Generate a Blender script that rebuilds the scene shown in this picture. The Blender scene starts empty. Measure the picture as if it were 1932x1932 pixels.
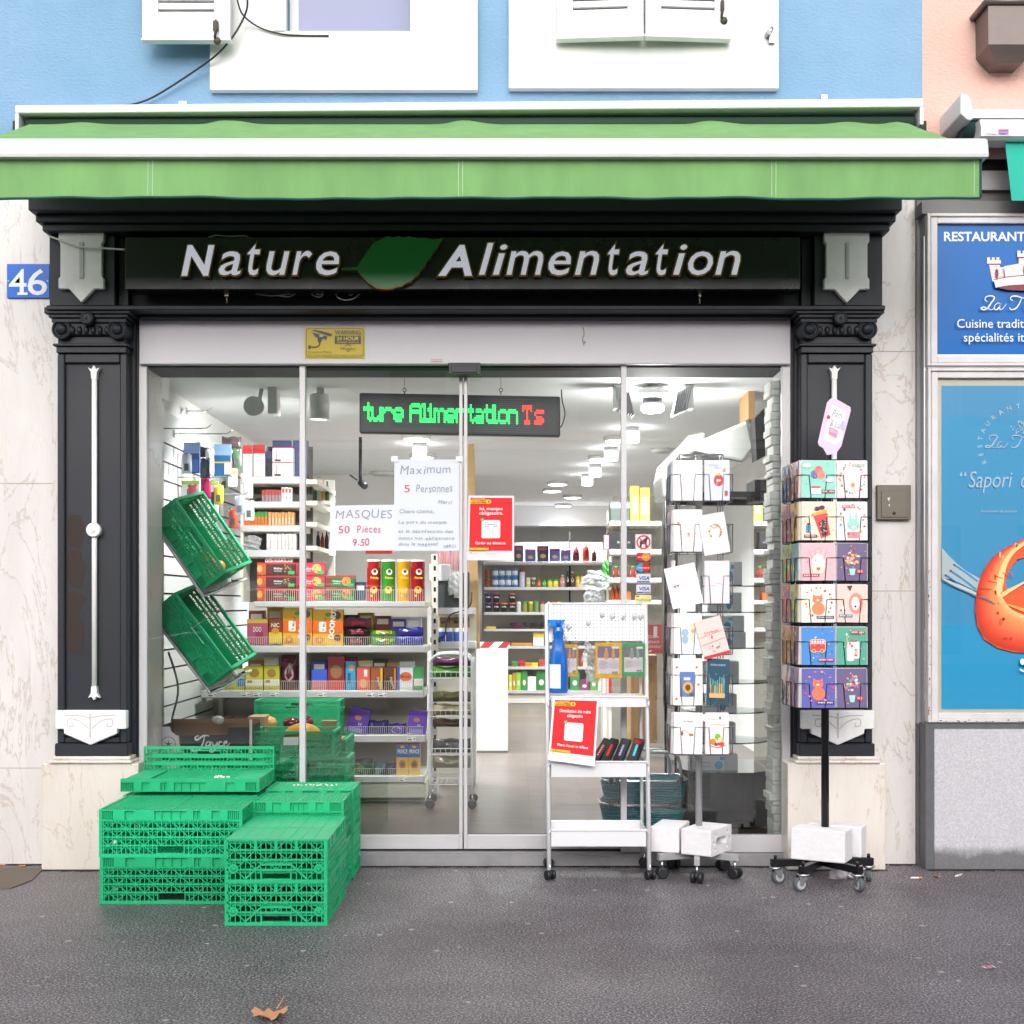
import bpy, math, random
from mathutils import Matrix, Vector
random.seed(11)
S = bpy.context.scene
COL = S.collection
R = math.radians
# ---------------------------------------------------------------- camera
D, F, CX, HY, H = 6.5, 2540.0, 966.0, 1140.0, 1.257   # distance to the shop door plane, focal length / centre / horizon on a 1932 px frame, eye height
cam = bpy.data.cameras.new('camera')
cam.sensor_width = 36.0
cam.lens = F / 1932.0 * 36.0
cam.shift_y = (HY - 966.0) / 1932.0
cam.clip_start, cam.clip_end = 0.05, 400.0
camo = bpy.data.objects.new('camera', cam)
camo.location = (0, -D, H)
camo.rotation_euler = (R(90), 0, 0)
COL.objects.link(camo)
S.camera = camo
# ---------------------------------------------------------------- sky, sun, exposure
SUN_EL, SUN_AZ = 27.0, 182.0
W = bpy.data.worlds.new('World')
S.world = W
W.use_nodes = True
nt = W.node_tree
bg = nt.nodes['Background']
sky = nt.nodes.new('ShaderNodeTexSky')
sky.sky_type = 'NISHITA'
sky.sun_disc = False
sky.sun_elevation = R(SUN_EL)
sky.sun_rotation = R(SUN_AZ)
sky.air_density, sky.dust_density, sky.ozone_density = 1.0, 3.0, 1.0
hs = nt.nodes.new('ShaderNodeHueSaturation')
hs.inputs['Saturation'].default_value = 0.22
nt.links.new(sky.outputs[0], hs.inputs['Color'])
nt.links.new(hs.outputs[0], bg.inputs['Color'])
bg.inputs['Strength'].default_value = 0.15
sun = bpy.data.lights.new('sun', 'SUN')
sun.energy = 1.0
sun.angle = R(84)
sun.color = (1.0, 0.985, 0.985)
suno = bpy.data.objects.new('sun', sun)
COL.objects.link(suno)
_a, _e = R(SUN_AZ), R(SUN_EL)
sdir = Vector((math.sin(_a) * math.cos(_e), math.cos(_a) * math.cos(_e), math.sin(_e)))
suno.rotation_euler = (-sdir).to_track_quat('-Z', 'Y').to_euler()
suno.location = (2, -8, 12)
S.view_settings.view_transform = 'Standard'
S.view_settings.look = 'None'
S.view_settings.exposure = 0.72
S.view_settings.gamma = 1.0
S.render.engine = 'CYCLES'
S.cycles.use_denoising = True
S.cycles.max_bounces = 10
S.cycles.transparent_max_bounces = 24
S.cycles.caustics_reflective = False
S.cycles.caustics_refractive = False
S.cycles.sample_clamp_indirect = 6.0
# ---------------------------------------------------------------- measuring helpers
def sc(Y): return (D + Y) / F
def P(px, py, Y):
 k = sc(Y)
 return Vector(((px - CX) * k, Y, H - (py - HY) * k))
def XX(px, Y): return (px - CX) * sc(Y)
def ZZ(py, Y): return H - (py - HY) * sc(Y)
def lin(c):
 return c / 12.92 if c <= 0.04045 else ((c + 0.055) / 1.055) ** 2.4
def C(h):
 if not isinstance(h, str): return h
 h = h.lstrip('#')
 return tuple(lin(int(h[i:i + 2], 16) / 255.0) for i in (0, 2, 4))
# ---------------------------------------------------------------- materials
MATS = {}
def M(name, col='#808080', rough=0.5, metal=0.0, var=None, bump=None, spec=0.5, emit=None, coat=0.0, alpha=None, trans=0.0, attr=False, sss=0.0):
 if name in MATS: return MATS[name]
 m = bpy.data.materials.new(name)
 m.use_nodes = True
 n, l = m.node_tree.nodes, m.node_tree.links
 b = n['Principled BSDF']
 b.inputs['Roughness'].default_value = rough
 b.inputs['Metallic'].default_value = metal
 b.inputs['Specular IOR Level'].default_value = spec
 b.inputs['Coat Weight'].default_value = coat
 b.inputs['Transmission Weight'].default_value = trans
 if sss:
  b.inputs['Subsurface Weight'].default_value = sss
  b.inputs['Subsurface Scale'].default_value = 0.02
 if alpha is not None: b.inputs['Alpha'].default_value = alpha
 src = None
 if attr:
  a = n.new('ShaderNodeAttribute'); a.attribute_name = 'Col'
  src = a.outputs['Color']
 c = C(col)
 b.inputs['Base Color'].default_value = (*c, 1)
 tc = n.new('ShaderNodeTexCoord')
 if var:
  scale, amt = var[0], var[1]
  nz = n.new('ShaderNodeTexNoise'); nz.inputs['Scale'].default_value = scale
  nz.inputs['Detail'].default_value = 5; nz.inputs['Roughness'].default_value = 0.65
  mp = n.new('ShaderNodeMapping'); mp.inputs['Scale'].default_value = var[2] if len(var) > 2 else (1, 1, 1)
  l.new(tc.outputs['Object'], mp.inputs['Vector']); l.new(mp.outputs[0], nz.inputs['Vector'])
  mr = n.new('ShaderNodeMapRange')
  mr.inputs['From Min'].default_value = 0.25; mr.inputs['From Max'].default_value = 0.75
  mr.inputs['To Min'].default_value = 1 - amt; mr.inputs['To Max'].default_value = 1 + amt * 0.6
  l.new(nz.outputs['Fac'], mr.inputs['Value'])
  mx = n.new('ShaderNodeMix'); mx.data_type = 'RGBA'; mx.blend_type = 'MULTIPLY'
  mx.inputs['Factor'].default_value = 1.0
  if src: l.new(src, mx.inputs['A'])
  else: mx.inputs['A'].default_value = (*c, 1)
  l.new(mr.outputs[0], mx.inputs['B'])
  src = mx.outputs['Result']
  rr = n.new('ShaderNodeMapRange')
  rr.inputs['To Min'].default_value = max(0.02, rough - 0.12); rr.inputs['To Max'].default_value = min(1, rough + 0.12)
  l.new(nz.outputs['Fac'], rr.inputs['Value']); l.new(rr.outputs[0], b.inputs['Roughness'])
 if src: l.new(src, b.inputs['Base Color'])
 if bump:
  nb = n.new('ShaderNodeTexNoise'); nb.inputs['Scale'].default_value = bump[0]
  nb.inputs['Detail'].default_value = 4
  l.new(tc.outputs['Object'], nb.inputs['Vector'])
  bp = n.new('ShaderNodeBump'); bp.inputs['Strength'].default_value = bump[1]
  bp.inputs['Distance'].default_value = bump[2] if len(bump) > 2 else 0.005
  l.new(nb.outputs['Fac'], bp.inputs['Height'])
  l.new(bp.outputs[0], b.inputs['Normal'])
 if emit:
  b.inputs['Emission Color'].default_value = (*C(emit[0]), 1)
  b.inputs['Emission Strength'].default_value = emit[1]
 MATS[name] = m
 return m
def glassmat(name, tint='#f4fffb', rough=0.0, ior=1.5, spec=1.0, haze=0.0):
 if name in MATS: return MATS[name]
 m = bpy.data.materials.new(name); m.use_nodes = True
 n, l = m.node_tree.nodes, m.node_tree.links
 n.remove(n['Principled BSDF'])
 out = n['Material Output']
 tr = n.new('ShaderNodeBsdfTransparent'); tr.inputs[0].default_value = (*C(tint), 1)
 gl = n.new('ShaderNodeBsdfGlossy'); gl.inputs['Roughness'].default_value = rough
 gl.inputs['Color'].default_value = (spec, spec, spec, 1)
 fr = n.new('ShaderNodeFresnel'); fr.inputs['IOR'].default_value = ior
 mx = n.new('ShaderNodeMixShader')
 l.new(fr.outputs[0], mx.inputs[0]); l.new(tr.outputs[0], mx.inputs[1]); l.new(gl.outputs[0], mx.inputs[2])
 last = mx.outputs[0]
 if haze:
  df = n.new('ShaderNodeBsdfDiffuse'); df.inputs[0].default_value = (0.85, 0.86, 0.87, 1)
  m2 = n.new('ShaderNodeMixShader'); m2.inputs[0].default_value = haze
  l.new(last, m2.inputs[1]); l.new(df.outputs[0], m2.inputs[2]); last = m2.outputs[0]
 l.new(last, out.inputs[0])
 MATS[name] = m
 return m
# ---------------------------------------------------------------- mesh builder
class MB:
 def __init__(s, mat=None):
  s.v, s.f, s.mi, s.c, s.mats, s.sm = [], [], [], [], [], []
  s.mat = mat; s.M = None; s.smooth = False
 def _mi(s, mat):
  mat = mat or s.mat
  if mat not in s.mats: s.mats.append(mat)
  return s.mats.index(mat)
 def pts(s, pl):
  i = len(s.v)
  for p in pl:
   p = Vector(p)
   s.v.append(s.M @ p if s.M else p)
  return i
 def fc(s, idx, mat=None, col=None, smooth=None):
  s.f.append(tuple(idx)); s.mi.append(s._mi(mat)); s.c.append(C(col) if col else (0.8, 0.8, 0.8))
  s.sm.append(s.smooth if smooth is None else smooth)
 def face(s, pl, mat=None, col=None):
  i = s.pts(pl); s.fc(range(i, i + len(pl)), mat, col)
 def box(s, a, b, mat=None, col=None, skip=''):
  x0, x1 = min(a[0], b[0]), max(a[0], b[0]); y0, y1 = min(a[1], b[1]), max(a[1], b[1]); z0, z1 = min(a[2], b[2]), max(a[2], b[2])
  i = s.pts([(x0, y0, z0), (x1, y0, z0), (x1, y1, z0), (x0, y1, z0), (x0, y0, z1), (x1, y0, z1), (x1, y1, z1), (x0, y1, z1)])
  for k, q in (('f', (0, 1, 5, 4)), ('r', (1, 2, 6, 5)), ('b', (2, 3, 7, 6)), ('l', (3, 0, 4, 7)), ('t', (4, 5, 6, 7)), ('d', (3, 2, 1, 0))):
   if k not in skip: s.fc([i + j for j in q], mat, col, False)
 def bar(s, p0, p1, w, d, n=(0, -1, 0), mat=None, col=None):
  """box beam from p0 to p1, width w across, thickness d along n"""
  p0, p1, n = Vector(p0), Vector(p1), Vector(n).normalized()
  t = (p1 - p0).normalized(); u = t.cross(n).normalized() * (w / 2); n = n * (d / 2)
  i = s.pts([p0 - u - n, p0 + u - n, p0 + u + n, p0 - u + n, p1 - u - n, p1 + u - n, p1 + u + n, p1 - u + n])
  for q in ((0, 1, 5, 4), (1, 2, 6, 5), (2, 3, 7, 6), (3, 0, 4, 7), (4, 5, 6, 7), (3, 2, 1, 0)):
   s.fc([i + j for j in q], mat, col, False)
 def prism(s, poly, y0, y1, mat=None, col=None, side=None, sidecol=None):
  """poly = list of (x, z), extruded from y0 (front) to y1"""
  n = len(poly)
  i = s.pts([(x, y0, z) for x, z in poly] + [(x, y1, z) for x, z in poly])
  s.fc(range(i, i + n), mat, col, False); s.fc(range(i + 2 * n - 1, i + n - 1, -1), mat, col, False)
  for k in range(n):
   j = (k + 1) % n
   s.fc((i + k, i + n + k, i + n + j, i + j), side or mat, sidecol or col, False)
 def tube(s, pl, r, n=8, mat=None, col=None, closed=False, cap=True):
  pl = [Vector(p) for p in pl]; m = len(pl)
  rs = r if isinstance(r, (list, tuple)) else [r] * m
  rings = []; up = None
  for k in range(m):
   a = pl[k - 1] if (k > 0 or closed) else pl[k]
   b = pl[(k + 1) % m] if (k < m - 1 or closed) else pl[k]
   t = (b - a)
   t = t.normalized() if t.length > 1e-9 else Vector((0, 0, 1))
   if up is None:
    up = Vector((0, 0, 1)) if abs(t.z) < 0.9 else Vector((1, 0, 0))
   u = t.cross(up)
   if u.length < 1e-6: u = t.cross(Vector((0.3, 1, 0.2)))
   u.normalize(); w = u.cross(t).normalized(); up = w
   rings.append(s.pts([pl[k] + (u * math.cos(q) + w * math.sin(q)) * rs[k] for q in [2 * math.pi * j / n for j in range(n)]]))
  for k in range(m if closed else m - 1):
   a, b = rings[k], rings[(k + 1) % m]
   for j in range(n):
    jj = (j + 1) % n
    s.fc((a + j, a + jj, b + jj, b + j), mat, col, True)
  if cap and not closed:
   s.fc([rings[0] + j for j in reversed(range(n))], mat, col, False); s.fc([rings[-1] + j for j in range(n)], mat, col, False)
 def lathe(s, prof, c=(0, 0, 0), axis='z', n=20, mat=None, cols=None, col=None, sq=1.0, smooth=True):
  """prof = list of (radius, height); cols = colour per band"""
  c = Vector(c); rings = []
  for r, h in prof:
   pl = []
   for j in range(n):
    q = 2 * math.pi * j / n
    a, b = r * math.cos(q), r * math.sin(q) * sq
    if axis == 'z': pl.append(c + Vector((a, b, h)))
    elif axis == 'y': pl.append(c + Vector((a, h, b)))
    else: pl.append(c + Vector((h, a, b)))
   rings.append(s.pts(pl))
  for k in range(len(prof) - 1):
   cc = cols[k] if cols else col
   for j in range(n):
    jj = (j + 1) % n
    s.fc((rings[k] + j, rings[k] + jj, rings[k + 1] + jj, rings[k + 1] + j), mat, cc, smooth)
  if prof[0][0] > 1e-5: s.fc([rings[0] + j for j in reversed(range(n))], mat, cols[0] if cols else col, False)
  if prof[-1][0] > 1e-5: s.fc([rings[-1] + j for j in range(n)], mat, cols[-1] if cols else col, False)
 def grid(s, fn, nu, nv, mat=None, col=None, smooth=True):
  i = s.pts([fn(a / nu, b / nv) for b in range(nv + 1) for a in range(nu + 1)])
  for b in range(nv):
   for a in range(nu):
    k = i + b * (nu + 1) + a
    s.fc((k, k + 1, k + nu + 2, k + nu + 1), mat, col, smooth)
 def ball(s, c, r, n=14, mat=None, col=None, jit=0.0, seed=0):
  rx, ry, rz = r if isinstance(r, (tuple, list)) else (r, r, r)
  c = Vector(c); rnd = random.Random(seed); m = max(5, n // 2 + 1)
  ph = [rnd.uniform(0, 6.28) for _ in range(6)]
  def fn(a, b):
   q, t = 2 * math.pi * a, math.pi * b
   d = Vector((math.sin(t) * math.cos(q), math.sin(t) * math.sin(q), -math.cos(t)))
   k = 1 + jit * (math.sin(3 * d.x + ph[0]) + math.sin(4 * d.y + ph[1]) + math.sin(3.5 * d.z + ph[2]) + (math.sin(11 * d.x + 7 * d.z + ph[3]) + math.sin(13 * d.z - 6 * d.x + ph[4]) + abs(math.sin(8 * d.y + 9 * d.z + ph[5]))) * (1.1 if jit > 0.2 else 0)) / 3.4
   return c + Vector((d.x * rx, d.y * ry, d.z * rz)) * k
  s.grid(fn, n, m, mat, col, True)
 def build(s, name, parent=None, label=None, cat=None, group=None, kind=None, bevel=0.0, solid=0.0, origin=None, seg=1):
  vs = s.v
  me = bpy.data.meshes.new(name)
  if parent is not None:
   off = Vector((0, 0, 0)); p = parent
   while p is not None: off += p.location; p = p.parent
  elif origin is not None: off = Vector(origin)
  elif vs:
   xs = [v.x for v in vs]; ys = [v.y for v in vs]; zs = [v.z for v in vs]
   off = Vector(((min(xs) + max(xs)) / 2, (min(ys) + max(ys)) / 2, min(zs)))
  me.from_pydata([v - off for v in vs], [], s.f)
  for m in s.mats: me.materials.append(m)
  me.polygons.foreach_set('material_index', s.mi)
  me.polygons.foreach_set('use_smooth', s.sm)
  ca = me.color_attributes.new('Col', 'FLOAT_COLOR', 'CORNER')
  buf = []
  for f, c in zip(s.f, s.c): buf.extend([*c, 1.0] * len(f))
  ca.data.foreach_set('color', buf)
  me.update()
  o = bpy.data.objects.new(name, me); COL.objects.link(o)
  if parent is not None: o.parent = parent
  else: o.location = off
  tag(o, label, cat, group, kind)
  if solid:
   md = o.modifiers.new('thick', 'SOLIDIFY'); md.thickness = solid; md.offset = 0
  if bevel:
   md = o.modifiers.new('bevel', 'BEVEL'); md.width = bevel; md.segments = seg; md.limit_method = 'ANGLE'; md.angle_limit = R(40); md.use_clamp_overlap = True
  return o
def tag(o, label=None, cat=None, group=None, kind=None):
 if label: o['label'] = label
 if cat: o['category'] = cat
 if group: o['group'] = group
 if kind: o['kind'] = kind
 return o
def thing(name, label, cat, loc=(0, 0, 0), group=None):
 o = bpy.data.objects.new(name, None); o.empty_display_size = 0.1
 o.location = loc; COL.objects.link(o)
 return tag(o, label, cat, group)
def dup(root, loc=None, label=None, group=None, rot=None):
 def cp(o, par):
  c = o.copy(); COL.objects.link(c)
  if par: c.parent = par
  for ch in list(o.children): cp(ch, c)
  return c
 r = cp(root, None)
 if loc is not None: r.location = loc
 if rot is not None: r.rotation_euler = rot
 if label: r['label'] = label
 if group: r['group'] = group
 return r
# ---------------------------------------------------------------- flat graphics and writing
_TC = {}
def glyphs(body, bold=0.0, shear=0.0, spacing=1.0):
 k = (body, bold, shear, spacing)
 if k not in _TC:
  cu = bpy.data.curves.new('txt', 'FONT')
  cu.body = body; cu.size = 1.0; cu.offset = bold; cu.shear = shear; cu.space_character = spacing
  cu.resolution_u = 3; cu.fill_mode = 'FRONT'
  ob = bpy.data.objects.new('txt', cu)
  COL.objects.link(ob)
  dg = bpy.context.evaluated_depsgraph_get()
  ev = ob.evaluated_get(dg)
  me = ev.to_mesh()
  _TC[k] = ([(v.co.x, v.co.y) for v in me.vertices], [tuple(p.vertices) for p in me.polygons])
  ev.to_mesh_clear()
  bpy.data.objects.remove(ob); bpy.data.curves.remove(cu)
 return _TC[k]
def spline(pts, n=6):
 if len(pts) < 3: return [tuple(p) for p in pts]
 out = []
 for i in range(len(pts) - 1):
  p0 = pts[max(i - 1, 0)]; p1 = pts[i]; p2 = pts[i + 1]; p3 = pts[min(i + 2, len(pts) - 1)]
  for k in range(n):
   t = k / n
   out.append(tuple(0.5 * (2 * b + (c - a) * t + (2 * a - 5 * b + 4 * c - d) * t * t + (3 * b - a - 3 * c + d) * t ** 3) for a, b, c, d in zip(p0, p1, p2, p3)))
 out.append(tuple(pts[-1]))
 return out
class Art:
 """flat print: shapes laid one thin layer over another on a surface; up=+1 when b grows upwards, -1 in photo measure"""
 def __init__(s, mb, fn, up=1, mat=None, layer=0, eps=0.0005):
  s.mb, s.fn, s.up, s.mat, s.l, s.eps = mb, fn, up, mat, layer, eps
 def put(s, pl, col):
  s.mb.face([s.fn(a, b, s.l * s.eps) for a, b in pl], s.mat, col)
 def nxt(s): s.l += 1
 def poly(s, pl, col): s.put(pl, col); s.nxt()
 def polys(s, pls, col):
  for pl in pls: s.put(pl, col)
  s.nxt()
 def rect(s, a0, b0, a1, b1, col): s.put([(a0, b0), (a1, b0), (a1, b1), (a0, b1)], col); s.nxt()
 def rrect(s, a0, b0, a1, b1, r, col, n=4):
  pl = []
  for cx, cy, q in ((a1 - r, b1 - r, 0), (a0 + r, b1 - r, 90), (a0 + r, b0 + r, 180), (a1 - r, b0 + r, 270)):
   for k in range(n + 1):
    t = R(q + 90 * k / n); pl.append((cx + r * math.cos(t), cy + r * math.sin(t)))
  s.put(pl, col); s.nxt()
 def circ(s, a, b, r, col, rb=None, n=20, nx=True):
  rb = rb or r
  s.put([(a + r * math.cos(2 * math.pi * k / n), b + rb * math.sin(2 * math.pi * k / n)) for k in range(n)], col)
  if nx: s.nxt()
 def ring(s, a, b, r, w, col, n=28):
  s.line([(a + r * math.cos(2 * math.pi * k / n), b + r * math.sin(2 * math.pi * k / n)) for k in range(n + 1)], w, col)
 def line(s, pl, w, col, smooth=0, nx=True):
  if smooth: pl = spline(pl, smooth)
  m = len(pl); L = []
  for k in range(m):
   a = pl[max(k - 1, 0)]; b = pl[min(k + 1, m - 1)]
   tx, ty = b[0] - a[0], b[1] - a[1]; q = math.hypot(tx, ty) or 1
   ww = (w if not isinstance(w, (list, tuple)) else w[0] + (w[1] - w[0]) * (1 - abs(2 * k / (m - 1) - 1))) / 2
   L.append(((pl[k][0] - ty / q * ww, pl[k][1] + tx / q * ww), (pl[k][0] + ty / q * ww, pl[k][1] - tx / q * ww)))
  for k in range(m - 1): s.put([L[k][0], L[k + 1][0], L[k + 1][1], L[k][1]], col)
  if nx: s.nxt()
 def lines(s, pls, w, col, smooth=0):
  for pl in pls: s.line(pl, w, col, smooth, False)
  s.nxt()
 def text(s, body, a, b, h, col, w=None, bold=0.0, shear=0.0, align='l', rot=0.0, spacing=1.0):
  """cap height h, baseline at b; w squeezes or stretches to a width"""
  vs, fs = glyphs(body, bold, shear, spacing)
  if not vs: return
  k = h / 0.72
  x0 = min(v[0] for v in vs); x1 = max(v[0] for v in vs)
  kx = k if w is None else w / max(1e-6, x1 - x0)
  wd = (x1 - x0) * kx
  sh = {'l': 0, 'c': -wd / 2, 'r': -wd}[align]
  cr, sr = math.cos(rot), math.sin(rot)
  q = []
  for x, y in vs:
   u, v = (x - x0) * kx + sh, y * k
   u, v = u * cr - v * sr, u * sr + v * cr
   q.append((a + u, b + s.up * v))
  for f in fs: s.put([q[j] for j in f], col)
  s.nxt()
 def hand(s, body, a, b, h, col, w, bold=-0.012, seed=1, jit=0.08, rot=0.0):
  """uneven handwriting: each letter on its own, a little off"""
  rnd = random.Random(seed); n = len(body); st = w / max(1, n); x = a
  for ch in body:
   if ch != ' ':
    vs, fs = glyphs(ch, bold, 0.08)
    if vs:
     k = h / 0.72 * rnd.uniform(0.92, 1.08); dy = rnd.uniform(-jit, jit) * h; r = rnd.uniform(-0.08, 0.08)
     x0 = min(v[0] for v in vs)
     for f in fs:
      s.put([(x + ((vs[j][0] - x0) * math.cos(r) - vs[j][1] * math.sin(r)) * k, b + s.up * (((vs[j][0] - x0) * math.sin(r) + vs[j][1] * math.cos(r)) * k + dy)) for j in f], col)
     wd = (max(v[0] for v in vs) - x0) * k
    else: wd = st * 0.5
    x += wd + 0.16 * h
   else: x += 0.5 * h
  s.nxt()
def flat(mb, Y, mat=None, layer=0):
 """art measured straight on the photo, on an upright plane facing the street at depth Y"""
 return Art(mb, lambda a, b, e: P(a, b, Y) + Vector((0, -e, 0)), -1, mat, layer)
def plane_art(mb, O, u, v, n, mat=None, layer=1):
 O, u, v, n = Vector(O), Vector(u).normalized(), Vector(v).normalized(), Vector(n).normalized()
 return Art(mb, lambda a, b, e: O + u * a + v * b + n * e, 1, mat, layer)
# ================================================================ materials of the setting
def node_mat(name):
 m = bpy.data.materials.new(name); m.use_nodes = True
 MATS[name] = m
 return m, m.node_tree.nodes, m.node_tree.links, m.node_tree.nodes['Principled BSDF']
def ramp(n, stops):
 r = n.new('ShaderNodeValToRGB'); e = r.color_ramp.elements
 while len(e) < len(stops): e.new(0.5)
 for k, (p, c) in enumerate(stops):
  e[k].position = p; e[k].color = (*C(c), 1) if isinstance(c, str) else (c, c, c, 1)
 return r
def mixc(n, l, fac, a, b, mode='MIX'):
 x = n.new('ShaderNodeMix'); x.data_type = 'RGBA'; x.blend_type = mode
 for nm, vv in (('Factor', fac), ('A', a), ('B', b)):
  if hasattr(vv, 'links') or hasattr(vv, 'is_linked'): l.new(vv, x.inputs[nm])
  elif nm == 'Factor': x.inputs[nm].default_value = vv
  else: x.inputs[nm].default_value = (*C(vv), 1)
 return x.outputs['Result']
def noise(n, l, vec, scale, detail=4, rough=0.6, dist=0.0):
 z = n.new('ShaderNodeTexNoise'); z.inputs['Scale'].default_value = scale; z.inputs['Detail'].default_value = detail
 z.inputs['Roughness'].default_value = rough; z.inputs['Distortion'].default_value = dist
 l.new(vec, z.inputs['Vector']); return z.outputs['Fac']
def make_asphalt():
 m, n, l, b = node_mat('asphalt')
 tc = n.new('ShaderNodeTexCoord').outputs['Object']
 fine = noise(n, l, tc, 120, 3, 0.8)
 big = noise(n, l, tc, 0.9, 5, 0.6)
 mid = noise(n, l, tc, 6.0, 4, 0.6)
 rf = ramp(n, [(0.40, '#1d1b1d'), (0.48, '#524e52'), (0.54, '#807b80'), (0.62, '#d2cccf')]); l.new(fine, rf.inputs[0])
 rb = ramp(n, [(0.3, '#d0cbce'), (0.7, '#fbf8fa')]); l.new(big, rb.inputs[0])
 c = mixc(n, l, 1.0, rf.outputs[0], rb.outputs[0], 'MULTIPLY')
 rm = ramp(n, [(0.3, '#c4c2c4'), (0.7, '#ffffff')]); l.new(mid, rm.inputs[0])
 c = mixc(n, l, 0.6, c, rm.outputs[0], 'MULTIPLY')
 # pale chips of stone in the surface
 vo = n.new('ShaderNodeTexVoronoi'); vo.inputs['Scale'].default_value = 8; vo.inputs['Randomness'].default_value = 1.0
 l.new(tc, vo.inputs['Vector'])
 rv = ramp(n, [(0.0, 1.0), (0.07, 1.0), (0.11, 0.0)]); l.new(vo.outputs['Distance'], rv.inputs[0])
 pk = n.new('ShaderNodeSeparateColor'); l.new(vo.outputs['Color'], pk.inputs[0]); rp = ramp(n, [(0.38, 0.0), (0.45, 0.4), (1.0, 1.0)]); l.new(pk.outputs[0], rp.inputs[0])
 mu = n.new('ShaderNodeMath'); mu.operation = 'MULTIPLY'; l.new(rv.outputs[0], mu.inputs[0]); l.new(rp.outputs[0], mu.inputs[1])
 c = mixc(n, l, mu.outputs[0], c, '#b5b1ae')
 vo2 = n.new('ShaderNodeTexVoronoi'); vo2.inputs['Scale'].default_value = 34; l.new(tc, vo2.inputs['Vector'])
 rv2 = ramp(n, [(0.0, 0.75), (0.10, 0.75), (0.16, 0.0)]); l.new(vo2.outputs['Distance'], rv2.inputs[0])
 c = mixc(n, l, rv2.outputs[0], c, '#98928f')
 l.new(c, b.inputs['Base Color'])
 wet = noise(n, l, tc, 0.7, 3, 0.5, 0.6)
 rw = ramp(n, [(0.35, 0.40), (0.65, 0.62)]); l.new(wet, rw.inputs[0]); l.new(rw.outputs[0], b.inputs['Roughness'])
 bp = n.new('ShaderNodeBump'); bp.inputs['Strength'].default_value = 0.55; bp.inputs['Distance'].default_value = 0.004
 l.new(fine, bp.inputs['Height']); l.new(bp.outputs[0], b.inputs['Normal'])
 return m
def make_marble(name, base='#dcd7d5', vein='#b3a296', grey='#cfcac8', seed=0.0, flip=1):
 m, n, l, b = node_mat(name)
 tc = n.new('ShaderNodeTexCoord').outputs['Object']
 mp = n.new('ShaderNodeMapping'); mp.inputs['Rotation'].default_value = (0, R(38 * flip), 0); mp.inputs['Location'].default_value = (seed, seed, seed)
 mp.inputs['Scale'].default_value = (2.6, 1, 0.75)
 l.new(tc, mp.inputs['Vector']); v = mp.outputs[0]
 w = noise(n, l, v, 1.7, 7, 0.62, 0.8)
 r1 = ramp(n, [(0.0, 0.0), (0.492, 0.0), (0.502, 0.75), (0.512, 0.0), (1, 0.0)]); l.new(w, r1.inputs[0])
 w2 = noise(n, l, v, 4.2, 6, 0.6, 0.5)
 r2 = ramp(n, [(0.0, 0.0), (0.48, 0.0), (0.50, 0.22), (0.52, 0.0), (1, 0.0)]); l.new(w2, r2.inputs[0])
 br = noise(n, l, v, 1.1, 4, 0.6); rb = ramp(n, [(0.35, grey), (0.6, base)]); l.new(br, rb.inputs[0])
 c = mixc(n, l, r2.outputs[0], rb.outputs[0], '#cdb9a6')
 c = mixc(n, l, r1.outputs[0], c, vein)
 l.new(c, b.inputs['Base Color']); b.inputs['Roughness'].default_value = 0.28
 return m
def make_stucco(name, a, c2, scale=48, stren=0.9, dist=0.006, patch=None):
 m, n, l, b = node_mat(name)
 tc = n.new('ShaderNodeTexCoord').outputs['Object']
 mp = n.new('ShaderNodeMapping'); mp.inputs['Scale'].default_value = (1, 1, 1.7); l.new(tc, mp.inputs['Vector'])
 f = noise(n, l, mp.outputs[0], scale, 4, 0.6); g = noise(n, l, tc, 1.3, 5, 0.6)
 r1 = ramp(n, [(0.3, a), (0.7, c2)]); l.new(g, r1.inputs[0]); c = r1.outputs[0]
 if patch:
  sx = n.new('ShaderNodeSeparateXYZ'); l.new(tc, sx.inputs[0])
  mt = n.new('ShaderNodeMath'); mt.operation = 'ADD'; nz = noise(n, l, tc, 3.0, 3)
  m2 = n.new('ShaderNodeMath'); m2.operation = 'MULTIPLY'; m2.inputs[1].default_value = 0.25; l.new(nz, m2.inputs[0])
  l.new(sx.outputs[0], mt.inputs[0]); l.new(m2.outputs[0], mt.inputs[1])
  rp = ramp(n, [(patch[0], 0.0), (patch[0] + 0.02, 1.0)])
  l.new(mt.outputs[0], rp.inputs[0]); c = mixc(n, l, rp.outputs[0], c, patch[1])
 l.new(c, b.inputs['Base Color']); b.inputs['Roughness'].default_value = 0.85
 bp = n.new('ShaderNodeBump'); bp.inputs['Strength'].default_value = stren; bp.inputs['Distance'].default_value = dist
 l.new(f, bp.inputs['Height']); l.new(bp.outputs[0], b.inputs['Normal'])
 return m
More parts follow.
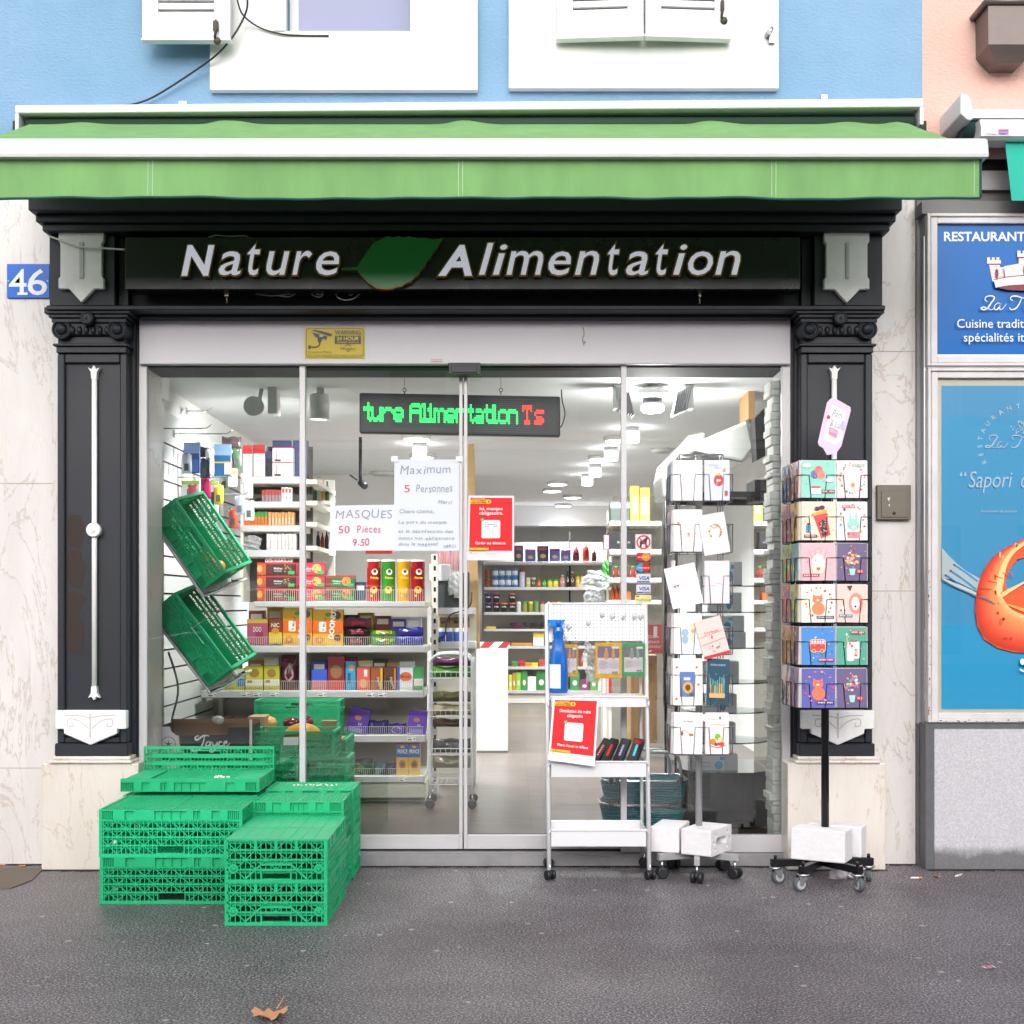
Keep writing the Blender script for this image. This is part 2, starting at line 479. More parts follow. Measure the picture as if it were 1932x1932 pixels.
def make_tiles():
 m, n, l, b = node_mat('slate_floor')
 tc = n.new('ShaderNodeTexCoord').outputs['Object']
 mp = n.new('ShaderNodeMapping'); mp.inputs['Rotation'].default_value = (0, 0, R(90)); mp.inputs['Location'].default_value = (0.0, 0.226, 0)
 l.new(tc, mp.inputs['Vector'])
 bt = n.new('ShaderNodeTexBrick'); bt.offset = 0.5
 bt.inputs['Scale'].default_value = 1.0; bt.inputs['Brick Width'].default_value = 0.66; bt.inputs['Row Height'].default_value = 0.33
 bt.inputs['Mortar Size'].default_value = 0.003; bt.inputs['Bias'].default_value = 0.0
 bt.inputs['Color1'].default_value = (*C('#625953'), 1); bt.inputs['Color2'].default_value = (*C('#706560'), 1); bt.inputs['Mortar'].default_value = (*C('#4c4744'), 1)
 l.new(mp.outputs[0], bt.inputs['Vector'])
 st = n.new('ShaderNodeMapping'); st.inputs['Scale'].default_value = (1.2, 9, 1); l.new(tc, st.inputs['Vector'])
 z = noise(n, l, st.outputs[0], 2.2, 6, 0.7); r1 = ramp(n, [(0.3, '#8f8a88'), (0.55, '#d9d4d0'), (0.75, '#f4d8c4')]); l.new(z, r1.inputs[0])
 c = mixc(n, l, 0.85, bt.outputs['Color'], r1.outputs[0], 'MULTIPLY')
 l.new(c, b.inputs['Base Color']); b.inputs['Roughness'].default_value = 0.33
 return m
def make_granite():
 m, n, l, b = node_mat('bush_hammered_granite')
 tc = n.new('ShaderNodeTexCoord').outputs['Object']
 f = noise(n, l, tc, 150, 3, 0.7); r1 = ramp(n, [(0.35, '#afadb2'), (0.5, '#bbb9be'), (0.62, '#c9c7cc')]); l.new(f, r1.inputs[0])
 sx = n.new('ShaderNodeSeparateXYZ'); l.new(tc, sx.inputs[0]); d = noise(n, l, tc, 7, 4)
 ad = n.new('ShaderNodeMath'); ad.operation = 'SUBTRACT'; ml = n.new('ShaderNodeMath'); ml.operation = 'MULTIPLY'; ml.inputs[1].default_value = 0.13
 l.new(d, ml.inputs[0]); l.new(sx.outputs[2], ad.inputs[0]); l.new(ml.outputs[0], ad.inputs[1])
 rd = ramp(n, [(0.0, 0.75), (0.05, 0.0)]); l.new(ad.outputs[0], rd.inputs[0])
 c = mixc(n, l, rd.outputs[0], r1.outputs[0], '#3a3838'); l.new(c, b.inputs['Base Color'])
 b.inputs['Roughness'].default_value = 0.8
 bp = n.new('ShaderNodeBump'); bp.inputs['Strength'].default_value = 0.5; bp.inputs['Distance'].default_value = 0.003
 l.new(f, bp.inputs['Height']); l.new(bp.outputs[0], b.inputs['Normal'])
 return m
asphalt = make_asphalt(); marble_p = make_marble('cream_marble', '#e0d8d0', '#c0a894', '#d5ccc3', 1.7); marble = make_marble('pale_marble'); marble_b = make_marble('pale_marble_right', seed=3.1, flip=-1)
stucco_blue = make_stucco('blue_stucco', '#7096b5', '#82a4c2')
stucco_pink = make_stucco('pink_stucco', '#d6aa9d', '#dcb5a9', 45, 0.9, 0.008, patch=(1.02, '#d39a72'))
tiles = make_tiles(); granite = make_granite()
white_wall = M('white_render', '#e3e2e1', 0.85, var=(1.6, .1, (2.5, 1, .5)), bump=(60, 0.25, 0.003))
white_paint = M('white_gloss_paint', '#e2e1e2', 0.4, var=(7, 0.09))
white_plaster = M('chalky_white_paint', '#efedec', 0.75, var=(14, 0.10), bump=(40, 0.3, 0.002))
black_wood = M('charcoal_painted_wood', '#181b25', 0.5, var=(6, 0.3), bump=(35, 0.10, 0.002))
black_deep = M('black_enamel', '#090a0d', 0.3, var=(6, 0.2))
dark = M('dark_gap', '#0b0b0c', 0.8)
alu = M('silver_aluminium', '#c6c3c6', 0.42, 0.15, var=(7, 0.05))
housing = M('pale_grey_sheet_metal', '#d2cdd3', 0.45, 0.05, var=(2.2, 0.07))
steel_sill = M('scuffed_steel_sill', '#9b999c', 0.42, 0.35, var=(11, 0.2))
steel = M('bright_steel', '#c9c9cc', 0.25, 0.9)
chrome = M('chrome', '#d8d8da', 0.12, 1.0)
black_plastic = M('black_plastic', '#1d1e22', 0.45)
black_metal = M('black_coated_metal', '#17171a', 0.35, 0.3)
rubber = M('grey_rubber', '#55595d', 0.7)
grey_paint = M('grey_painted_metal', '#9a989a', 0.5, var=(6, 0.12))
old_white = M('chipped_white_frame', '#cfcacb', 0.5, var=(9, 0.14))
dark_stone = M('dark_stone_border', '#5b5c60', 0.6, var=(18, 0.25))
ceil_mat = M('matt_ceiling_paint', '#e2e4e6', 0.8, var=(1.2, 0.05))
wall_mat = M('cream_wall_paint', '#dfdedb', 0.8, var=(2, 0.06))
slat_mat = M('white_slatwall', '#dfe3e3', 0.25)
shelf_mat = M('cream_shelf_metal', '#dedace', 0.4, var=(6, 0.05))
glass = glassmat('clear_pane', '#f4f8f7', 0.0, 1.85)
glass_b = glassmat('clear_acrylic', '#fafcfc', 0.02, 1.35)
pr = M('printed_card', '#ffffff', 0.38, attr=True)
prg = M('glossy_print', '#ffffff', 0.22, attr=True, spec=0.25)
prm = M('matt_print', '#ffffff', 0.8, attr=True)
paper = M('white_paper', '#ffffff', 0.85, attr=True)
plast = M('coloured_plastic', '#ffffff', 0.35, attr=True)
wood_mat = M('raw_timber', '#c9a574', 0.65, var=(12, 0.12))
board_brown = M('brown_cardboard', '#a98a66', 0.85, var=(14, 0.08))
# ================================================================ ground
b = MB(asphalt); b.face([(-60, -60, 0), (60, -60, 0), (60, 60, 0), (-60, 60, 0)])
b.build('pavement', kind='structure', origin=(0, 0, 0))
b = MB(tiles); b.face([(-2.2, 0.02, 0.07), (2.6, 0.02, 0.07), (2.6, 11, 0.07), (-2.2, 11, 0.07)])
b.build('floor', kind='structure', origin=(0, 0, 0))
b = MB(M('dark_door_mat', '#5d6064', 0.95, bump=(300, 0.6, 0.004)))
b.box((XX(480, 0.1), 0.07, 0.0702), (XX(1480, 0.1), 0.42, 0.080))
tag(b.build('door_mat'), 'grey ribbed mat on the shop floor right inside the sliding doors', 'mat')
# ================================================================ the blue building with its shopfront
blue = thing('shop_building', 'blue rendered building with white windows above a black wooden shopfront', 'building', (0, 0, 0))
XL, XR = -4.6, XX(1740, 0)
ox0, ox1, oz0, oz1 = XX(543, 0), XX(784, 0), ZZ(66, 0), 5.0
b = MB(stucco_blue)
b.box((XL, 0, 3.3), (ox0, 0.3, 7.5)); b.box((ox1, 0, 3.3), (XR, 0.3, 7.5)); b.box((ox0, 0, 3.3), (ox1, 0.3, oz0)); b.box((ox0, 0, oz1), (ox1, 0.3, 7.5))
b.build('upper_wall', blue)
b = MB(marble)
b.box((XL, 0.0, 0), (XX(275, 0), 0.3, 3.3))
b.build('marble_wall', blue)
b = MB(marble_b); b.box((XX(1480, 0), 0.0, 0), (XX(1727, 0), 0.3, 3.3)); b.build('marble_wall', blue)
for q, py in enumerate((912, 1449, 663, 1115)):
 b = MB(M('stone_joint', '#a89d92', 0.9)); b.box((XL if q < 2 else XX(1640, 0), -0.0015, ZZ(py, 0) - 0.0015), (XX(100, 0) if q < 2 else XX(1727, 0) - 0.001, 0.002, ZZ(py, 0) + 0.0015)); b.build('stone_joint', blue)
b = MB(dark)
b.box((XX(275, 0), 0.005, 2.40), (XX(1480, 0), 0.29, 3.3))
b.build('lintel', blue)
def surround(pa, pb, pbot, hole):
 Y = -0.045
 x0, x1, z0, z1 = XX(pa, Y), XX(pb, Y), ZZ(pbot, Y), 5.35
 b = MB(white_wall)
 if hole:
  a0, a1, c0, c1 = hole
  b.box((x0, Y, z0), (a0, -0.001, z1)); b.box((a1, Y, z0), (x1, -0.001, z1)); b.box((a0, Y, z0), (a1, -0.001, c0)); b.box((a0, Y, c1), (a1, -0.001, z1))
 else: b.box((x0, Y, z0), (x1, -0.001, z1))
 return b
w = surround(396, 901, 169, (ox0, ox1, oz0, oz1)).build('window', blue)
b = MB(white_paint)
for a0, a1 in ((ox0, ox0 + 0.05), (ox1 - 0.03, ox1)): b.box((a0, 0.06, oz0), (a1, 0.12, oz1))
b.box((ox0 + 0.05, 0.06, oz1 - 0.05), (ox1 - 0.03, 0.12, oz1))
b.box((XX(515, -0.05), -0.052, oz0 - 0.0), (ox0 - 0.004, -0.046, oz1))
b.build('frame', w)
b = MB(M('lilac_window_pane', '#8388a6', 0.45, var=(2, 0.05)))
hx, hy = ox1 - 0.03, 0.10
lx, ly = ox0 + 0.05, 0.015
z0p = oz0 + 0.012
b.face([(lx, ly, z0p), (hx, hy, z0p), (hx, hy, oz1 - 0.06), (lx, ly, oz1 - 0.06)])
b.face([(lx, ly + 0.03, z0p), (hx, hy + 0.03, z0p), (hx, hy + 0.03, oz1 - 0.06), (lx, ly + 0.03, oz1 - 0.06)])
b.face([(lx, ly, z0p), (hx, hy, z0p), (hx, hy + 0.03, z0p), (lx, ly + 0.03, z0p)])
b.build('pane', w)
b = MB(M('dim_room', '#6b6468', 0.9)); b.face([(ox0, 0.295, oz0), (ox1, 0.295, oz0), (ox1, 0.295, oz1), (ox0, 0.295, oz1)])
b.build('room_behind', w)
w2 = surround(960, 1469, 166, None).build('window', blue)
def shutter(pa, pb, pbot, Y, slats, ja=0, jb=0):
 """louvred shutter leaf; ja/jb push its left/right edge out from the wall"""
 x0, x1, z0, z1 = XX(pa, Y), XX(pb, Y), ZZ(pbot, Y), 5.0
 b = MB(white_paint)
 st = 0.075
 def yy(x): t = (x - x0) / (x1 - x0); return Y - ja * (1 - t) - jb * t
 def slab(a0, c0, a1, c1, th=0.034, dy=0.0):
  i = [(a0, yy(a0) + dy, c0), (a1, yy(a1) + dy, c0), (a1, yy(a1) + dy + th, c0), (a0, yy(a0) + dy + th, c0)]
  j = [(p[0], p[1], c1) for p in i]
  k = b.pts(i + j)
  for q in ((0, 1, 5, 4), (1, 2, 6, 5), (2, 3, 7, 6), (3, 0, 4, 7), (4, 5, 6, 7), (3, 2, 1, 0)): b.fc([k + t for t in q])
 bot = 0.095
 slab(x0, z0, x0 + st, z1); slab(x1 - st, z0, x1, z1); slab(x0 + st, z0, x1 - st, z0 + bot)
 z = z0 + bot + 0.004
 while z < z1:
  slab(x0 + st, z, x1 - st, z + 0.030, 0.02, 0.008); z += 0.042
 slab(x0 - 0.004, z0 - 0.012, x1 + 0.004, z0 - 0.001, 0.05, -0.008)
 o = b.build('shutter', blue, bevel=0.002)
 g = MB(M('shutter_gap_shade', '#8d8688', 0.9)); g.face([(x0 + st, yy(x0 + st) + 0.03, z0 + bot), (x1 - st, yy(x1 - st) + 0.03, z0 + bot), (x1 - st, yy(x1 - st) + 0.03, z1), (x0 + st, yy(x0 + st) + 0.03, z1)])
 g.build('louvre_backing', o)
 return o
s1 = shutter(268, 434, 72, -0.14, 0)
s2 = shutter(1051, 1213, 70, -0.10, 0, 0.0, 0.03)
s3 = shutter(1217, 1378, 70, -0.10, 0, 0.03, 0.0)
for px, py, Y, par in ((407, 50, -0.145, s1), (1363, 12, -0.105, s3)):
 h = MB(M('rusty_iron', '#5c5450', 0.7, 0.4, var=(40, 0.4)))
 h.tube([P(px, py - 12, Y - 0.01), P(px + 1, py + 2, Y - 0.03), P(px - 2, py + 22, Y - 0.015)], 0.006)
 h.ball(P(px + 3, py + 27, Y), 0.018, 10); h.box(P(px - 4, py - 8, Y), P(px + 4, py + 6, Y - 0.02))
 h.build('catch', par)
h = MB(steel); h.tube([P(1446, 68, -0.05), P(1456, 54, -0.09), P(1452, 62, -0.10)], 0.012); h.box(P(1450, 83, -0.046), P(1462, 50, -0.065)); h.build('shutter_stay', w2)
for px, py in ((345, 200), (2608 * 0.5962, 188)): b = MB(steel); b.box(P(px - 6, py + 2, -0.002), P(px + 6, py - 9, -0.015)); b.lathe([(0.008, 0), (0.008, -0.006)], P(px, py - 4, -0.015), 'y', 8); b.build('wall_bracket', blue)
# ---------------- black wooden shopfront
Yc = -0.35
ent = MB(black_wood)
ent.box((XX(53, Yc), Yc, ZZ(397, Yc)), (XX(1702, Yc), 0.0, ZZ(352, Yc)))                      # cornice
zc = ZZ(397, Yc)
x0f, x1f = XX(100, -0.2), XX(1660, -0.2)
for k, (dy, dz) in enumerate(((-0.29, 0.035), (-0.26, 0.07))):
 e = 0.05 - 0.02 * k
 ent.box((x0f - e, dy, zc - dz), (x1f + e, 0.0, zc - dz + 0.0345))
zf0, zf1 = ZZ(577, -0.2), zc - 0.0705
ent.box((x0f + 0.05, -0.10, zf0), (x1f - 0.05, 0.0, zf1))                                     # frieze
for a, c in ((93, 217), (1536, 1665)):
 ent.box((XX(a, -0.2), -0.20, zf0), (XX(c, -0.2), -0.1001, zf1 - 0.001))                   # frieze blocks
 q = XX(217, -0.2) if a == 93 else XX(1536, -0.2)
 ent.box((q, -0.15, zf0) if a == 93 else (q - 0.05, -0.15, zf0), (q + 0.05, -0.1002, zf1 - 0.002) if a == 93 else (q, -0.1002, zf1 - 0.002))
ent.box((XX(93, -0.2) - 0.01, -0.215, zf0 - 0.022), (XX(1665, -0.2) + 0.01, 0.0, zf0 - 0.0005))
ent.box((XX(262, -0.1), -0.11, ZZ(600, -0.11)), (XX(1492, -0.1), 0.0, zf0 - 0.0225))
ent_o = ent.build('entablature', blue, bevel=0.004)
def pilaster(pa, pb, side):
 """pa..pb = front face of the shaft on the photo; side = +1 when its inner return is on the right"""
 Y = -0.12
 x0, x1 = XX(pa, Y), XX(pb, Y); xm = (x0 + x1) / 2; wd = x1 - x0
 ztop, zbot = ZZ(655, Y), ZZ(1426, Y)
 b = MB(black_wood)
 xi = XX(262, 0) if side > 0 else XX(1493, 0)
 b.box((min(x0, xi + 0.001), -0.045, zbot), (max(x1, xi - 0.001), 0.0, ZZ(600, -0.05)))
 b.box((x0 + 0.03, -0.10, zbot), (x1 - 0.03, -0.0451, ztop))
 for a, c in ((x0, x0 + 0.035), (x1 - 0.035, x1)): b.box((a, Y, zbot + 0.06), (c, -0.0452, ztop - 0.03))
 b.box((x0 + 0.035, Y, ztop - 0.075), (x1 - 0.035, -0.0452, ztop - 0.03)); b.box((x0 + 0.035, Y, zbot + 0.06), (x1 - 0.035, -0.0452, zbot + 0.09))
 b.box((x0 - 0.008, Y - 0.015, zbot), (x1 + 0.008, -0.0453, zbot + 0.0595))
 body = b.build('pilaster', blue, bevel=0.005)
 c = MB(black_wood)                                                        # capital
 for k, (e, z0, z1, d) in enumerate(((0.0, ztop - 0.03, ztop, 0.135), (0.012, ztop + 0.0, ztop + 0.012, 0.15), (-0.006, ztop + 0.012, ztop + 0.05, 0.13), (-0.012, ztop + 0.05, ztop + 0.09, 0.15))):
  c.box((x0 - e, -d, z0 + 0.0004), (x1 + e, -0.046, z1))
 zv = ZZ(622, -0.15)
 for sx in (x0 + 0.035, x1 - 0.035):
  c.lathe([(0.048, -0.046), (0.048, -0.165), (0.040, -0.172), (0.036, -0.160), (0.026, -0.160), (0.022, -0.178), (0.0, -0.182)], (sx, 0, zv), 'y', 24)
 c.box((x0 + 0.04, -0.155, zv - 0.022), (x1 - 0.04, -0.046, zv + 0.03))
 for k in range(6): c.ball((x0 + 0.085 + (wd - 0.17) * k / 5, -0.158, zv - 0.004), (0.013, 0.012, 0.02), 10)
 c.box((x0 - 0.01, -0.17, zv + 0.03), (x1 + 0.01, -0.046, zv + 0.05)); c.box((x0 - 0.02, -0.185, zv + 0.05), (x1 + 0.02, -0.046, zv + 0.066)); c.box((x0 - 0.035, -0.20, zv + 0.066), (x1 + 0.035, -0.046, zv + 0.096))
 c.lathe([(0.033, -0.15), (0.033, -0.205), (0.024, -0.212), (0.02, -0.205), (0.0, -0.214)], (xm, 0, zv + 0.045), 'y', 18)
 c.build('capital', body, bevel=0.003)
 # white rod with leaf tips and a button
 r = MB(white_plaster)
 xr = XX(178, -0.12) if side > 0 else XX(1574, -0.12)
 zt, zb = ZZ(690, -0.13), ZZ(1320, -0.13)
 yv = -0.118
 r.tube([(xr, yv, zb + 0.06), (xr, yv, zt - 0.06)], 0.0125, 10)
 for sgn, z in ((1, zt), (-1, zb)):
  r.prism([(xr + u * 0.001, z - sgn * v * 0.001) for u, v in ((-12, 62), (12, 62), (14, 30), (27, 8), (12, 16), (0, -2), (-12, 16), (-27, 8), (-14, 30))][::sgn], yv - 0.012, -0.1)
 zm = ZZ(1000, -0.13)
 r.lathe([(0.034, -0.10), (0.034, -0.138), (0.028, -0.145), (0.024, -0.139), (0.014, -0.139), (0.011, -0.146), (0.0, -0.146)], (xr, 0, zm), 'y', 24)
 r.build('rod_moulding', body)
 # white bracket plate with a drop point
 t = MB(white_plaster)
 za, zd, zp = ZZ(1340, -0.13), ZZ(1375, -0.13), ZZ(1405, -0.13)
 pts = [(x0 + 0.0, zd), (xm - 0.125, zd), (xm - 0.125, zd - 0.022), (xm, zp), (xm + 0.125, zd - 0.022), (xm + 0.125, zd), (x1 + 0.002, zd), (x1 + 0.002, za), (x0 + 0.0, za)]
 t.prism(pts, -0.15, -0.101)
 g = Art(t, lambda a, c_, e: Vector((xm + a, -0.1505 - e, za + c_)), 1, M('scratched_line', '#b9b3b0', 0.8))
 for q in (-1, 1):
  g.line([(q * 0.008, -0.085), (q * 0.05, -0.05), (q * 0.10, -0.04), (q * 0.105, -0.07), (q * 0.08, -0.075), (q * 0.085, -0.058)], 0.004, '#b0aaa6', 5)
  g.line([(q * 0.004, -0.035), (q * 0.05, -0.025), (q * 0.12, -0.022)], 0.004, '#b0aaa6', 4)
 g.line([(0, -0.012), (0, -0.13)], 0.005, '#b0aaa6')
 t.build('bracket_plate', body, bevel=0.004)
 # marble plinth
 p = MB(marble_p)
 a, c_ = (78, 261) if side > 0 else (1486, 1671)
 p.box((XX(a, -0.14), -0.14, 0.0), (XX(c_, -0.14), 0.0 - 0.001, ZZ(1440, -0.14)))
 p.box((x0 - 0.03, -0.155, ZZ(1440, -0.14)), (x1 + 0.03, -0.001, zbot - 0.018)); p.box((x0 - 0.018, -0.14, zbot - 0.018), (x1 + 0.018, -0.001, zbot - 0.0005))
 p.build('plinth', body, bevel=0.006, seg=2)
 return body
pil_l = pilaster(108, 240, 1)
pil_r = pilaster(1510, 1646, -1)
pil_l['label'] = 'left pilaster with painted over graffiti'
b = MB(M('brownish_overpaint', '#2a1c18', 0.7, bump=(60, 0.5, 0.002)))
rnd = random.Random(4)
for px, py, w_, h_ in ((141, 1003, 20, 36), (141, 1072, 19, 40), (141, 1130, 21, 14), (140, 1158, 12, 26), (141, 1198, 21, 38)):
 pl = [P(px + w_ * math.cos(q * 0.393) * rnd.uniform(0.8, 1.12), py + h_ * math.sin(q * 0.393) * rnd.uniform(0.8, 1.1), -0.1005 - py * 1e-6) for q in range(16)]
 b.face(pl[::-1])
b.build('overpaint', pil_l)
def ornament(o0, zoff, Y=-0.2):
 sh = [(326, 1235), (578, 1235), (578, 1340), (567, 1355), (567, 1535), (578, 1550), (578, 1605), (525, 1605), (453, 1680), (385, 1605), (326, 1605), (326, 1550), (337, 1535), (337, 1355), (326, 1340)]
 k = 0.5694 * 0.5962
 b = MB(white_plaster)
 pts = []
 for u, v in sh:
  p = P(o0 + (u - 326) * k, zoff + (v - 1235) * k, Y - 0.03); pts.append((p.x, p.z))
 b.prism(pts[::-1], Y - 0.03, Y - 0.001)
 b.box(P(o0 + 40, zoff + 38, Y - 0.029), P(o0 + 48, zoff + 106, Y - 0.036), M('shadow_groove', '#c6c2bf', 0.8))
 return b.build('shield_ornament', ent_o, bevel=0.003)
ornament(110, 419); ornament(1555, 420)
# ---------------- roller housing, door frames, panes, threshold
b = MB(housing); b.box((XX(262, -0.05), -0.05, ZZ(687, -0.05)), (XX(1492, -0.05), 0.05, ZZ(601, -0.05)))
hd = b.build('roller_shutter_housing', blue, bevel=0.004)
b = MB(M('dirt_smear', '#9c928e', 0.8))
f = flat(b, -0.051); f.line([(1100, 617), (1102, 630), (1099, 640), (1102, 652)], 2.2, '#999999', 3); f.circ(1103, 646, 2.5, '#999999')
b.build('smear', hd)
for px in (258, 1496): b = MB(black_metal); b.box((XX(px - 4, -0.02), -0.03, 0.06), (XX(px + 4, -0.02), 0.03, ZZ(602, 0))); b.build('shutter_guide', blue)
zt = ZZ(686, 0); z_sill = 0.062
sill = MB(steel_sill); sill.box((XX(262, -0.05), -0.05, 0.0), (XX(1490, -0.05), 0.25, z_sill - 0.003)); sill.box((XX(262, -0.05), -0.035, z_sill - 0.003), (XX(1490, -0.05), 0.2, z_sill))
sill.build('threshold', blue, bevel=0.003)
def glazed(name, pa, pb, Y, jl, jr, rail, top=6, moving=False):
 """framed pane between photo columns pa..pb, stile widths jl/jr and bottom rail height given in photo measure"""
 x0, x1 = XX(pa, Y), XX(pb, Y); k = sc(Y); t = 0.04
 b = MB(alu)
 z0 = z_sill + (0.008 if moving else 0.001)
 b.box((x0, Y - t / 2, z0), (x0 + jl * k, Y + t / 2, zt)); b.box((x1 - jr * k, Y - t / 2, z0), (x1, Y + t / 2, zt))
 zr = ZZ(rail, Y)
 b.box((x0 + jl * k, Y - t / 2, z0), (x1 - jr * k, Y + t / 2, zr)); b.box((x0 + jl * k, Y - t / 2, zt - top * k * 0.5), (x1 - jr * k, Y + t / 2, zt))
 o = b.build(name, blue, bevel=0.002)
 g = MB(glass); ga, gb = (x0 + jl * k, Y, zr), (x1 - jr * k, Y, zt - top * k * 0.5)
 g.face([(ga[0], Y, ga[2]), (gb[0], Y, ga[2]), (gb[0], Y, gb[2]), (ga[0], Y, gb[2])])
 g.build('pane', o)
 return o
glazed('side_light', 264, 577, 0.0, 15, 11, 1575)
glazed('side_light', 1171, 1490, 0.0, 11, 16, 1575)
glazed('sliding_door', 568, 873, 0.045, 9, 6.5, 1575, 6, True)
glazed('sliding_door', 875.5, 1182, 0.045, 6.5, 9, 1575, 6, True)
b = MB(black_plastic); b.box(P(846, 706, -0.06), (XX(906, -0.06), 0.02, ZZ(684, -0.06))); b.box(P(852, 703, -0.062), P(900, 690, -0.066))
tag(b.build('motion_sensor', bevel=0.005), 'black door motion sensor box above the meeting edges of the sliding doors', 'sensor')
# ---------------- room of the shop
room = thing('shop_room', 'cream walled shop interior behind the glass doors', 'room', (0, 2, 0))
XWL, XWR, ZC, YB = -1.90, 1.95, 2.46, 10.6
b = MB(wall_mat)
b.box((XWL - 0.1, 0.30, 0), (XWL - 0.02, YB, ZC)); b.box((XWR, 0.30, 0), (XWR + 0.1, YB, ZC)); b.box((XWL, YB, 0), (XWR, YB + 0.1, ZC))
b.box((XWL, 6.0, 0.071), (XX(884, 6.0), 6.12, ZC - 0.001))
b.box((XWL, 9.95, 2.22), (XWR, YB, ZC - 0.002))
b.build('inner_wall', room)
b = MB(ceil_mat); b.box((XWL - 0.1, 0.29, ZC), (XWR + 0.1, YB + 0.1, ZC + 0.1)); b.build('ceiling', room)
b = MB(slat_mat)
for y0, y1 in ((0.10, 0.57), (0.66, 3.2)):
 z = 0.09
 while z < 2.05:
  b.box((XWL - 0.005, y0, z), (XWL + 0.012, y1, z + 0.092)); z += 0.1025
 b.box((XWL - 0.005, y0, z), (XWL + 0.012, y1, ZC - 0.15))
b.build('slatwall', room)
b = MB(dark); b.box((XWL - 0.018, 0.05, 0.08), (XWL - 0.008, 3.2, 2.3)); b.build('slatwall_backing', room)
b = MB(white_paint); b.box((XWL, 0.57, 0.08), (XWL + 0.05, 0.655, ZC)); b.box((XWL, 0.10, ZC - 0.14), (XWL + 0.10, 0.57, ZC - 0.02)); b.build('wall_post', room)
b = MB(wall_mat); b.face([(XWL, 0.30, 0.07), (XWL, 0.30, ZC), (XX(262, 0), 0.30, ZC), (XX(262, 0), 0.30, 0.07)])
b.box((XX(1478, 0.02), 0.02, 0.07), (XWR, 0.06, ZC))
b.build('front_return', room)
b = MB(M('white_painted_stone', '#efeeea', 0.8, var=(7, 0.18), bump=(28, 0.9, 0.012)))
rnd = random.Random(9); z = 0.07
while z < ZZ(735, 0.1):
 h_ = rnd.uniform(0.018, 0.05); q = 0.0
 for y0 in (0.07,):
  d = rnd.uniform(-0.004, 0.018)
  b.box((XX(1456, 0.1) - d, y0 + rnd.uniform(-0.004, 0), z + 0.002), (XX(1478, 0.06) + 0.10, y0 + 0.165, z + h_))
 z += h_
b.build('stone_pier', room, bevel=0.0025)
# ================================================================ awning of the shop
fab = M('faded_green_canvas', '#7fb06e', 0.9, var=(9, 0.2, (1, 1, .28)), bump=(220, 0.12, 0.001))
_n, _l = fab.node_tree.nodes, fab.node_tree.links
_tl = _n.new('ShaderNodeBsdfTranslucent'); _tl.inputs[0].default_value = (*C('#8fc07c'), 1)
_mx = _n.new('ShaderNodeMixShader'); _mx.inputs[0].default_value = 0.2
_l.new(_n['Principled BSDF'].outputs[0], _mx.inputs[1]); _l.new(_tl.outputs[0], _mx.inputs[2]); _l.new(_mx.outputs[0], _n['Material Output'].inputs[0])
awn = thing('awning', 'open green canvas awning with white front bar over the black shopfront', 'awning', (0, 0, 3.3))
xa, xb = -2.30, 1.892
b = MB(white_paint)
zt0, zt1 = 3.585, 3.622
b.prism([(XX(28, -0.12), zt0 - 0.0), (XX(1742, -0.12), zt0 + 0.03), (XX(1742, -0.12), zt1 + 0.033), (XX(28, -0.12), zt1)], -0.12, -0.002)
for px, dz in ((28, 0.0), (1736, 0.03)): b.box((XX(px, -0.12), -0.121, 3.50 + dz), (XX(px + 7, -0.12), -0.003, zt0 + dz))
b.build('hood', awn, bevel=0.004)
b = MB(M('roller_shade_green', '#1f3a2b', 0.8)); b.tube([(xa - 0.02, -0.055, 3.545), (xb + 0.03, -0.055, 3.555)], 0.035, 12); b.box((xa - 0.1, -0.03, 3.47), (xb + 0.1, -0.003, 3.58)); b.build('roller', awn)
yB, zB0, zB1 = -1.0, ZZ(304, -1.0), ZZ(263.5, -1.0)
def top_fn(u, v):
 x = xa + (xb - xa) * u
 y = -0.07 + (yB + 0.03 + 0.07) * v
 z = 3.552 + (zB1 - 0.008 - 3.552) * v
 rip = 0
 for c, a_, w_ in ((0.06, .010, .02), (0.215, .012, .012), (0.235, .016, .018), (0.50, .016, .018), (0.485, .008, .012), (0.78, .015, .02), (0.765, .006, .01), (0.93, .012, .02), (0.985, .012, .012)):
  rip += a_ * math.exp(-((u - c - 0.015 * v) / w_) ** 2)
 return Vector((x, y, z + rip * (1 - v) + 0.006 * math.sin(u * 9) * v * (1 - v) - 0.05 * v * (1 - v)))
b = MB(fab); b.grid(top_fn, 140, 16)
cv = b.build('canvas', awn)
b = MB(white_paint)
x0, x1 = xa - 0.02, XX(1856, -1.0)
h_ = zB1 - zB0
prof = [(-1.055, zB0), (-1.06, zB0 + 0.012), (-1.055, zB0 + 0.014), (-1.052, zB0 + h_ * 0.5), (-1.04, zB0 + h_ * 0.85), (-1.015, zB1), (-0.975, zB1), (-0.965, zB0 + 0.02), (-0.975, zB0)]
i = b.pts([(x0, y, z) for y, z in prof] + [(x1, y, z) for y, z in prof]); m = len(prof)
for k in range(m):
 j = (k + 1) % m; b.fc((i + k, i + j, i + m + j, i + m + k), None, None, k in (2, 3, 4))
b.fc(range(i + m - 1, i - 1, -1)); b.fc(range(i + m, i + 2 * m))
rb = random.Random(3)
b.build('front_bar', awn)
b = MB(M('rain_drop', '#ffffff', 0.05, spec=0.8))
for _ in range(90):
 x = rb.uniform(x0 + 0.1, x1 - 0.02); z = zB0 + h_ * rb.uniform(0.1, 0.5)
 b.ball((x, -1.0545, z), (rb.uniform(0.001, 0.003), 0.0015, rb.uniform(0.0015, 0.0035)), 6)
o = b.build('rain_drops', awn); o['kind'] = 'stuff'
yV = -1.02
zv0, zv1 = ZZ(373, yV), zB0 + 0.004
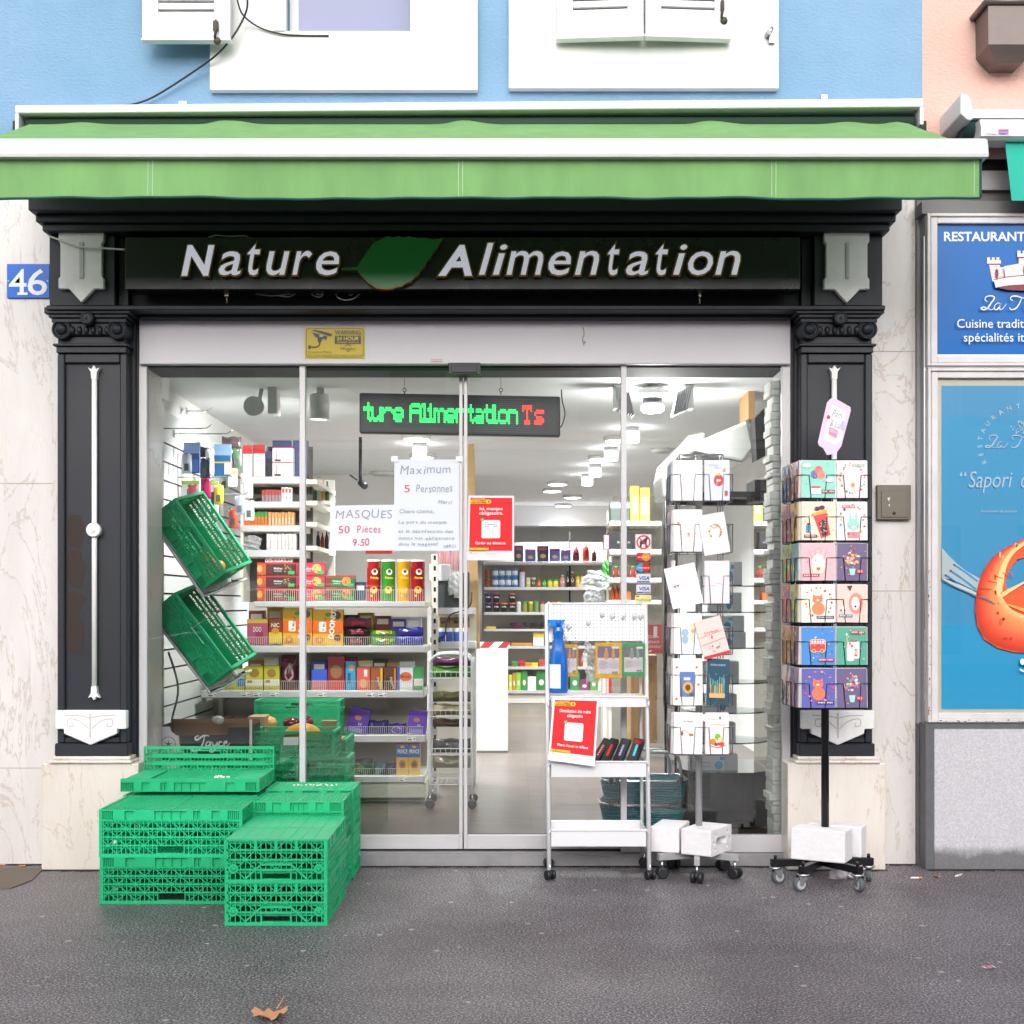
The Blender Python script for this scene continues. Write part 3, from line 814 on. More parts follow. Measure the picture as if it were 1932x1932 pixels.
xv1 = XX(1850, yV)
def val_fn(u, v):
 x = xa - 0.01 + (xv1 - xa + 0.01) * u
 w_ = 0.004 * math.sin(x * 5.1) + 0.003 * math.sin(x * 11.3 + 1) + 0.003 * math.sin(x * 23 + 2)
 return Vector((x, yV + w_ * v * 1.6, zv1 + (zv0 - zv1) * v + 0.0025 * math.sin(x * 3.7 + 0.6) * v + 0.0015 * math.sin(x * 9) * v))
b = MB(fab); b.grid(val_fn, 160, 8)
vo = b.build('valance', awn)
b = MB(M('dark_green_binding', '#1d4a45', 0.8))
b.tube([val_fn(k / 160, 1.0) + Vector((0, 0, -0.002)) for k in range(161)], 0.0055, 6)
b.tube([val_fn(1.0, k / 8) for k in range(9)], 0.0055, 6)
b.build('binding', vo)
for px in (280, 288.5, 865, 873, 1456, 1464, 1838):
 u = (XX(px, yV) - xa + 0.01) / (xv1 - xa + 0.01)
 b = MB(M('pale_stitching', '#c9dfc2', 0.8)); b.tube([val_fn(u, k / 8) + Vector((0, -0.0012, 0)) for k in range(9)], 0.0012, 4); b.build('seam', vo)
for xs_ in (-1.75, 1.45):
 b = MB(white_paint); e = 0.62 if xs_ < 0 else -0.62
 b.tube([(xs_, -0.06, 3.42), (xs_ + e, -0.55, 3.22), (xs_ + e * 0.25, -0.97, zB0 + 0.03)], 0.022, 8)
 b.ball((xs_ + e, -0.55, 3.22), 0.035, 10)
 b.build('folding_arm', awn)
# ================================================================ shop sign, its letter faces given an added glow
sign = thing('shop_sign', 'long black sign board with raised white letters and a green leaf', 'shop sign', (0, -0.2, 2.7))
Ys = -0.28
b = MB(black_deep)
zs0, zs1 = ZZ(546, Ys), ZZ(447, Ys)
b.box((XX(236, Ys), Ys, zs0), (XX(1510, Ys), -0.16, zs1))
b.box((XX(236, Ys) + 0.03, -0.16, zs0 + 0.03), (XX(1510, Ys) - 0.03, -0.1005, zs1 - 0.03))
b.build('board', sign, bevel=0.003)
k1 = 0.5694 * 0.5962
o2, o3 = 1050 * 0.5962, 2141 * 0.5962
L = [('N', 1005, 1195, 0, 1), ('a', 1213, 1342, 0, 0), ('t', 1372, 1450, 0, 0), ('u', 1478, 1612, 0, 0), ('r', 1622, 1738, 0, 0), ('e', 1755, 1888, 0, 0),
  ('A', 588, 782, o2, 1), ('l', 815, 902, o2, 0), ('i', 892, 978, o2, 0), ('m', 968, 1178, o2, 0), ('e', 1202, 1332, o2, 0), ('n', 1348, 1488, o2, 0), ('t', 1530, 1602, o2, 0), ('a', 1632, 1762, o2, 0), ('t', 1797, 1872, o2, 0), ('i', -22, 62, o3, 0), ('o', 62, 205, o3, 0), ('n', 212, 357, o3, 0)]
gold = M('brass_letter_edge', '#8a6a34', 0.32, 0.55, var=(30, 0.35))
lett = M('opal_letter_added_glow', '#eceaf2', 0.3, emit=('#d9d6ea', 0.28))  # faint emission added to lift the letters out of the awning's shade
leaf_m = M('green_leaf_face', '#0c7a38', 0.3)
zb_, Yl = ZZ(521.5, Ys), Ys - 0.035
def put_letter(ch, a, c, off, bold, kb, kw):
 X0, X1 = XX(a * k1 + off + 1, Yl), XX(c * k1 + off - 1, Yl)
 ref = {'N': 58, 'A': 58, 'l': 60, 'i': 57, 't': 59}.get(ch, 45) * sc(Yl)
 for mb, grow, yy in ((kb, 0.022, Yl + 0.002), (kw, 0.0, Yl - 0.001)):
  vs, fs = glyphs(ch, (0.030 if bold else 0.004), 0.22)
  xs = [v[0] for v in vs]; ys = [v[1] for v in vs]
  kx = (X1 - X0) / (max(xs) - min(xs)); kz = ref / (max(ys) - min(0, min(ys)))
  if mb is kb:
   vs, fs = glyphs(ch, (0.030 if bold else 0.004) + grow * 1.35, 0.22)
  x_ = min(xs); pts = [(X0 + (x - x_) * kx, yy, zb_ + y * kz) for x, y in vs]
  i = mb.pts(pts)
  for f in fs: mb.fc([i + q for q in f])
  if mb is kb:
   # skirt: sides of the raised letter
   ed = {}
   for f in fs:
    for q in range(len(f)):
     e = (f[q], f[(q + 1) % len(f)]); ed[e] = 1
   j = mb.pts([(p[0], Ys - 0.0005, p[2]) for p in pts])
   for (p, q) in ed:
    if (q, p) not in ed: mb.fc((i + q, i + p, j + p, j + q))
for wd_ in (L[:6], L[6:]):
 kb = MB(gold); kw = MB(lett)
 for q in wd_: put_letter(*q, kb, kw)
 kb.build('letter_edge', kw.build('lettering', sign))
lf = [(50, 1490), (140, 1485), (165, 1440), (200, 1390), (235, 1345), (290, 1320), (310, 1310), (340, 1320), (365, 1310), (400, 1318), (430, 1310), (470, 1322), (520, 1322), (560, 1330), (618, 1325), (600, 1355), (578, 1390), (565, 1400), (545, 1440), (528, 1452), (515, 1485), (495, 1502), (480, 1530), (460, 1540), (440, 1565), (405, 1578), (390, 1590), (350, 1598), (330, 1606), (290, 1605), (245, 1600), (200, 1570), (165, 1535), (140, 1503), (50, 1500)]
def lfp(Y, g=1.0): return [((P(u * k1 + o2, v * k1, Y).x), (P(u * k1 + o2, v * k1, Y).z)) for u, v in lf]
b = MB(leaf_m); pl = lfp(Ys - 0.045)
cx_, cz_ = sum(p[0] for p in pl) / len(pl), sum(p[1] for p in pl) / len(pl)
b.prism([(cx_ + (x - cx_) * 0.985, cz_ + (z - cz_) * 0.97) for x, z in pl[::-1]], Ys - 0.045, Ys - 0.030)
lo = b.build('leaf', sign)
b = MB(gold); b.prism(pl[::-1], Ys - 0.040, Ys - 0.0005); b.build('leaf_edge', lo)
wire = M('white_cable', '#d9d6d0', 0.5)
cab = MB(wire); cab.tube(spline([P(90, 440, -0.2), P(95, 446, -0.235), P(128, 458, -0.245), P(152, 466, -0.248), P(190, 468, -0.25), P(236, 471, -0.26)], 5), 0.0045, 6)
tag(cab.build('sign_cable'), 'white cable running across the left shield ornament into the sign board', 'cable')
for pts in ([(466, 549), (490, 556), (520, 558), (548, 554), (563, 548)], [(520, 557), (545, 560), (562, 551)], [(582, 548), (592, 558), (606, 560), (612, 548)], [(590, 549), (600, 556), (610, 554)], [(633, 548), (636, 560), (650, 566), (668, 563), (684, 549)], [(658, 548), (660, 557), (666, 555)], [(392, 448), (410, 444), (430, 446), (462, 445), (470, 449)]):
 cab = MB(wire); cab.tube(spline([P(u, v, -0.19 if v > 500 else -0.24) for u, v in pts], 5), 0.0022, 5); cab.build('loose_wire', sign)
for px, py in ((428, 548), (1320, 549)):
 b = MB(M('bare_metal_fixing', '#a59c8c', 0.35, 0.6))
 b.box(P(px - 3, py + 12, -0.2), P(px + 3, py, -0.22)); b.tube([P(px, py + 10, -0.21), P(px, py + 24, -0.21)], 0.004, 6)
 b.box(P(px - 7, py + 5, -0.205), P(px + 6, py + 1, -0.215), M('copper_clip', '#7a4a2c', 0.5, 0.4))
 b.build('fixing', sign)
def plate(name, label, cat, px0, py0, px1, py1, Y, col, mat=None, th=0.004, group=None):
 b = MB(mat or pr); b.box(P(px0, py1, Y), (XX(px1, Y), Y + th, ZZ(py0, Y)), None, col)
 return b, flat(b, Y, mat or pr, 1)
b, f = plate('', '', '', 13, 498, 93, 562, -0.012, '#0064cc', prg, 0.010)
f.text('4', 17, 556, 50, '#e9ecf2', 33, 0.006); f.text('6', 52, 556, 50, '#e9ecf2', 37, 0.006)
f.rect(33, 552, 52, 556.5, '#e9ecf2'); f.circ(16, 530, 1.4, '#c8ccd4'); f.circ(90, 530, 1.4, '#c8ccd4')
tag(b.build('house_number_plate', bevel=0.001), 'blue enamel house number 46 on the left marble wall', 'house number')
b = MB(M('bronze_grey_hatch', '#6f675d', 0.5, 0.3, var=(14, 0.12)))
b.box(P(1655, 980, -0.03), (XX(1719, -0.03), -0.001, ZZ(915, -0.03))); b.box(P(1663, 976, -0.034), (XX(1713, -0.03), -0.0305, ZZ(926, -0.03)))
f = flat(b, -0.035, M('scraped_paint', '#d8d4cc', 0.7), 0); f.poly([(1674, 940), (1680, 938), (1677, 945), (1679, 950)], '#ffffff'); f.poly([(1676, 952), (1679, 951), (1678, 957)], '#ffffff')
b.lathe([(0.008, 0), (0.008, -0.004), (0, -0.005)], P(1687, 968, -0.034), 'y', 12, M('keyhole_dark', '#3a3631', 0.4, 0.5))
tag(b.build('meter_hatch', bevel=0.003), 'square bronze grey metal hatch on the right marble strip', 'hatch')
b, f = plate('', '', '', 575, 617, 688.5, 677, -0.053, '#cdb410', prg, 0.002)
f.rrect(577.5, 619.5, 686, 674.5, 5, '#2b2712'); f.rrect(578.5, 620.5, 685, 673.5, 4.5, '#cdb410')
f.poly([(588.5, 623.5), (594, 622), (627, 630), (625, 635), (619, 634)], '#23201a'); f.poly([(589, 627), (618, 635), (616, 641), (595, 636)], '#23201a')
f.circ(606, 634, 4, '#b9b9b0', 2); f.poly([(599, 637), (608, 638.5), (607, 644), (603, 648), (600, 645)], '#23201a')
f.line([(604, 646), (602, 652), (597, 655), (586, 655)], 2.6, '#23201a', 4); f.rect(582, 652, 586, 659, '#23201a')
f.text('WARNING', 632, 631.5, 8, '#23201a', 49, 0.01); f.rect(632, 634, 681, 649, '#23201a'); f.text('24 HOUR', 635.5, 642.5, 7, '#e6cf1c', 42, 0.02); f.text('INTERNET MONITOR', 636, 647.5, 2.6, '#e6cf1c', 41, 0.01)
f.text('Hiseeu', 643, 660.5, 6, '#5a5220', 27); f.lines([[(652, 653.5), (657.5, 650), (663, 653.5)], [(654.5, 661.5), (657.5, 664), (660, 661.5)]], 1.2, '#23201a')
f.text('Attention Please', 581, 666, 3.6, '#4a431c', 45); f.text('You have entered the monitoring area.', 581, 672, 3.3, '#4a431c', 102)
tag(b.build('warning_sticker'), 'yellow camera warning sticker on the grey shutter housing', 'sticker')
b, f = plate('', '', '', 812, 676, 836, 684, -0.052, '#d8cdd0', pr, 0.0012); f.rect(813, 680.5, 835, 682.5, '#c8707c'); f.rect(813, 677.5, 835, 679, '#a8a0a2')
tag(b.build('makers_label'), 'tiny pale label with a red line low on the shutter housing', 'label')
b = MB(M('black_cable', '#26262a', 0.6))
b.tube(spline([P(444, -30, -0.15), P(449, 5, -0.16), P(460, 30, -0.10), P(490, 52, -0.06), P(530, 64, -0.055), P(570, 67, -0.05), P(620, 67.5, -0.05)], 6), 0.0042, 6)
b.tube(spline([P(462, -30, -0.15), P(467, 5, -0.16), P(461, 31, -0.11), P(440, 68, -0.11), P(410, 102, -0.09), P(370, 132, -0.05), P(300, 177, -0.03), P(262, 194, -0.03), P(225, 201, -0.03)], 6), 0.0052, 6)
tag(b.build('wall_cable'), 'two thin black cables sagging across the blue wall beside the left window', 'cable')
# ================================================================ pink restaurant next door
Yr = -0.13
rest = thing('restaurant_building', 'pink rendered restaurant building with granite base on the right', 'building', (3.2, 0, 0))
XE = 5.5
b = MB(stucco_pink); b.box((XR + 0.0005, 0, 3.50), (XE, 0.3, 7.5)); b.build('upper_wall', rest)
b = MB(grey_paint)
b.box((XX(1727, 0) + 0.001, -0.03, ZZ(1369, Yr)), (XX(1750, Yr) - 0.001, 0.28, ZZ(402, Yr)))
b.box((XX(1743, -0.08), -0.08, ZZ(1369, Yr)), (XX(1750, Yr) - 0.0015, -0.031, ZZ(405, Yr)))
b.build('corner_strip', rest)
b = MB(granite); b.box((XX(1762, Yr), Yr, 0), (XE, 0.3, ZZ(1374, Yr))); b.build('granite_base', rest, bevel=0.004)
b = MB(dark_stone); b.box((XX(1727, 0) + 0.001, -0.032, 0), (XX(1746, -0.1), 0.28, ZZ(1371, Yr)))
b.prism([(XX(1746, Yr), 0), (XX(1762, Yr) - 0.001, 0), (XX(1762, Yr) - 0.001, ZZ(1374, Yr)), (XE, ZZ(1374, Yr)), (XE, ZZ(1366, Yr)), (XX(1746, Yr), ZZ(1366, Yr))], Yr - 0.004, 0.2)
b.build('stone_border', rest)
b = MB(M('dull_grey_fascia', '#6f6c6c', 0.6, var=(7, 0.2)))
zA = ZZ(402, Yr)
b.box((XX(1742, Yr), Yr + 0.02, zA + 0.004), (XE, 0.28, ZZ(377, Yr)))
b.box((XX(1727, 0), -0.02, ZZ(377, Yr) + 0.0005), (XE, 0.28, 3.40))
b.build('fascia', rest)
b = MB(M('pale_grey_band', '#a7a2a2', 0.6, var=(9, 0.2))); b.box((XX(1735, -0.05), -0.05, ZZ(358, -0.05)), (XE, -0.0205, ZZ(322, -0.05))); b.build('fascia_band', rest)
b = MB(M('rust_red_band', '#6d3a30', 0.7)); b.box((XX(1735, -0.05), -0.045, ZZ(272, -0.05)), (XE, -0.0205, ZZ(258, -0.05))); b.build('fascia_band', rest)
b = MB(dark); b.box((XX(1735, -0.05), -0.04, ZZ(320, -0.05)), (XE, -0.0205, ZZ(300, -0.05))); b.build('fascia_shadow_gap', rest)
b = MB(M('tarnished_copper', '#6d625f', 0.42, 0.45, var=(5, 0.22)))
def ringq(xl, xr, yf, z): return [(xl, yf, z), (xr, yf, z), (xr, -0.001, z), (xl, -0.001, z)]
lv = [ringq(2.236, 2.48, -.178, 4.085), ringq(2.239, 2.477, -.174, 3.888), ringq(2.262, 2.454, -.152, 3.858), ringq(2.298, 2.418, -.114, 3.822)]
ids = [b.pts(r_) for r_ in lv]
for q in range(3):
 for e in range(4):
  e2 = (e + 1) % 4; b.fc((ids[q] + e, ids[q] + e2, ids[q + 1] + e2, ids[q + 1] + e))
b.fc([ids[3] + e for e in range(4)])
x_, y_, z_ = 2.234, -.182, 4.085
b.tube([(x_ - 0.01, 0, z_), (x_ - 0.01, y_, z_), (2.49, y_, z_), (2.49, 0, z_)], 0.016, 8)
b.build('rain_head', rest)
b = MB(old_white)
def frame(pa, pt, pb_, fw, Y, th=0.05):
 x0, z1, z0 = XX(pa, Y), ZZ(pt, Y), ZZ(pb_, Y); w_ = fw * sc(Y)
 b.box((x0, Y, z0), (x0 + w_, Y + th, z1)); b.box((x0 + w_, Y, z1 - w_), (XE, Y + th, z1)); b.box((x0 + w_, Y, z0), (XE, Y + th, z0 + w_))
frame(1750, 402, 690, 6, Yr - 0.012); frame(1756.5, 408.5, 684, 12.5, Yr - 0.002)
frame(1751, 694, 1363, 6, Yr - 0.012); frame(1757.5, 700.5, 1357, 12.5, Yr - 0.002)
b.box((XX(1750, Yr), Yr + 0.0, ZZ(694, Yr)), (XE, Yr + 0.04, ZZ(690, Yr)))
b.build('sign_frame', rest, bevel=0.003)
b = MB(M('rust_spots', '#6e4a36', 0.8)); rr_ = random.Random(5)
f = flat(b, Yr - 0.0135)
for _ in range(26):
 a_ = 1752.5 + rr_.uniform(-1, 3); c_ = rr_.uniform(1060, 1358); f.circ(a_, c_, rr_.uniform(0.4, 1.6), '#6e4a36', rr_.uniform(0.8, 3.0), 7, False)
for _ in range(14):
 f.circ(rr_.uniform(1760, 1930), rr_.uniform(1358, 1362), rr_.uniform(0.8, 3), '#6e4a36', rr_.uniform(0.4, 1.2), 7, False)
o = b.build('rust_spots', rest); o['kind'] = 'stuff'
Yp = Yr + 0.02
b = MB(prg); b.box((XX(1769, Yp), Yp, ZZ(668, Yp)), (XE - 0.02, Yp + 0.01, ZZ(418, Yp)), None, '#0060ac')
f = flat(b, Yp, prg, 1)
WH = '#e4e4f0'
f.text('RESTAURANT', 1781, 454.5, 17.5, WH, 153, 0.022)
cl, cd = '#e8d8d6', '#7a3540'
def tower(x0, x1, y0, y1, lean, bt=3):
 w_ = x1 - x0
 f.poly([(x0 + lean, y0), (x1 + lean, y0), (x1, y1), (x0, y1)], cl)
 f.poly([(x0 + lean - 3, y0 - 2), (x1 + lean + 3, y0 - 2), (x1 + lean + 2, y0 + 5), (x0 + lean - 2, y0 + 5)], cd)
 f.poly([(x0 + lean - 3, y0 - 4), (x1 + lean + 3, y0 - 4), (x1 + lean + 3, y0 + 2.5), (x0 + lean - 3, y0 + 2.5)], cl)
 for q in range(bt):
  xq = x0 + lean - 3 + (w_ + 6) * (q + 0.0) / bt
  f.poly([(xq, y0 - 9), (xq + (w_ + 6) / bt * 0.62, y0 - 9), (xq + (w_ + 6) / bt * 0.62, y0 - 4), (xq, y0 - 4)], cl)
 f.circ((x0 + x1) / 2 + lean * 0.3, (y0 + y1) / 2 + 4, w_ * 0.17, cd, (y1 - y0) * 0.26, 12)
 for q in range(4): f.line([(x0 + lean * (1 - q / 4), y0 + 8 + q * (y1 - y0 - 10) / 4), (x1 + lean * (1 - q / 4), y0 + 8 + q * (y1 - y0 - 10) / 4)], 0.5, '#aa8888', 0)
for xs in ((1886, 1905), (1990, 2009)): f.poly([(xs[0], 505), (xs[1] + 20, 500), (xs[1] + 20, 525), (xs[0], 525)], cl)
tower(1872, 1892, 495, 531, -7); tower(1921, 1945, 483, 531, 0); tower(1974, 1994, 495, 531, 7)
f.poly([(1892, 504), (1921, 499), (1921, 527), (1895, 530)], cl); f.poly([(1945, 499), (1974, 504), (1972, 530), (1945, 527)], cl)
f.poly([(1872, 529), (1900, 523), (1933, 521), (1966, 523), (1994, 529), (1990, 545), (1966, 541), (1933, 539), (1900, 541), (1876, 545)], cl)
f.line([(1872, 530), (1900, 524), (1933, 522), (1966, 524), (1994, 530)], 1.6, cd, 4)
f.poly([(1876, 544), (1900, 540), (1933, 538), (1966, 540), (1990, 544), (1966, 549), (1933, 550.5), (1900, 549)], cd)
def la_tour(x, y, k, col):
 """flowing script: L a   T o u r"""
 def st(pts, w0=1.2, w1=3.4): f.line([(x + u * k, y + v * k) for u, v in pts], (w0 * k, w1 * k), col, 6, False)
 st([(14, -18), (9, -22), (12, -29), (24, -31), (30, -26), (22, -14), (14, -3), (6, 0), (0, -3), (6, -6), (16, -2), (24, 0), (31, -5)])
 st([(44, -12), (38, -15), (31, -9), (30, -2), (35, 0), (41, -6), (45, -14), (42, -5), (43, 0), (48, -2), (57, -13)], 1.0, 2.8)
 st([(72, -20), (66, -24), (70, -30), (82, -30), (94, -26), (104, -28)], 1.0, 2.6)
 st([(92, -28), (86, -14), (78, -3), (68, 0), (64, -5)], 1.0, 3.2)
 for ox, gl in ((98, 'o'), (116, 'u'), (136, 'r')):
  if gl == 'o': st([(ox + 10, -12), (ox + 2, -12), (ox, -3), (ox + 6, 0), (ox + 11, -7), (ox + 8, -13), (ox + 18, -12)], 1, 2.6)
  if gl == 'u': st([(ox, -13), (ox + 2, -2), (ox + 7, -1), (ox + 13, -13), (ox + 12, -1), (ox + 20, -8)], 1, 2.6)
  if gl == 'r': st([(ox, -10), (ox + 4, -14), (ox + 3, -1), (ox + 5, -10), (ox + 12, -13)], 1, 2.6)
 f.nxt()
la_tour(1848, 586, 0.84, WH)
f.text('Cuisine traditionnelle', 1803, 620, 17, WH, 198, 0.0); f.text('spécialités italiennes', 1815.5, 646, 17, WH, 188, 0.0)
tag(b.build('restaurant_sign'), 'dark blue restaurant sign with a mural crown and white lettering', 'sign')
b = MB(prg)
b.box((XX(1769.5, Yp), Yp, ZZ(1345, Yp)), (XE - 0.02, Yp + 0.01, ZZ(714, Yp)), None, '#e8ddc6')
f = flat(b, Yp, prg, 1)
f.rect(1776, 728, 2120, 1338, '#5ab4e6')
f.rect(1776, 728, 2120, 786, '#68b2e2'); f.rect(1776, 1180, 2120, 1338, '#44bcf2')
ww = '#dceef6'
for q, ch in enumerate('RESTAURANT'):
 t = R(205 - 13.2 * q * 0.88); rx, ry = 86, 74
 f.text(ch, 1936 + rx * math.cos(t) * 0.97, 842 - ry * math.sin(t) * 0.95 - 2, 9, ww, None, 0.006, 0, 'c', t - R(90))
for q in range(60):
 f.circ(1928 + random.gauss(0, 9) * (0.6 + (q % 5) * 0.12), 795 + (q % 12) * 2.0, random.uniform(0.7, 1.8), ww, random.uniform(0.9, 2.2), 6, False)
f.nxt()
la_tour(1858, 845, 0.76, ww)
f.text('“', 1810, 915, 26, ww, 13, 0.0, 0.2); f.text('Sapori', 1826, 920, 32, ww, 83, -0.004, 0.24); f.text('di mare”', 1925, 920, 32, ww, 104, -0.004, 0.24)
f.text('Assortiment de poissons', 1849, 967, 5.2, ww, 68, 0.0)
fk, fs_, fd = '#dfe8ea', '#aebfc6', '#6d7b82'
f.poly([(1776, 1034), (1790, 1050), (1806, 1065), (1822, 1078), (1850, 1093), (1860, 1120), (1835, 1113), (1800, 1095), (1776, 1090)], fk)
for (a0, c0), (a1, c1) in (((1799, 1066), (1843, 1097)), ((1792, 1077), (1840, 1112)), ((1783, 1085), (1838, 1126))):
 f.line([(a0, c0), ((a0 + a1) / 2, (c0 + c1) / 2 - 1), (a1, c1)], 3.6, '#5ab4e6', 4); f.circ(a0, c0, 2.4, fd, 2.0)
f.line([(1776, 1091), (1800, 1103), (1835, 1118), (1870, 1137)], (2, 7), fs_, 6); f.line([(1776, 1094), (1800, 1107), (1835, 1122), (1872, 1139)], 2.0, fd, 6)
pc = [(1932, 1018), (1900, 1033), (1872, 1052), (1850, 1085), (1840, 1120), (1838, 1150), (1842, 1180), (1855, 1206), (1880, 1222), (1910, 1230), (1945, 1232), (1985, 1222), (2020, 1200), (2040, 1170), (2044, 1120), (2020, 1110), (2000, 1140), (1990, 1160), (1960, 1165), (1945, 1140), (1950, 1120), (1936, 1105), (1915, 1108), (1900, 1120), (1895, 1100), (1902, 1075), (1918, 1055), (1960, 1045), (1990, 1030), (1975, 1012)]
f.poly(pc, '#e8603c')
po = spline(pc[:17], 3); pi_ = spline([(1936, 1022), (1908, 1042), (1894, 1066), (1888, 1090), (1886, 1110), (1890, 1122), (1897, 1132), (1910, 1146), (1930, 1155), (1950, 1160), (1962, 1164), (1975, 1166), (1985, 1164), (1992, 1160), (2000, 1150), (2008, 1135), (2015, 1118)], 3)
for k in range(15):
 t = 0.06 + 0.06 * k; cc = [(0xb8, 0x38, 0x2c), (0xe0, 0x50, 0x3a), (0xee, 0x78, 0x54), (0xf2, 0x96, 0x5c), (0xfa, 0xd8, 0xa0)]; u = t * 4; a = cc[min(3, int(u))]; c_ = cc[min(4, int(u) + 1)]
 f.line([(p[0] + (q[0] - p[0]) * t, p[1] + (q[1] - p[1]) * t) for p, q in zip(po, pi_)], 4.6, '#%02x%02x%02x' % tuple(int(x + (y - x) * (u % 1)) for x, y in zip(a, c_)))
for k in range(40):
 q = random.randrange(len(po)); t = random.uniform(.1, .9); x, y = po[q][0] + (pi_[q][0] - po[q][0]) * t, po[q][1] + (pi_[q][1] - po[q][1]) * t
 f.circ(x, y, random.uniform(1, 4), random.choice(['#f6b68c', '#c8442e', '#f8d0a8', '#e0603e']), random.uniform(1, 7), 7, False)
f.nxt()
f.line([(1936, 1022), (1908, 1042), (1892, 1066), (1884, 1098), (1884, 1122), (1905, 1112), (1930, 1098)], (3, 13), '#f7c98c', 5)
f.line([(1898, 1140), (1925, 1150), (1950, 1156), (1985, 1160)], (2, 9), '#f3a05c', 5)
for q in range(5): f.line([(1846 + q * 14, 1110 - q * 16 + q * q * 2), (1868 + q * 10, 1112 - q * 14 + q * q * 2)], 1.2, '#b8432c')
f.line([(1842, 1125), (1858, 1130), (1874, 1140)], (1, 4), fd, 4)
f.circ(1925, 1248, 4, ww, 6); f.circ(1931, 1252, 2.5, ww, 5); f.line([(1920, 1262), (1928, 1266), (1936, 1262)], 3, ww, 4)
post = b.build('window_poster')
tag(post, 'light blue window poster with a red prawn on a fork', 'poster')
b = MB(glassmat('poster_glass', '#f4f8fa', 0.0, 1.5))
b.face([(XX(1769.5, Yp), Yp - 0.0125, ZZ(1345, Yp)), (XE - 0.02, Yp - 0.0125, ZZ(1345, Yp)), (XE - 0.02, Yp - 0.0125, ZZ(714, Yp)), (XX(1769.5, Yp), Yp - 0.0125, ZZ(714, Yp))]); b.build('cover_glass', post)
aw2 = thing('restaurant_awning', 'half closed awning with white cassette and teal green valance on the pink wall', 'awning', (3.4, -0.2, 3.3))
b = MB(white_paint)
Yq = -0.16
pl = [(1794, 198), (1805, 199), (1812, 206), (1816, 225), (1816, 246), (1808, 247), (1794, 235)]
b.prism([(XX(u, Yq), ZZ(v, Yq)) for u, v in pl][::-1], -0.30, -0.001)
b.build('end_plate', aw2, bevel=0.004)
b = MB(white_paint)
b.box((XX(1811, -0.22), -0.22, ZZ(222, -0.22)), (XE, -0.002, ZZ(207, -0.22)))
pf = [(-0.26, ZZ(262, -0.28)), (-0.285, ZZ(257, -0.28)), (-0.29, ZZ(242, -0.28)), (-0.27, ZZ(224, -0.28)), (-0.20, ZZ(222.5, -0.28)), (-0.16, ZZ(262, -0.28))]
i = b.pts([(XX(1850, -0.28), y, z) for y, z in pf] + [(XE, y, z) for y, z in pf])
for k in range(6): j = (k + 1) % 6; b.fc((i + k, i + j, i + 6 + j, i + 6 + k))
b.fc(range(i + 5, i - 1, -1)); b.build('cassette', aw2)
b = MB(M('dark_teal_roll', '#173a3c', 0.7)); b.tube([(XX(1817, -0.2), -0.17, ZZ(242, -0.2)), (XE, -0.17, ZZ(242, -0.2))], 0.045, 12); b.build('roller', aw2)
b = MB(prg); f = flat(b, -0.2915, prg, 0); f.rect(1862, 244, 1882, 252, '#e9dcdf'); f.rect(1884, 244, 1903, 248, '#c2407c'); f.rect(1884, 248.5, 1903, 252, '#8a8fd0'); b.build('makers_label', aw2)
b = MB(M('teal_canvas', '#17a894', 0.75, var=(3, 0.12)))
def tv(u, v):
 x0_, x1_ = XX(1898 - 8 * (1 - v) * 0 + 10 * v, -0.25), XE
 x = x0_ + (x1_ - x0_) * u
 return Vector((x, -0.235 - 0.03 * v + 0.012 * math.sin(x * 14) * v, ZZ(262, -0.25) + (ZZ(379, -0.25) - ZZ(262, -0.25)) * v))
b.grid(tv, 60, 8); b.build('valance', aw2)
# ================================================================ folding crates
from mathutils.geometry import tessellate_polygon
green = M('green_crate_plastic', '#18be82', 0.42, var=(7, 0.13), bump=(90, 0.08, 0.001))
_n, _l = green.node_tree.nodes, green.node_tree.links; _b = _n['Principled BSDF']; _s = _b.inputs['Base Color'].links[0].from_socket
_t = _n.new('ShaderNodeTexCoord').outputs['Object']; _z = ramp(_n, [(0.56, 0.0), (0.7, 0.55)]); _l.new(noise(_n, _l, _t, 26, 6, 0.75, 1.5), _z.inputs[0])
_oi = _n.new('ShaderNodeObjectInfo'); _r = ramp(_n, [(0.0, '#dde2dc'), (1.0, '#ffffff')]); _l.new(_oi.outputs['Random'], _r.inputs[0])
_l.new(mixc(_n, _l, 1.0, mixc(_n, _l, _z.outputs[0], _s, '#6cc8a2'), _r.outputs[0], 'MULTIPLY'), _b.inputs['Base Color'])
green_in = M('deep_green_crate_plastic', '#0b7044', 0.42, var=(7, 0.10))
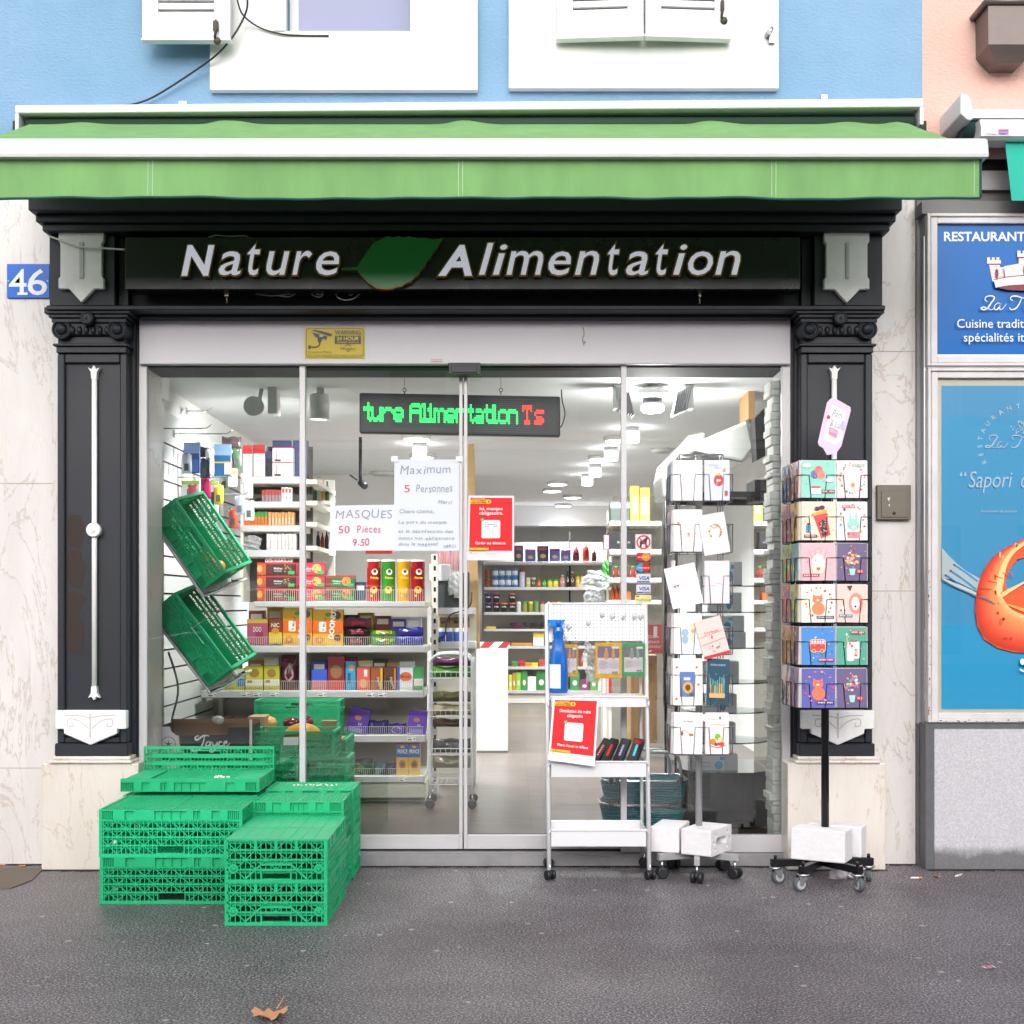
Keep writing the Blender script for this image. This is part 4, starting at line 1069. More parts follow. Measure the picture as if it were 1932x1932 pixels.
def lattice(b, O, u, v, n, w, h, rows=4, band=True, hole=None, dens=1.0, knobs=False):
 """ribbed crate wall: O = lower left corner on the outer face, u along, v up, n outwards"""
 O, u, v, n = Vector(O), Vector(u), Vector(v), Vector(n)
 def pt(a, c, d=0): return O + u * a + v * c + n * d
 def bx(a0, c0, a1, c1, d0, d1):
  i = b.pts([pt(a0, c0, d1), pt(a1, c0, d1), pt(a1, c1, d1), pt(a0, c1, d1), pt(a0, c0, d0), pt(a1, c0, d0), pt(a1, c1, d0), pt(a0, c1, d0)])
  for q in ((0, 1, 2, 3), (1, 5, 6, 2), (5, 4, 7, 6), (4, 0, 3, 7), (3, 2, 6, 7), (4, 5, 1, 0)): b.fc([i + t for t in q])
 z0 = 0.045 if band else 0.0
 rim = 0.013
 hx0, hx1, hz0, hz1 = hole if hole else (w, w, h, h)
 # backing skin, left open at the hand hole
 if hole:
  for a0, c0, a1, c1 in ((hx0 - .004, hz0 - .004, hx1 + .004, hz0), (hx0 - .004, hz1, hx1 + .004, hz1 + .004), (hx0 - .004, hz0, hx0, hz1), (hx1, hz0, hx1 + .004, hz1)): bx(a0, c0, a1, c1, -0.014, 0.0012)
 bx(0, h - rim, w, h, -0.014, 0.0015)
 bx(0, z0, 0.006, h - rim, -0.014, 0.0005); bx(w - 0.006, z0, w, h - rim, -0.014, 0.0005)
 nr = rows; ch = (h - rim - z0) / nr
 if ch < 0.005: nr, ch = 0, 0.03
 nc = max(4, int(round(w / ch)) // 2 * 2); cw = w / nc
 def inh(a, c): return hole and hx0 - 0.002 < a < hx1 + 0.002 and hz0 - 0.002 < c < hz1 + 0.002
 for r in range(nr + 1):
  c = z0 + r * ch
  if r == nr: continue
  segs = [(0.006, w - 0.006)]
  if hole and hz0 - 0.003 < c < hz1 + 0.003: segs = [(0.006, hx0), (hx1, w - 0.006)]
  for a0, a1 in segs: bx(a0, c - 0.0032, a1, c + 0.0032, -0.012, 0.0); bx(a0, c + 0.0032, a1, min(c + ch * .42, h - rim), -0.012, -0.0105)
 for k in range(1, nc * 2 if nr else 1):
  a = k * cw / 2
  wid = 0.0017
  segs = [(z0, h - rim)]
  if hole and hx0 - 0.002 < a < hx1 + 0.002: segs = [(z0, hz0 - 0.004), (hz1 + 0.004, h - rim)]
  for c0, c1 in segs:
   if c1 > c0: bx(a - wid, c0, a + wid, c1, -0.009, -0.0007)
 for r in range(nr):
  for k in range(nc):
   c0, c1 = z0 + r * ch, z0 + (r + 1) * ch
   a0, a1 = k * cw, (k + 1) * cw
   if inh((a0 + a1) / 2, (c0 + c1) / 2) or (hole and a1 > hx0 and a0 < hx1 and c1 > hz0 and c0 < hz1): continue
   if (r + k) % 2: a0, a1 = a1, a0
   b.bar(pt(a0, c0, -0.005), pt(a1, c1, -0.005), 0.0032, 0.009, n)
 if band:
  bx(0, 0, w, z0, -0.013, -0.009)
  bx(0, 0, w, 0.004, -0.009, 0.0015); bx(0, z0 - 0.004, w, z0, -0.009, 0.0008)
  k = 0; a = 0.0
  for q in range(7): bx(q * 0.0085, 0.004, q * 0.0085 + 0.002, z0 - 0.004, -0.009, 0.0005); bx(w - q * 0.0085 - 0.002, 0.004, w - q * 0.0085, z0 - 0.004, -0.009, 0.0005)
  a = 0.06; e = w - 0.06; blk = [(0.0, 0.07), (0.14, 0.24), (0.30, 0.36), (0.64, 0.82), (0.90, 1.0)] if w > 0.5 else [(0.0, 0.1), (0.22, 0.34), (0.62, 0.76), (0.9, 1.0)]
  for t0, t1 in blk: bx(a + (e - a) * t0, 0.004, a + (e - a) * t1, z0 - 0.002, -0.009, 0.003)
  for t in (0.27, 0.42, 0.5, 0.58): bx(a + (e - a) * t - 0.001, 0.004, a + (e - a) * t + 0.001, z0 - 0.004, -0.009, 0.0005)
 if knobs:
  for a in (0.032, w - 0.032):
   c_ = pt(a, h - 0.055, 0)
   b.tube([c_ - n * 0.009, c_ + n * 0.002], 0.019, 14); b.tube([c_ + n * 0.002, c_ + n * 0.005], [0.010, 0.006], 10)
  for t in (0.3, 0.5, 0.7): bx(w * t - 0.006, z0 + 0.004, w * t + 0.006, z0 + 0.042, -0.009, 0.0015)
  for sx in (1, -1):
   p0 = pt(w / 2 + sx * 0.06, h - 0.07, -0.003); p1 = pt(w / 2 + sx * 0.12, h - 0.016, -0.003); b.bar(p0, p1, 0.007, 0.009, n)
  bx(w / 2 - 0.062, h - 0.076, w / 2 + 0.062, h - 0.068, -0.009, 0.001)
def crate_floor(b, lx, ly, solid=False):
 """bottom of a crate at z = 0"""
 t = 0.006
 if solid:
  nx = 8
  for k in range(nx):
   for j in (0, 1):
    x0, x1 = -lx / 2 + 0.02 + (lx - 0.04) * 0.5 * j, -lx / 2 + 0.02 + (lx - 0.04) * 0.5 * (j + 1) - 0.003
    y0 = -ly / 2 + 0.012 + (ly - 0.024) * k / nx
    b.box((x0, y0, 0.0 - 0.001 * j), (x1, y0 + (ly - 0.024) / nx - 0.0016, t))
  b.box((-lx / 2 + 0.01, -ly / 2 + 0.01, t - 0.003), (lx / 2 - 0.01, ly / 2 - 0.01, t + 0.002))
  for sx in (-1, 1):
   n_ = 16
   for k in range(n_):
    y0 = -ly / 2 + 0.01 + (ly - 0.02) * k / n_
    b.box((sx * (lx / 2 - 0.017), y0, -0.001), (sx * (lx / 2 - 0.002), y0 + (ly - 0.02) / n_ * 0.7, t))
 else:
  nx, ny = int(lx / 0.0155), int(ly / 0.026)
  for k in range(nx + 1):
   x = -lx / 2 + 0.012 + (lx - 0.024) * k / nx; b.box((x - 0.0026, -ly / 2 + 0.004, 0.0003), (x + 0.0026, ly / 2 - 0.004, t))
  for k in range(ny + 1):
   y = -ly / 2 + 0.012 + (ly - 0.024) * k / ny; b.box((-lx / 2 + 0.004, y - 0.0042, -0.0006), (lx / 2 - 0.004, y + 0.0042, t - 0.001))
  b.box((-0.006, -ly / 2 + 0.004, -0.0012), (0.006, ly / 2 - 0.004, t - 0.0015))
def make_crate(name, lx, ly, h, label, solid=False, group=None, mat=None, knobs=True):
 """upright crate, origin in the middle of its underside"""
 root = thing(name, label, 'crate', (0, 0, 0), group)
 mat = mat or green
 b = MB(mat); crate_floor(b, lx, ly, solid); b.build('base', root)
 hw = 0.055
 for sy in (-1, 1):
  b = MB(mat); lattice(b, (-sy * -lx / 2 if sy > 0 else -lx / 2, sy * ly / 2, 0.0), (-1, 0, 0) if sy > 0 else (1, 0, 0), (0, 0, 1), (0, sy, 0), lx, h, 4, True, (lx / 2 - hw, lx / 2 + hw, h - 0.046, h - 0.016))
  b.build('side_panel', root)
 ww = ly - 0.002
 for sx in (-1, 1):
  b = MB(mat); lattice(b, (sx * lx / 2, -sx * ww / 2, 0.0), (0, sx, 0), (0, 0, 1), (sx, 0, 0), ww, h, 4, not knobs, (ww / 2 - hw, ww / 2 + hw, h - 0.046, h - 0.016), knobs=knobs)
  b.build('end_panel', root)
 return root
G1 = 'green folding crates piled outside the shop'
hB, hL = 0.197, 0.167
cb = make_crate('folding_crate', 0.60, 0.40, hB, 'green crate turned upside down with a meshed top, upper one at the left front', group=G1)
def invert(o, x, y, z, h, rz=0.0): o.location = (x, y, z + h); o.rotation_euler = (math.pi, 0, rz)
invert(cb, -1.4305, -0.66, hB + 0.001, hB)
c = dup(cb, label='long green crate on the asphalt under the upper one at the left front'); invert(c, -1.427, -0.66, 0.001, hB)
c = dup(cb, label='long green crate on the ground behind the left front stack, by the marble plinth'); invert(c, -1.445, -0.262, 0.001, hB)
c = dup(cb, label='long green crate right under the folded flat crate, behind the left front stack'); invert(c, -1.445, -0.262, hB + 0.002, hB)
cl_ = make_crate('folding_crate', 0.60, 0.40, hL, 'green crate with a smooth pale top, end to the street, upper one nearest the camera', True, group=G1)
invert(cl_, -0.922, -0.94, hL + 0.001, hL, R(90))
c = dup(cl_, label='lowest green crate nearest the camera, below the smooth topped one'); invert(c, -0.922, -0.94, 0.001, hL, R(90))
ch_ = make_crate('folding_crate', 0.40, 0.28, hB, 'small square green crate with a meshed top right behind the smooth topped crate', group=G1)
invert(ch_, -0.934, -0.487, hB + 0.001, hB)
c = dup(ch_, label='small green crate on the ground right behind the two nearest crates'); invert(c, -0.934, -0.487, 0.001, hB)
c = dup(ch_, label='small green crate with pale scraps on its meshed top, nearest the glass on the right'); invert(c, -0.925, -0.203, hB + 0.013, hB)
c = dup(ch_, label='small green crate on the ground against the threshold, rearmost of the right column'); invert(c, -0.925, -0.203, 0.006, hB)
fl = thing('folded_crate', 'green crate folded flat, its rear wall standing up, on the rear left stack', 'crate', (-1.445, -0.262, 0.4), G1)
x0, x1, y0, y1, zf = -1.756, -1.134, -0.462, -0.062, 2 * hB + 0.022
b = MB(green)
lattice(b, (x0, y0, zf), (1, 0, 0), (0, 0, 1), (0, -1, 0), x1 - x0, 0.058, 1, True)
lattice(b, (x1, y0, zf), (0, 1, 0), (0, 0, 1), (1, 0, 0), y1 - y0, 0.058, 1, True)
b.M = Matrix.Translation((-1.445, -0.262, zf)); crate_floor(b, 0.58, 0.38); b.M = None
b.build('base', fl)
b = MB(green); b.M = Matrix.Translation((-1.445, -0.262, zf + 0.042)); crate_floor(b, 0.60, 0.385); b.M = None
for a, c_ in ((x0 + 0.01, x0 + 0.12), (x1 - 0.12, x1 - 0.01)): b.box((a, y0 + 0.03, zf + 0.049), (c_, y1 - 0.05, zf + 0.054))
b.build('folded_panel', fl)
b = MB(green)
lattice(b, (x0, y1 - 0.02, zf + 0.045), (1, 0, 0), (0, 0, 1), (0, -1, 0), x1 - x0, 0.118, 3, False, (0.255, 0.365, 0.066, 0.096))
for z_ in (0.028, 0.064): b.box((x0 + 0.04, y1 - 0.0225, zf + 0.045 + z_), (x1 - 0.04, y1 - 0.0195, zf + 0.045 + z_ + 0.018))
b.build('standing_panel', fl)
sb = MB(M('onion_skin_scrap', '#efe9dc', 0.7)); rr_ = random.Random(8)
for k in range(9):
 sb.ball((-1.33 + rr_.uniform(-0.03, 0.03), -0.33 + rr_.uniform(-0.02, 0.02), zf + 0.05), (rr_.uniform(0.004, 0.012), 0.006, 0.005), 6, jit=0.3, seed=k)
tag(sb.build('vegetable_scraps'), 'pale onion skin scraps lying on the folded flat crate', 'scraps', kind='stuff')
sb = MB(M('onion_skin_scrap'));
for k in range(12): sb.ball((-1.02 + k * 0.018 + rr_.uniform(-0.004, 0.004), -0.20 + rr_.uniform(-0.02, 0.02), 2 * hB + 0.017), (rr_.uniform(0.004, 0.007), 0.005, 0.004), 6, jit=0.3, seed=k)
tag(sb.build('vegetable_scraps'), 'row of pale scraps on the rear small green crate', 'scraps', kind='stuff')
# ================================================================ casters
def caster_black(parent, x, y, r=0.024, top=0.075, yaw=0.0, w_=0.05):
 b = MB(black_plastic); c_, s_ = math.cos(yaw), math.sin(yaw)
 for sgn in (-1, 1):
  p = Vector((x + sgn * c_ * w_ * 0.15, y + sgn * s_ * w_ * 0.15, r)); q = Vector((x + sgn * c_ * w_ * 0.5, y + sgn * s_ * w_ * 0.5, r))
  b.tube([p, p + (q - p) * 0.85, q], [r, r, r * 0.8], 16)
 b.tube([(x - c_ * w_ * 0.15, y - s_ * w_ * 0.15, r + 0.006), (x + c_ * w_ * 0.15, y + s_ * w_ * 0.15, r + 0.006)], r * 0.8, 12)
 o = b.build('caster', parent)
 b = MB(chrome); b.tube([(x, y, r), (x, y, top)], 0.005, 8); b.build('stem', o)
def caster_steel(parent, x, y, yaw, r=0.031):
 b = MB(chrome); c_, s_ = math.cos(yaw), math.sin(yaw); u = Vector((c_, s_, 0)); t = Vector((-s_, c_, 0)); o_ = Vector((x, y, 0))
 cen = o_ + u * 0.016 + Vector((0, 0, r))
 b.lathe([(0.026, 0.076), (0.028, 0.071), (0.022, 0.064)], (x, y, 0), 'z', 14)
 for sgn in (-1, 1):
  p = o_ + t * 0.016 * sgn
  i = b.pts([p + u * -0.016 + Vector((0, 0, 0.068)), p + u * 0.028 + Vector((0, 0, 0.068)), p + u * 0.024 + Vector((0, 0, r - 0.004)), p + u * 0.008 + Vector((0, 0, r - 0.004))])
  b.fc([i, i + 1, i + 2, i + 3])
 o = b.build('caster', parent, solid=0.002)
 w_ = MB(rubber)
 w_.tube([cen - t * 0.012, cen - t * 0.010, cen + t * 0.010, cen + t * 0.012], [r - 0.004, r, r, r - 0.004], 22)
 w_.tube([cen - t * 0.0135, cen + t * 0.0135], r * 0.68, 18, M('pale_grey_hub', '#a9adb0', 0.5)); w_.tube([cen - t * 0.0165, cen + t * 0.0165], r * 0.22, 10, chrome)
 w_.build('wheel', o)
# ================================================================ white trolley with pegboard
tr = thing('display_trolley', 'white metal display trolley with a pegboard top in front of the sliding door', 'trolley', (0.32, -0.22, 0))
tw = M('white_powder_coat', '#e9e8ea', 0.4)
Yb, Yt = -0.36, -0.20
for pa, pb in ((1036, 1031.5), (1225, 1217.5)):
 b = MB(tw); b.tube([P(pa, 1648, Yb), P(pb, 1141, Yt), P(pb + (6 if pb < 1100 else -6), 1138, Yt)], 0.0105, 8); b.build('front_leg', tr)
 b = MB(tw); xq = XX(pa, Yb); b.tube([(xq + (0.004 if pa < 1100 else -0.004), -0.07, 0.06), (xq + (0.006 if pa < 1100 else -0.016), -0.12, 0.9), (XX(pb, Yt), Yt + 0.02, ZZ(1150, Yt))], 0.008, 8); b.build('rear_leg', tr)
 caster_black(tr, xq + 0.004, Yb, 0.023, 0.075, R(30 if pa < 1100 else 20), 0.044); caster_black(tr, xq + 0.006, -0.07, 0.023, 0.07, R(100), 0.044)
mesh_white = M('white_mesh_sheet', '#e6e5e8', 0.5, alpha=0.86)
for rim_f, bot, Yf, Yk in ((1314.5, 1334, -0.285, -0.115), (1437, 1466, -0.315, -0.10), (1566, 1597, -0.345, -0.085)):
 xa_, xb_ = XX(1040, Yf), XX(1219, Yf); z1, z0 = ZZ(rim_f, Yf), ZZ(bot, Yf)
 b = MB(mesh_white)
 b.box((xa_, Yf, z0), (xb_, Yk, z0 + 0.003)); b.box((xa_, Yf, z0 + 0.003), (xb_, Yf + 0.002, z1)); b.box((xa_, Yk - 0.002, z0 + 0.003), (xb_, Yk, z1)); b.box((xa_, Yf + 0.002, z0 + 0.003), (xa_ + 0.002, Yk - 0.002, z1)); b.box((xb_ - 0.002, Yf + 0.002, z0 + 0.003), (xb_, Yk - 0.002, z1))
 o = b.build('tray', tr)
 b = MB(tw); e = 0.012
 b.tube([(xa_ - e, Yf, z1 - 0.02), (xa_, Yf - 0.002, z1), (xb_, Yf - 0.002, z1), (xb_ + e, Yf, z1 - 0.02)], 0.0042, 6); b.tube([(xa_ - e, Yk, z1 - 0.02), (xa_, Yk, z1), (xb_, Yk, z1), (xb_ + e, Yk, z1 - 0.02)], 0.0042, 6)
 for x_ in (xa_ - e, xb_ + e): b.tube([(x_, Yf, z0), (x_, Yf, z1 - 0.02), (x_, Yk, z1 - 0.02), (x_, Yk, z0)], 0.004, 6)
 b.build('rim', o)
b = MB(tw)
xa_, xb_, z1, z0 = XX(1036, Yt), XX(1216, Yt), ZZ(1139, Yt), ZZ(1207, Yt)
tl = lambda z: Yt - 0.02 * (z1 - z) / (z1 - z0)
b.face([(xa_, tl(z0), z0), (xb_, tl(z0), z0), (xb_, tl(z1), z1), (xa_, tl(z1), z1)]); b.face([(xa_, tl(z0) + 0.004, z0), (xb_, tl(z0) + 0.004, z0), (xb_, tl(z1) + 0.004, z1), (xa_, tl(z1) + 0.004, z1)])
b.tube([(xa_, tl(z1), z1), (xb_, tl(z1), z1)], 0.006, 6); b.box((xa_, tl(z0) - 0.002, z0 - 0.004), (xb_, tl(z0) + 0.006, z0))
for x_ in (xa_, xb_ - 0.012): b.bar((x_ + 0.006, tl(z0) - 0.002, z0 - 0.01), (x_ + 0.006, tl(z1) - 0.002, z1), 0.014, 0.006)
pg = b.build('pegboard', tr)
b = MB(M('peg_hole_dark', '#4a4a4c', 0.9))
for r_ in range(10):
 for k in range(25):
  x_ = xa_ + 0.02 + (xb_ - xa_ - 0.04) * k / 24; z_ = z0 + 0.008 + (z1 - z0 - 0.02) * r_ / 9
  b.face([(x_ + 0.0027 * math.cos(q * 1.047), tl(z_) - 0.0008, z_ + 0.0027 * math.sin(q * 1.047)) for q in range(6)])
o = b.build('peg_holes', pg); o['kind'] = 'stuff'
hookm = glassmat('clear_hook_plastic', '#f6f6f6', 0.1, 1.5, 1.0, 0.55)
for k, (px, py) in enumerate(((1136, 1158), (1155, 1161), (1176, 1162), (1197, 1162), (1209, 1162), (1110, 1174), (1073, 1182), (1087, 1206), (1107, 1208), (1068, 1205))):
 b = MB(hookm); b.lathe([(0.0, -0.004), (0.012, -0.003), (0.013, 0.0)], P(px, py, Yt - 0.016), 'y', 12, sq=1.2)
 b.tube([P(px, py - 6, Yt - 0.016), P(px, py + 2, Yt - 0.030), P(px, py + 5, Yt - 0.045), P(px + 1, py + 1, Yt - 0.052)], 0.0024, 5)
 b.build('peg_hook', tr)
sp = thing('spray_bottle', 'blue spray bottle with a blank white label on the trolley', 'spray bottle', P(1053, 1307, -0.25))
liquid = M('blue_cleaner_bottle', '#1876d8', 0.12, trans=0.35, coat=0.3)
b = MB(liquid); k = sc(-0.25); cxb, cyb, zb0 = XX(1053.5, -0.25), -0.25, ZZ(1307, -0.25)
prof = [(17, 0), (18, 3), (18, 40), (17, 62), (13.5, 82), (9.5, 100), (9.0, 106), (10.5, 113), (9.5, 120), (6.5, 125), (6.2, 128)]
b.lathe([(r_ * k, h_ * k) for r_, h_ in prof], (cxb, cyb, zb0), 'z', 22, sq=0.72); b.build('bottle', sp)
b = MB(M('blue_trigger_plastic', '#0f7fe0', 0.35))
b.lathe([(6.5 * k, 124 * k), (6.8 * k, 134 * k), (5, 0)] and [(6.5 * k, 124 * k), (6.8 * k, 135 * k), (5 * k, 136 * k)], (cxb, cyb, zb0), 'z', 14, mat=M('dark_blue_collar', '#0b4fb4', 0.4))
hd_ = [(1048, 1175), (1058, 1175), (1062, 1170), (1067, 1169), (1063, 1176), (1060, 1184), (1059, 1190), (1049, 1190), (1048, 1184), (1041, 1180), (1036, 1187), (1034, 1190), (1037, 1181), (1040, 1177), (1033, 1176), (1033, 1169), (1064, 1169)]
hd_ = [(1033, 1169), (1067, 1169), (1063, 1176), (1060, 1183), (1059, 1191), (1049, 1191), (1048, 1182), (1042, 1180), (1037, 1188), (1034, 1190), (1037, 1181), (1040, 1176), (1033, 1176)]
b.prism([(XX(u, -0.25), ZZ(v, -0.25)) for u, v in hd_], -0.262, -0.238); b.build('trigger', sp, bevel=0.002)
b = MB(paper)
b.grid(lambda u, v: Vector((cxb + 18.4 * k * math.sin(-1.15 + 1.35 * u), cyb - 18.4 * k * 0.72 * math.cos(-1.15 + 1.35 * u) - 0.0015, zb0 + (9 + 45 * v) * k)), 8, 1, col='#ecebf0'); b.build('label_sheet', sp)
def poncho(px0, py0, px1, py1, Y, col, pic, label):
 b = MB(prg); b.box(P(px0, py1, Y), (XX(px1, Y), Y + 0.012, ZZ(py0, Y)), None, col)
 f = flat(b, Y, prg, 1); w_, h_ = px1 - px0, py1 - py0
 f.rect(px0 + w_ * .09, py0 + h_ * .1, px1 - w_ * .1, py1 - h_ * .13, '#ece4e8')
 f.rect(px0 + w_ * .09, py0 + h_ * .1, px1 - w_ * .1, py0 + h_ * .42, '#8d7390')
 f.rect(px0 + w_ * .62, py0 + h_ * .1, px1 - w_ * .1, py0 + h_ * .16, '#f4f1f4')
 for cx_, cw in ((0.42, .09), (0.68, .07)):
  X_ = px0 + w_ * cx_
  f.poly([(X_ - w_ * cw, py0 + h_ * .36), (X_ - w_ * cw * .6, py0 + h_ * .2), (X_ + w_ * cw * .6, py0 + h_ * .2), (X_ + w_ * cw, py0 + h_ * .36), (X_ + w_ * cw * .5, py0 + h_ * .46), (X_ - w_ * cw * .5, py0 + h_ * .46)], pic)
  f.circ(X_, py0 + h_ * .17, w_ * .035, '#e8c2a0', h_ * .03, 8)
 for q in range(7): f.rect(px0 + w_ * .13, py0 + h_ * (.5 + q * .035), px0 + w_ * (.48 if q % 3 else .4), py0 + h_ * (.5 + q * .035) + 0.6, '#b8a8b4')
 for q in range(6): f.rect(px0 + w_ * .52, py0 + h_ * (.5 + q * .035), px0 + w_ * .84, py0 + h_ * (.5 + q * .035) + 0.6, '#bfb0ba')
 for q in range(8): f.rect(px0 + w_ * (.62 + q * .03), py0 + h_ * .8, px0 + w_ * (.63 + q * .03) + (q % 3) * 0.3, py0 + h_ * .85, '#5a5058')
 o = b.build('rain_poncho_pack', bevel=0.003); tag(o, label, 'packet', 'wrapped rain ponchos hanging from the pegboard')
 g = MB(glassmat('clear_wrap', '#fbfbfb', 0.12, 1.45, 1.0, 0.05))
 p0, p1 = P(px0 - 4, py1 + 4, Y - 0.004), P(px1 + 3, py0 - 7, Y - 0.006)
 g.grid(lambda u, v: Vector((p0.x + (p1.x - p0.x) * u, Y - 0.006 + 0.002 * math.sin(u * 17 + v * 9) * math.sin(v * 14), p0.z + (p1.z - p0.z) * v)), 14, 14); g.build('wrapper', o)
poncho(1064, 1216, 1090, 1277, -0.235, '#e8b413', '#d9a64a', 'yellow rain poncho packet half hidden behind the spray bottle')
poncho(1123, 1213, 1173, 1280, -0.26, '#f0b90c', '#e0a050', 'yellow rain poncho packet in the middle below the pegboard')
poncho(1174, 1214, 1217, 1276, -0.245, '#1fae5c', '#7fb48c', 'green rain poncho packet at the right below the pegboard')
def bag(name, px0, py0, px1, py1, Y, label, mat, cat='bag', jit=0.35, seed=1, dep=0.03):
 b = MB(mat); a, c_ = P(px0, py1, Y), P(px1, py0, Y); rr = random.Random(seed); ph = [rr.uniform(0, 6.3) for _ in range(6)]
 def fn(sg):
  def g(u, v):
   q = math.sin(math.pi * min(max(u, 0), 1)) ** .5; p = math.sin(math.pi * (v * .86 + .02)) ** .6
   w = 1 - .55 * v ** 3 + .10 * math.sin(7 * v + ph[0]) + .07 * math.sin(15 * v + ph[1])
   cr = .5 * math.sin(9 * u + 5 * v + ph[2]) + .5 * abs(math.sin(13 * u - 8 * v + ph[3])) + .4 * math.sin(21 * v + 6 * u + ph[4])
   return Vector((a.x + (c_.x - a.x) * (.5 + (u - .5) * w + .05 * math.sin(6 * v + ph[5])), Y + sg * dep * q * p * (.55 + .45 * cr), a.z + (c_.z - a.z) * (v + .03 * math.sin(9 * u + ph[1]) * (1 - v))))
  return g
 b.grid(fn(-1), 26, 26); b.grid(fn(1), 14, 14)
 return tag(b.build(name), label, cat)
clearbag = glassmat('crumpled_film', '#f2f4f6', 0.15, 1.5, 1.0, 0.30)
bag('plastic_bag', 1098, 1214, 1122, 1250, -0.23, 'crumpled clear plastic bag hanging left of the middle yellow packet', clearbag, seed=2)
bag('plastic_bag', 1104, 1250, 1132, 1288, -0.22, 'crumpled clear plastic bag hanging below the other bag on the trolley', clearbag, seed=5)
b = MB(prm); b.M = Matrix.Translation(P(1180, 1324, -0.2)) @ Matrix.Rotation(R(-8), 4, 'Y')
b.ball((0, 0, 0.0), (0.085, 0.03, 0.012), 18, col='#ead9a6', jit=0.15, seed=3); b.ball((0.06, 0.0, 0.012), (0.05, 0.02, 0.01), 14, col='#f0cf6a', jit=0.2, seed=4); b.M = None
tag(b.build('rubber_glove'), 'limp yellow rubber gloves lying in the upper tray of the trolley', 'gloves')
q4 = [(1034, 1434), (1122, 1446), (1130, 1318), (1044, 1316)]
def notice(b, q4, Yf, bow=0.0):
 def fn(u, v, e):
  x = (q4[0][0] * (1 - u) + q4[1][0] * u) * (1 - v) + (q4[3][0] * (1 - u) + q4[2][0] * u) * v
  y = (q4[0][1] * (1 - u) + q4[1][1] * u) * (1 - v) + (q4[3][1] * (1 - u) + q4[2][1] * u) * v
  Y = Yf(u, v)
  return P(x, y, Y) + Vector((0, -e, 0))
 return fn
fn = notice(None, q4, lambda u, v: -0.352 + 0.03 * v)
b = MB(paper)
b.face([fn(0, 0, 0), fn(1, 0, 0), fn(1, 1, 0), fn(0, 1, 0)], None, '#f1eff3'); b.face([fn(0, 0, -0.001), fn(0, 1, -0.001), fn(1, 1, -0.001), fn(1, 0, -0.001)], None, '#e6e4e8')
RED = '#dd2a30'
def health(f, l1, l2, l3, pic):
 f.rect(0.04, 0.145, 0.96, 0.965, RED)
 f.rect(0.08, 0.945, 0.36, 0.951, '#f2c6c6')
 f.rrect(0.02, 0.875, 0.5, 0.935, 0.028, '#f2c32c'); f.circ(0.445, 0.905, 0.022, '#c04a2c', 0.016)
 f.text('VOICI COMMENT', 0.07, 0.909, 0.02, '#5a4614', 0.33, 0.02); f.text('NOUS PROTÉGER.', 0.07, 0.882, 0.02, '#5a4614', 0.33, 0.02)
 f.text(l1, 0.5, 0.775, 0.05, '#f6eff0', 0.68 if len(l1) > 14 else 0.5, 0.012, 0, 'c'); f.text(l2, 0.5, 0.705, 0.05, '#f6eff0', 0.34 if len(l1) > 14 else 0.52, 0.012, 0, 'c')
 f.rrect(0.3, 0.34, 0.7, 0.62, 0.03, '#f4f2f6')
 f.circ(0.31, 0.625, 0.04, '#2a9a62', 0.028); f.line([(0.29, 0.626), (0.305, 0.615), (0.332, 0.640)], 0.008, '#f4f4f4')
 if pic == 'hand':
  f.lines([[(0.40, 0.555), (0.48, 0.572), (0.60, 0.572)], [(0.545, 0.57), (0.545, 0.53)], [(0.47, 0.5), (0.48, 0.53), (0.61, 0.53), (0.62, 0.5), (0.62, 0.4)], [(0.35, 0.46), (0.42, 0.455), (0.52, 0.45), (0.55, 0.44)], [(0.35, 0.41), (0.46, 0.40), (0.58, 0.45), (0.60, 0.46)]], 0.006, '#9a98a2')
  f.ring(0.43, 0.515, 0.012, 0.005, '#9a98a2', 10)
 else:
  for cx_ in (0.41, 0.6):
   f.ring(cx_, 0.553, 0.036, 0.006, '#8d8b96', 18); f.line([(cx_ - 0.036, 0.548), (cx_ + 0.036, 0.548)], 0.006, '#8d8b96')
   f.line([(cx_ - 0.065, 0.385), (cx_ - 0.065, 0.5), (cx_ - 0.04, 0.518), (cx_ + 0.04, 0.518), (cx_ + 0.065, 0.5), (cx_ + 0.065, 0.385)], 0.006, '#8d8b96')
  f.line([(0.46, 0.553), (0.55, 0.553)], 0.006, '#6b6974'); f.poly([(0.455, 0.553), (0.475, 0.560), (0.475, 0.546)], '#6b6974'); f.poly([(0.555, 0.553), (0.535, 0.546), (0.535, 0.560)], '#6b6974')
 f.text(l3, 0.5, 0.245, 0.042, '#f6eff0', 0.66, 0.01, 0, 'c')
 f.rrect(0.02, 0.155, 0.46, 0.19, 0.017, '#f2c32c'); f.text('www.ofag-coronavirus.ch', 0.05, 0.166, 0.014, '#7a6420', 0.36)
 f.rect(0.07, 0.11, 0.10, 0.13, '#d8a0a4')
 for q in range(3): f.rect(0.16, 0.125 - q * 0.012, 0.27 - q * 0.01, 0.128 - q * 0.012, '#c4c2ca'); f.rect(0.4, 0.125 - q * 0.012, 0.66 - q * 0.03, 0.128 - q * 0.012, '#c4c2ca')
health(Art(b, fn, 1, paper, 1), 'Désinfection des mains', 'obligatoire', "Merci d'avoir le réflexe", 'hand')
tag(b.build('hygiene_notice'), 'red and white hand disinfection notice taped onto the white trolley', 'notice')
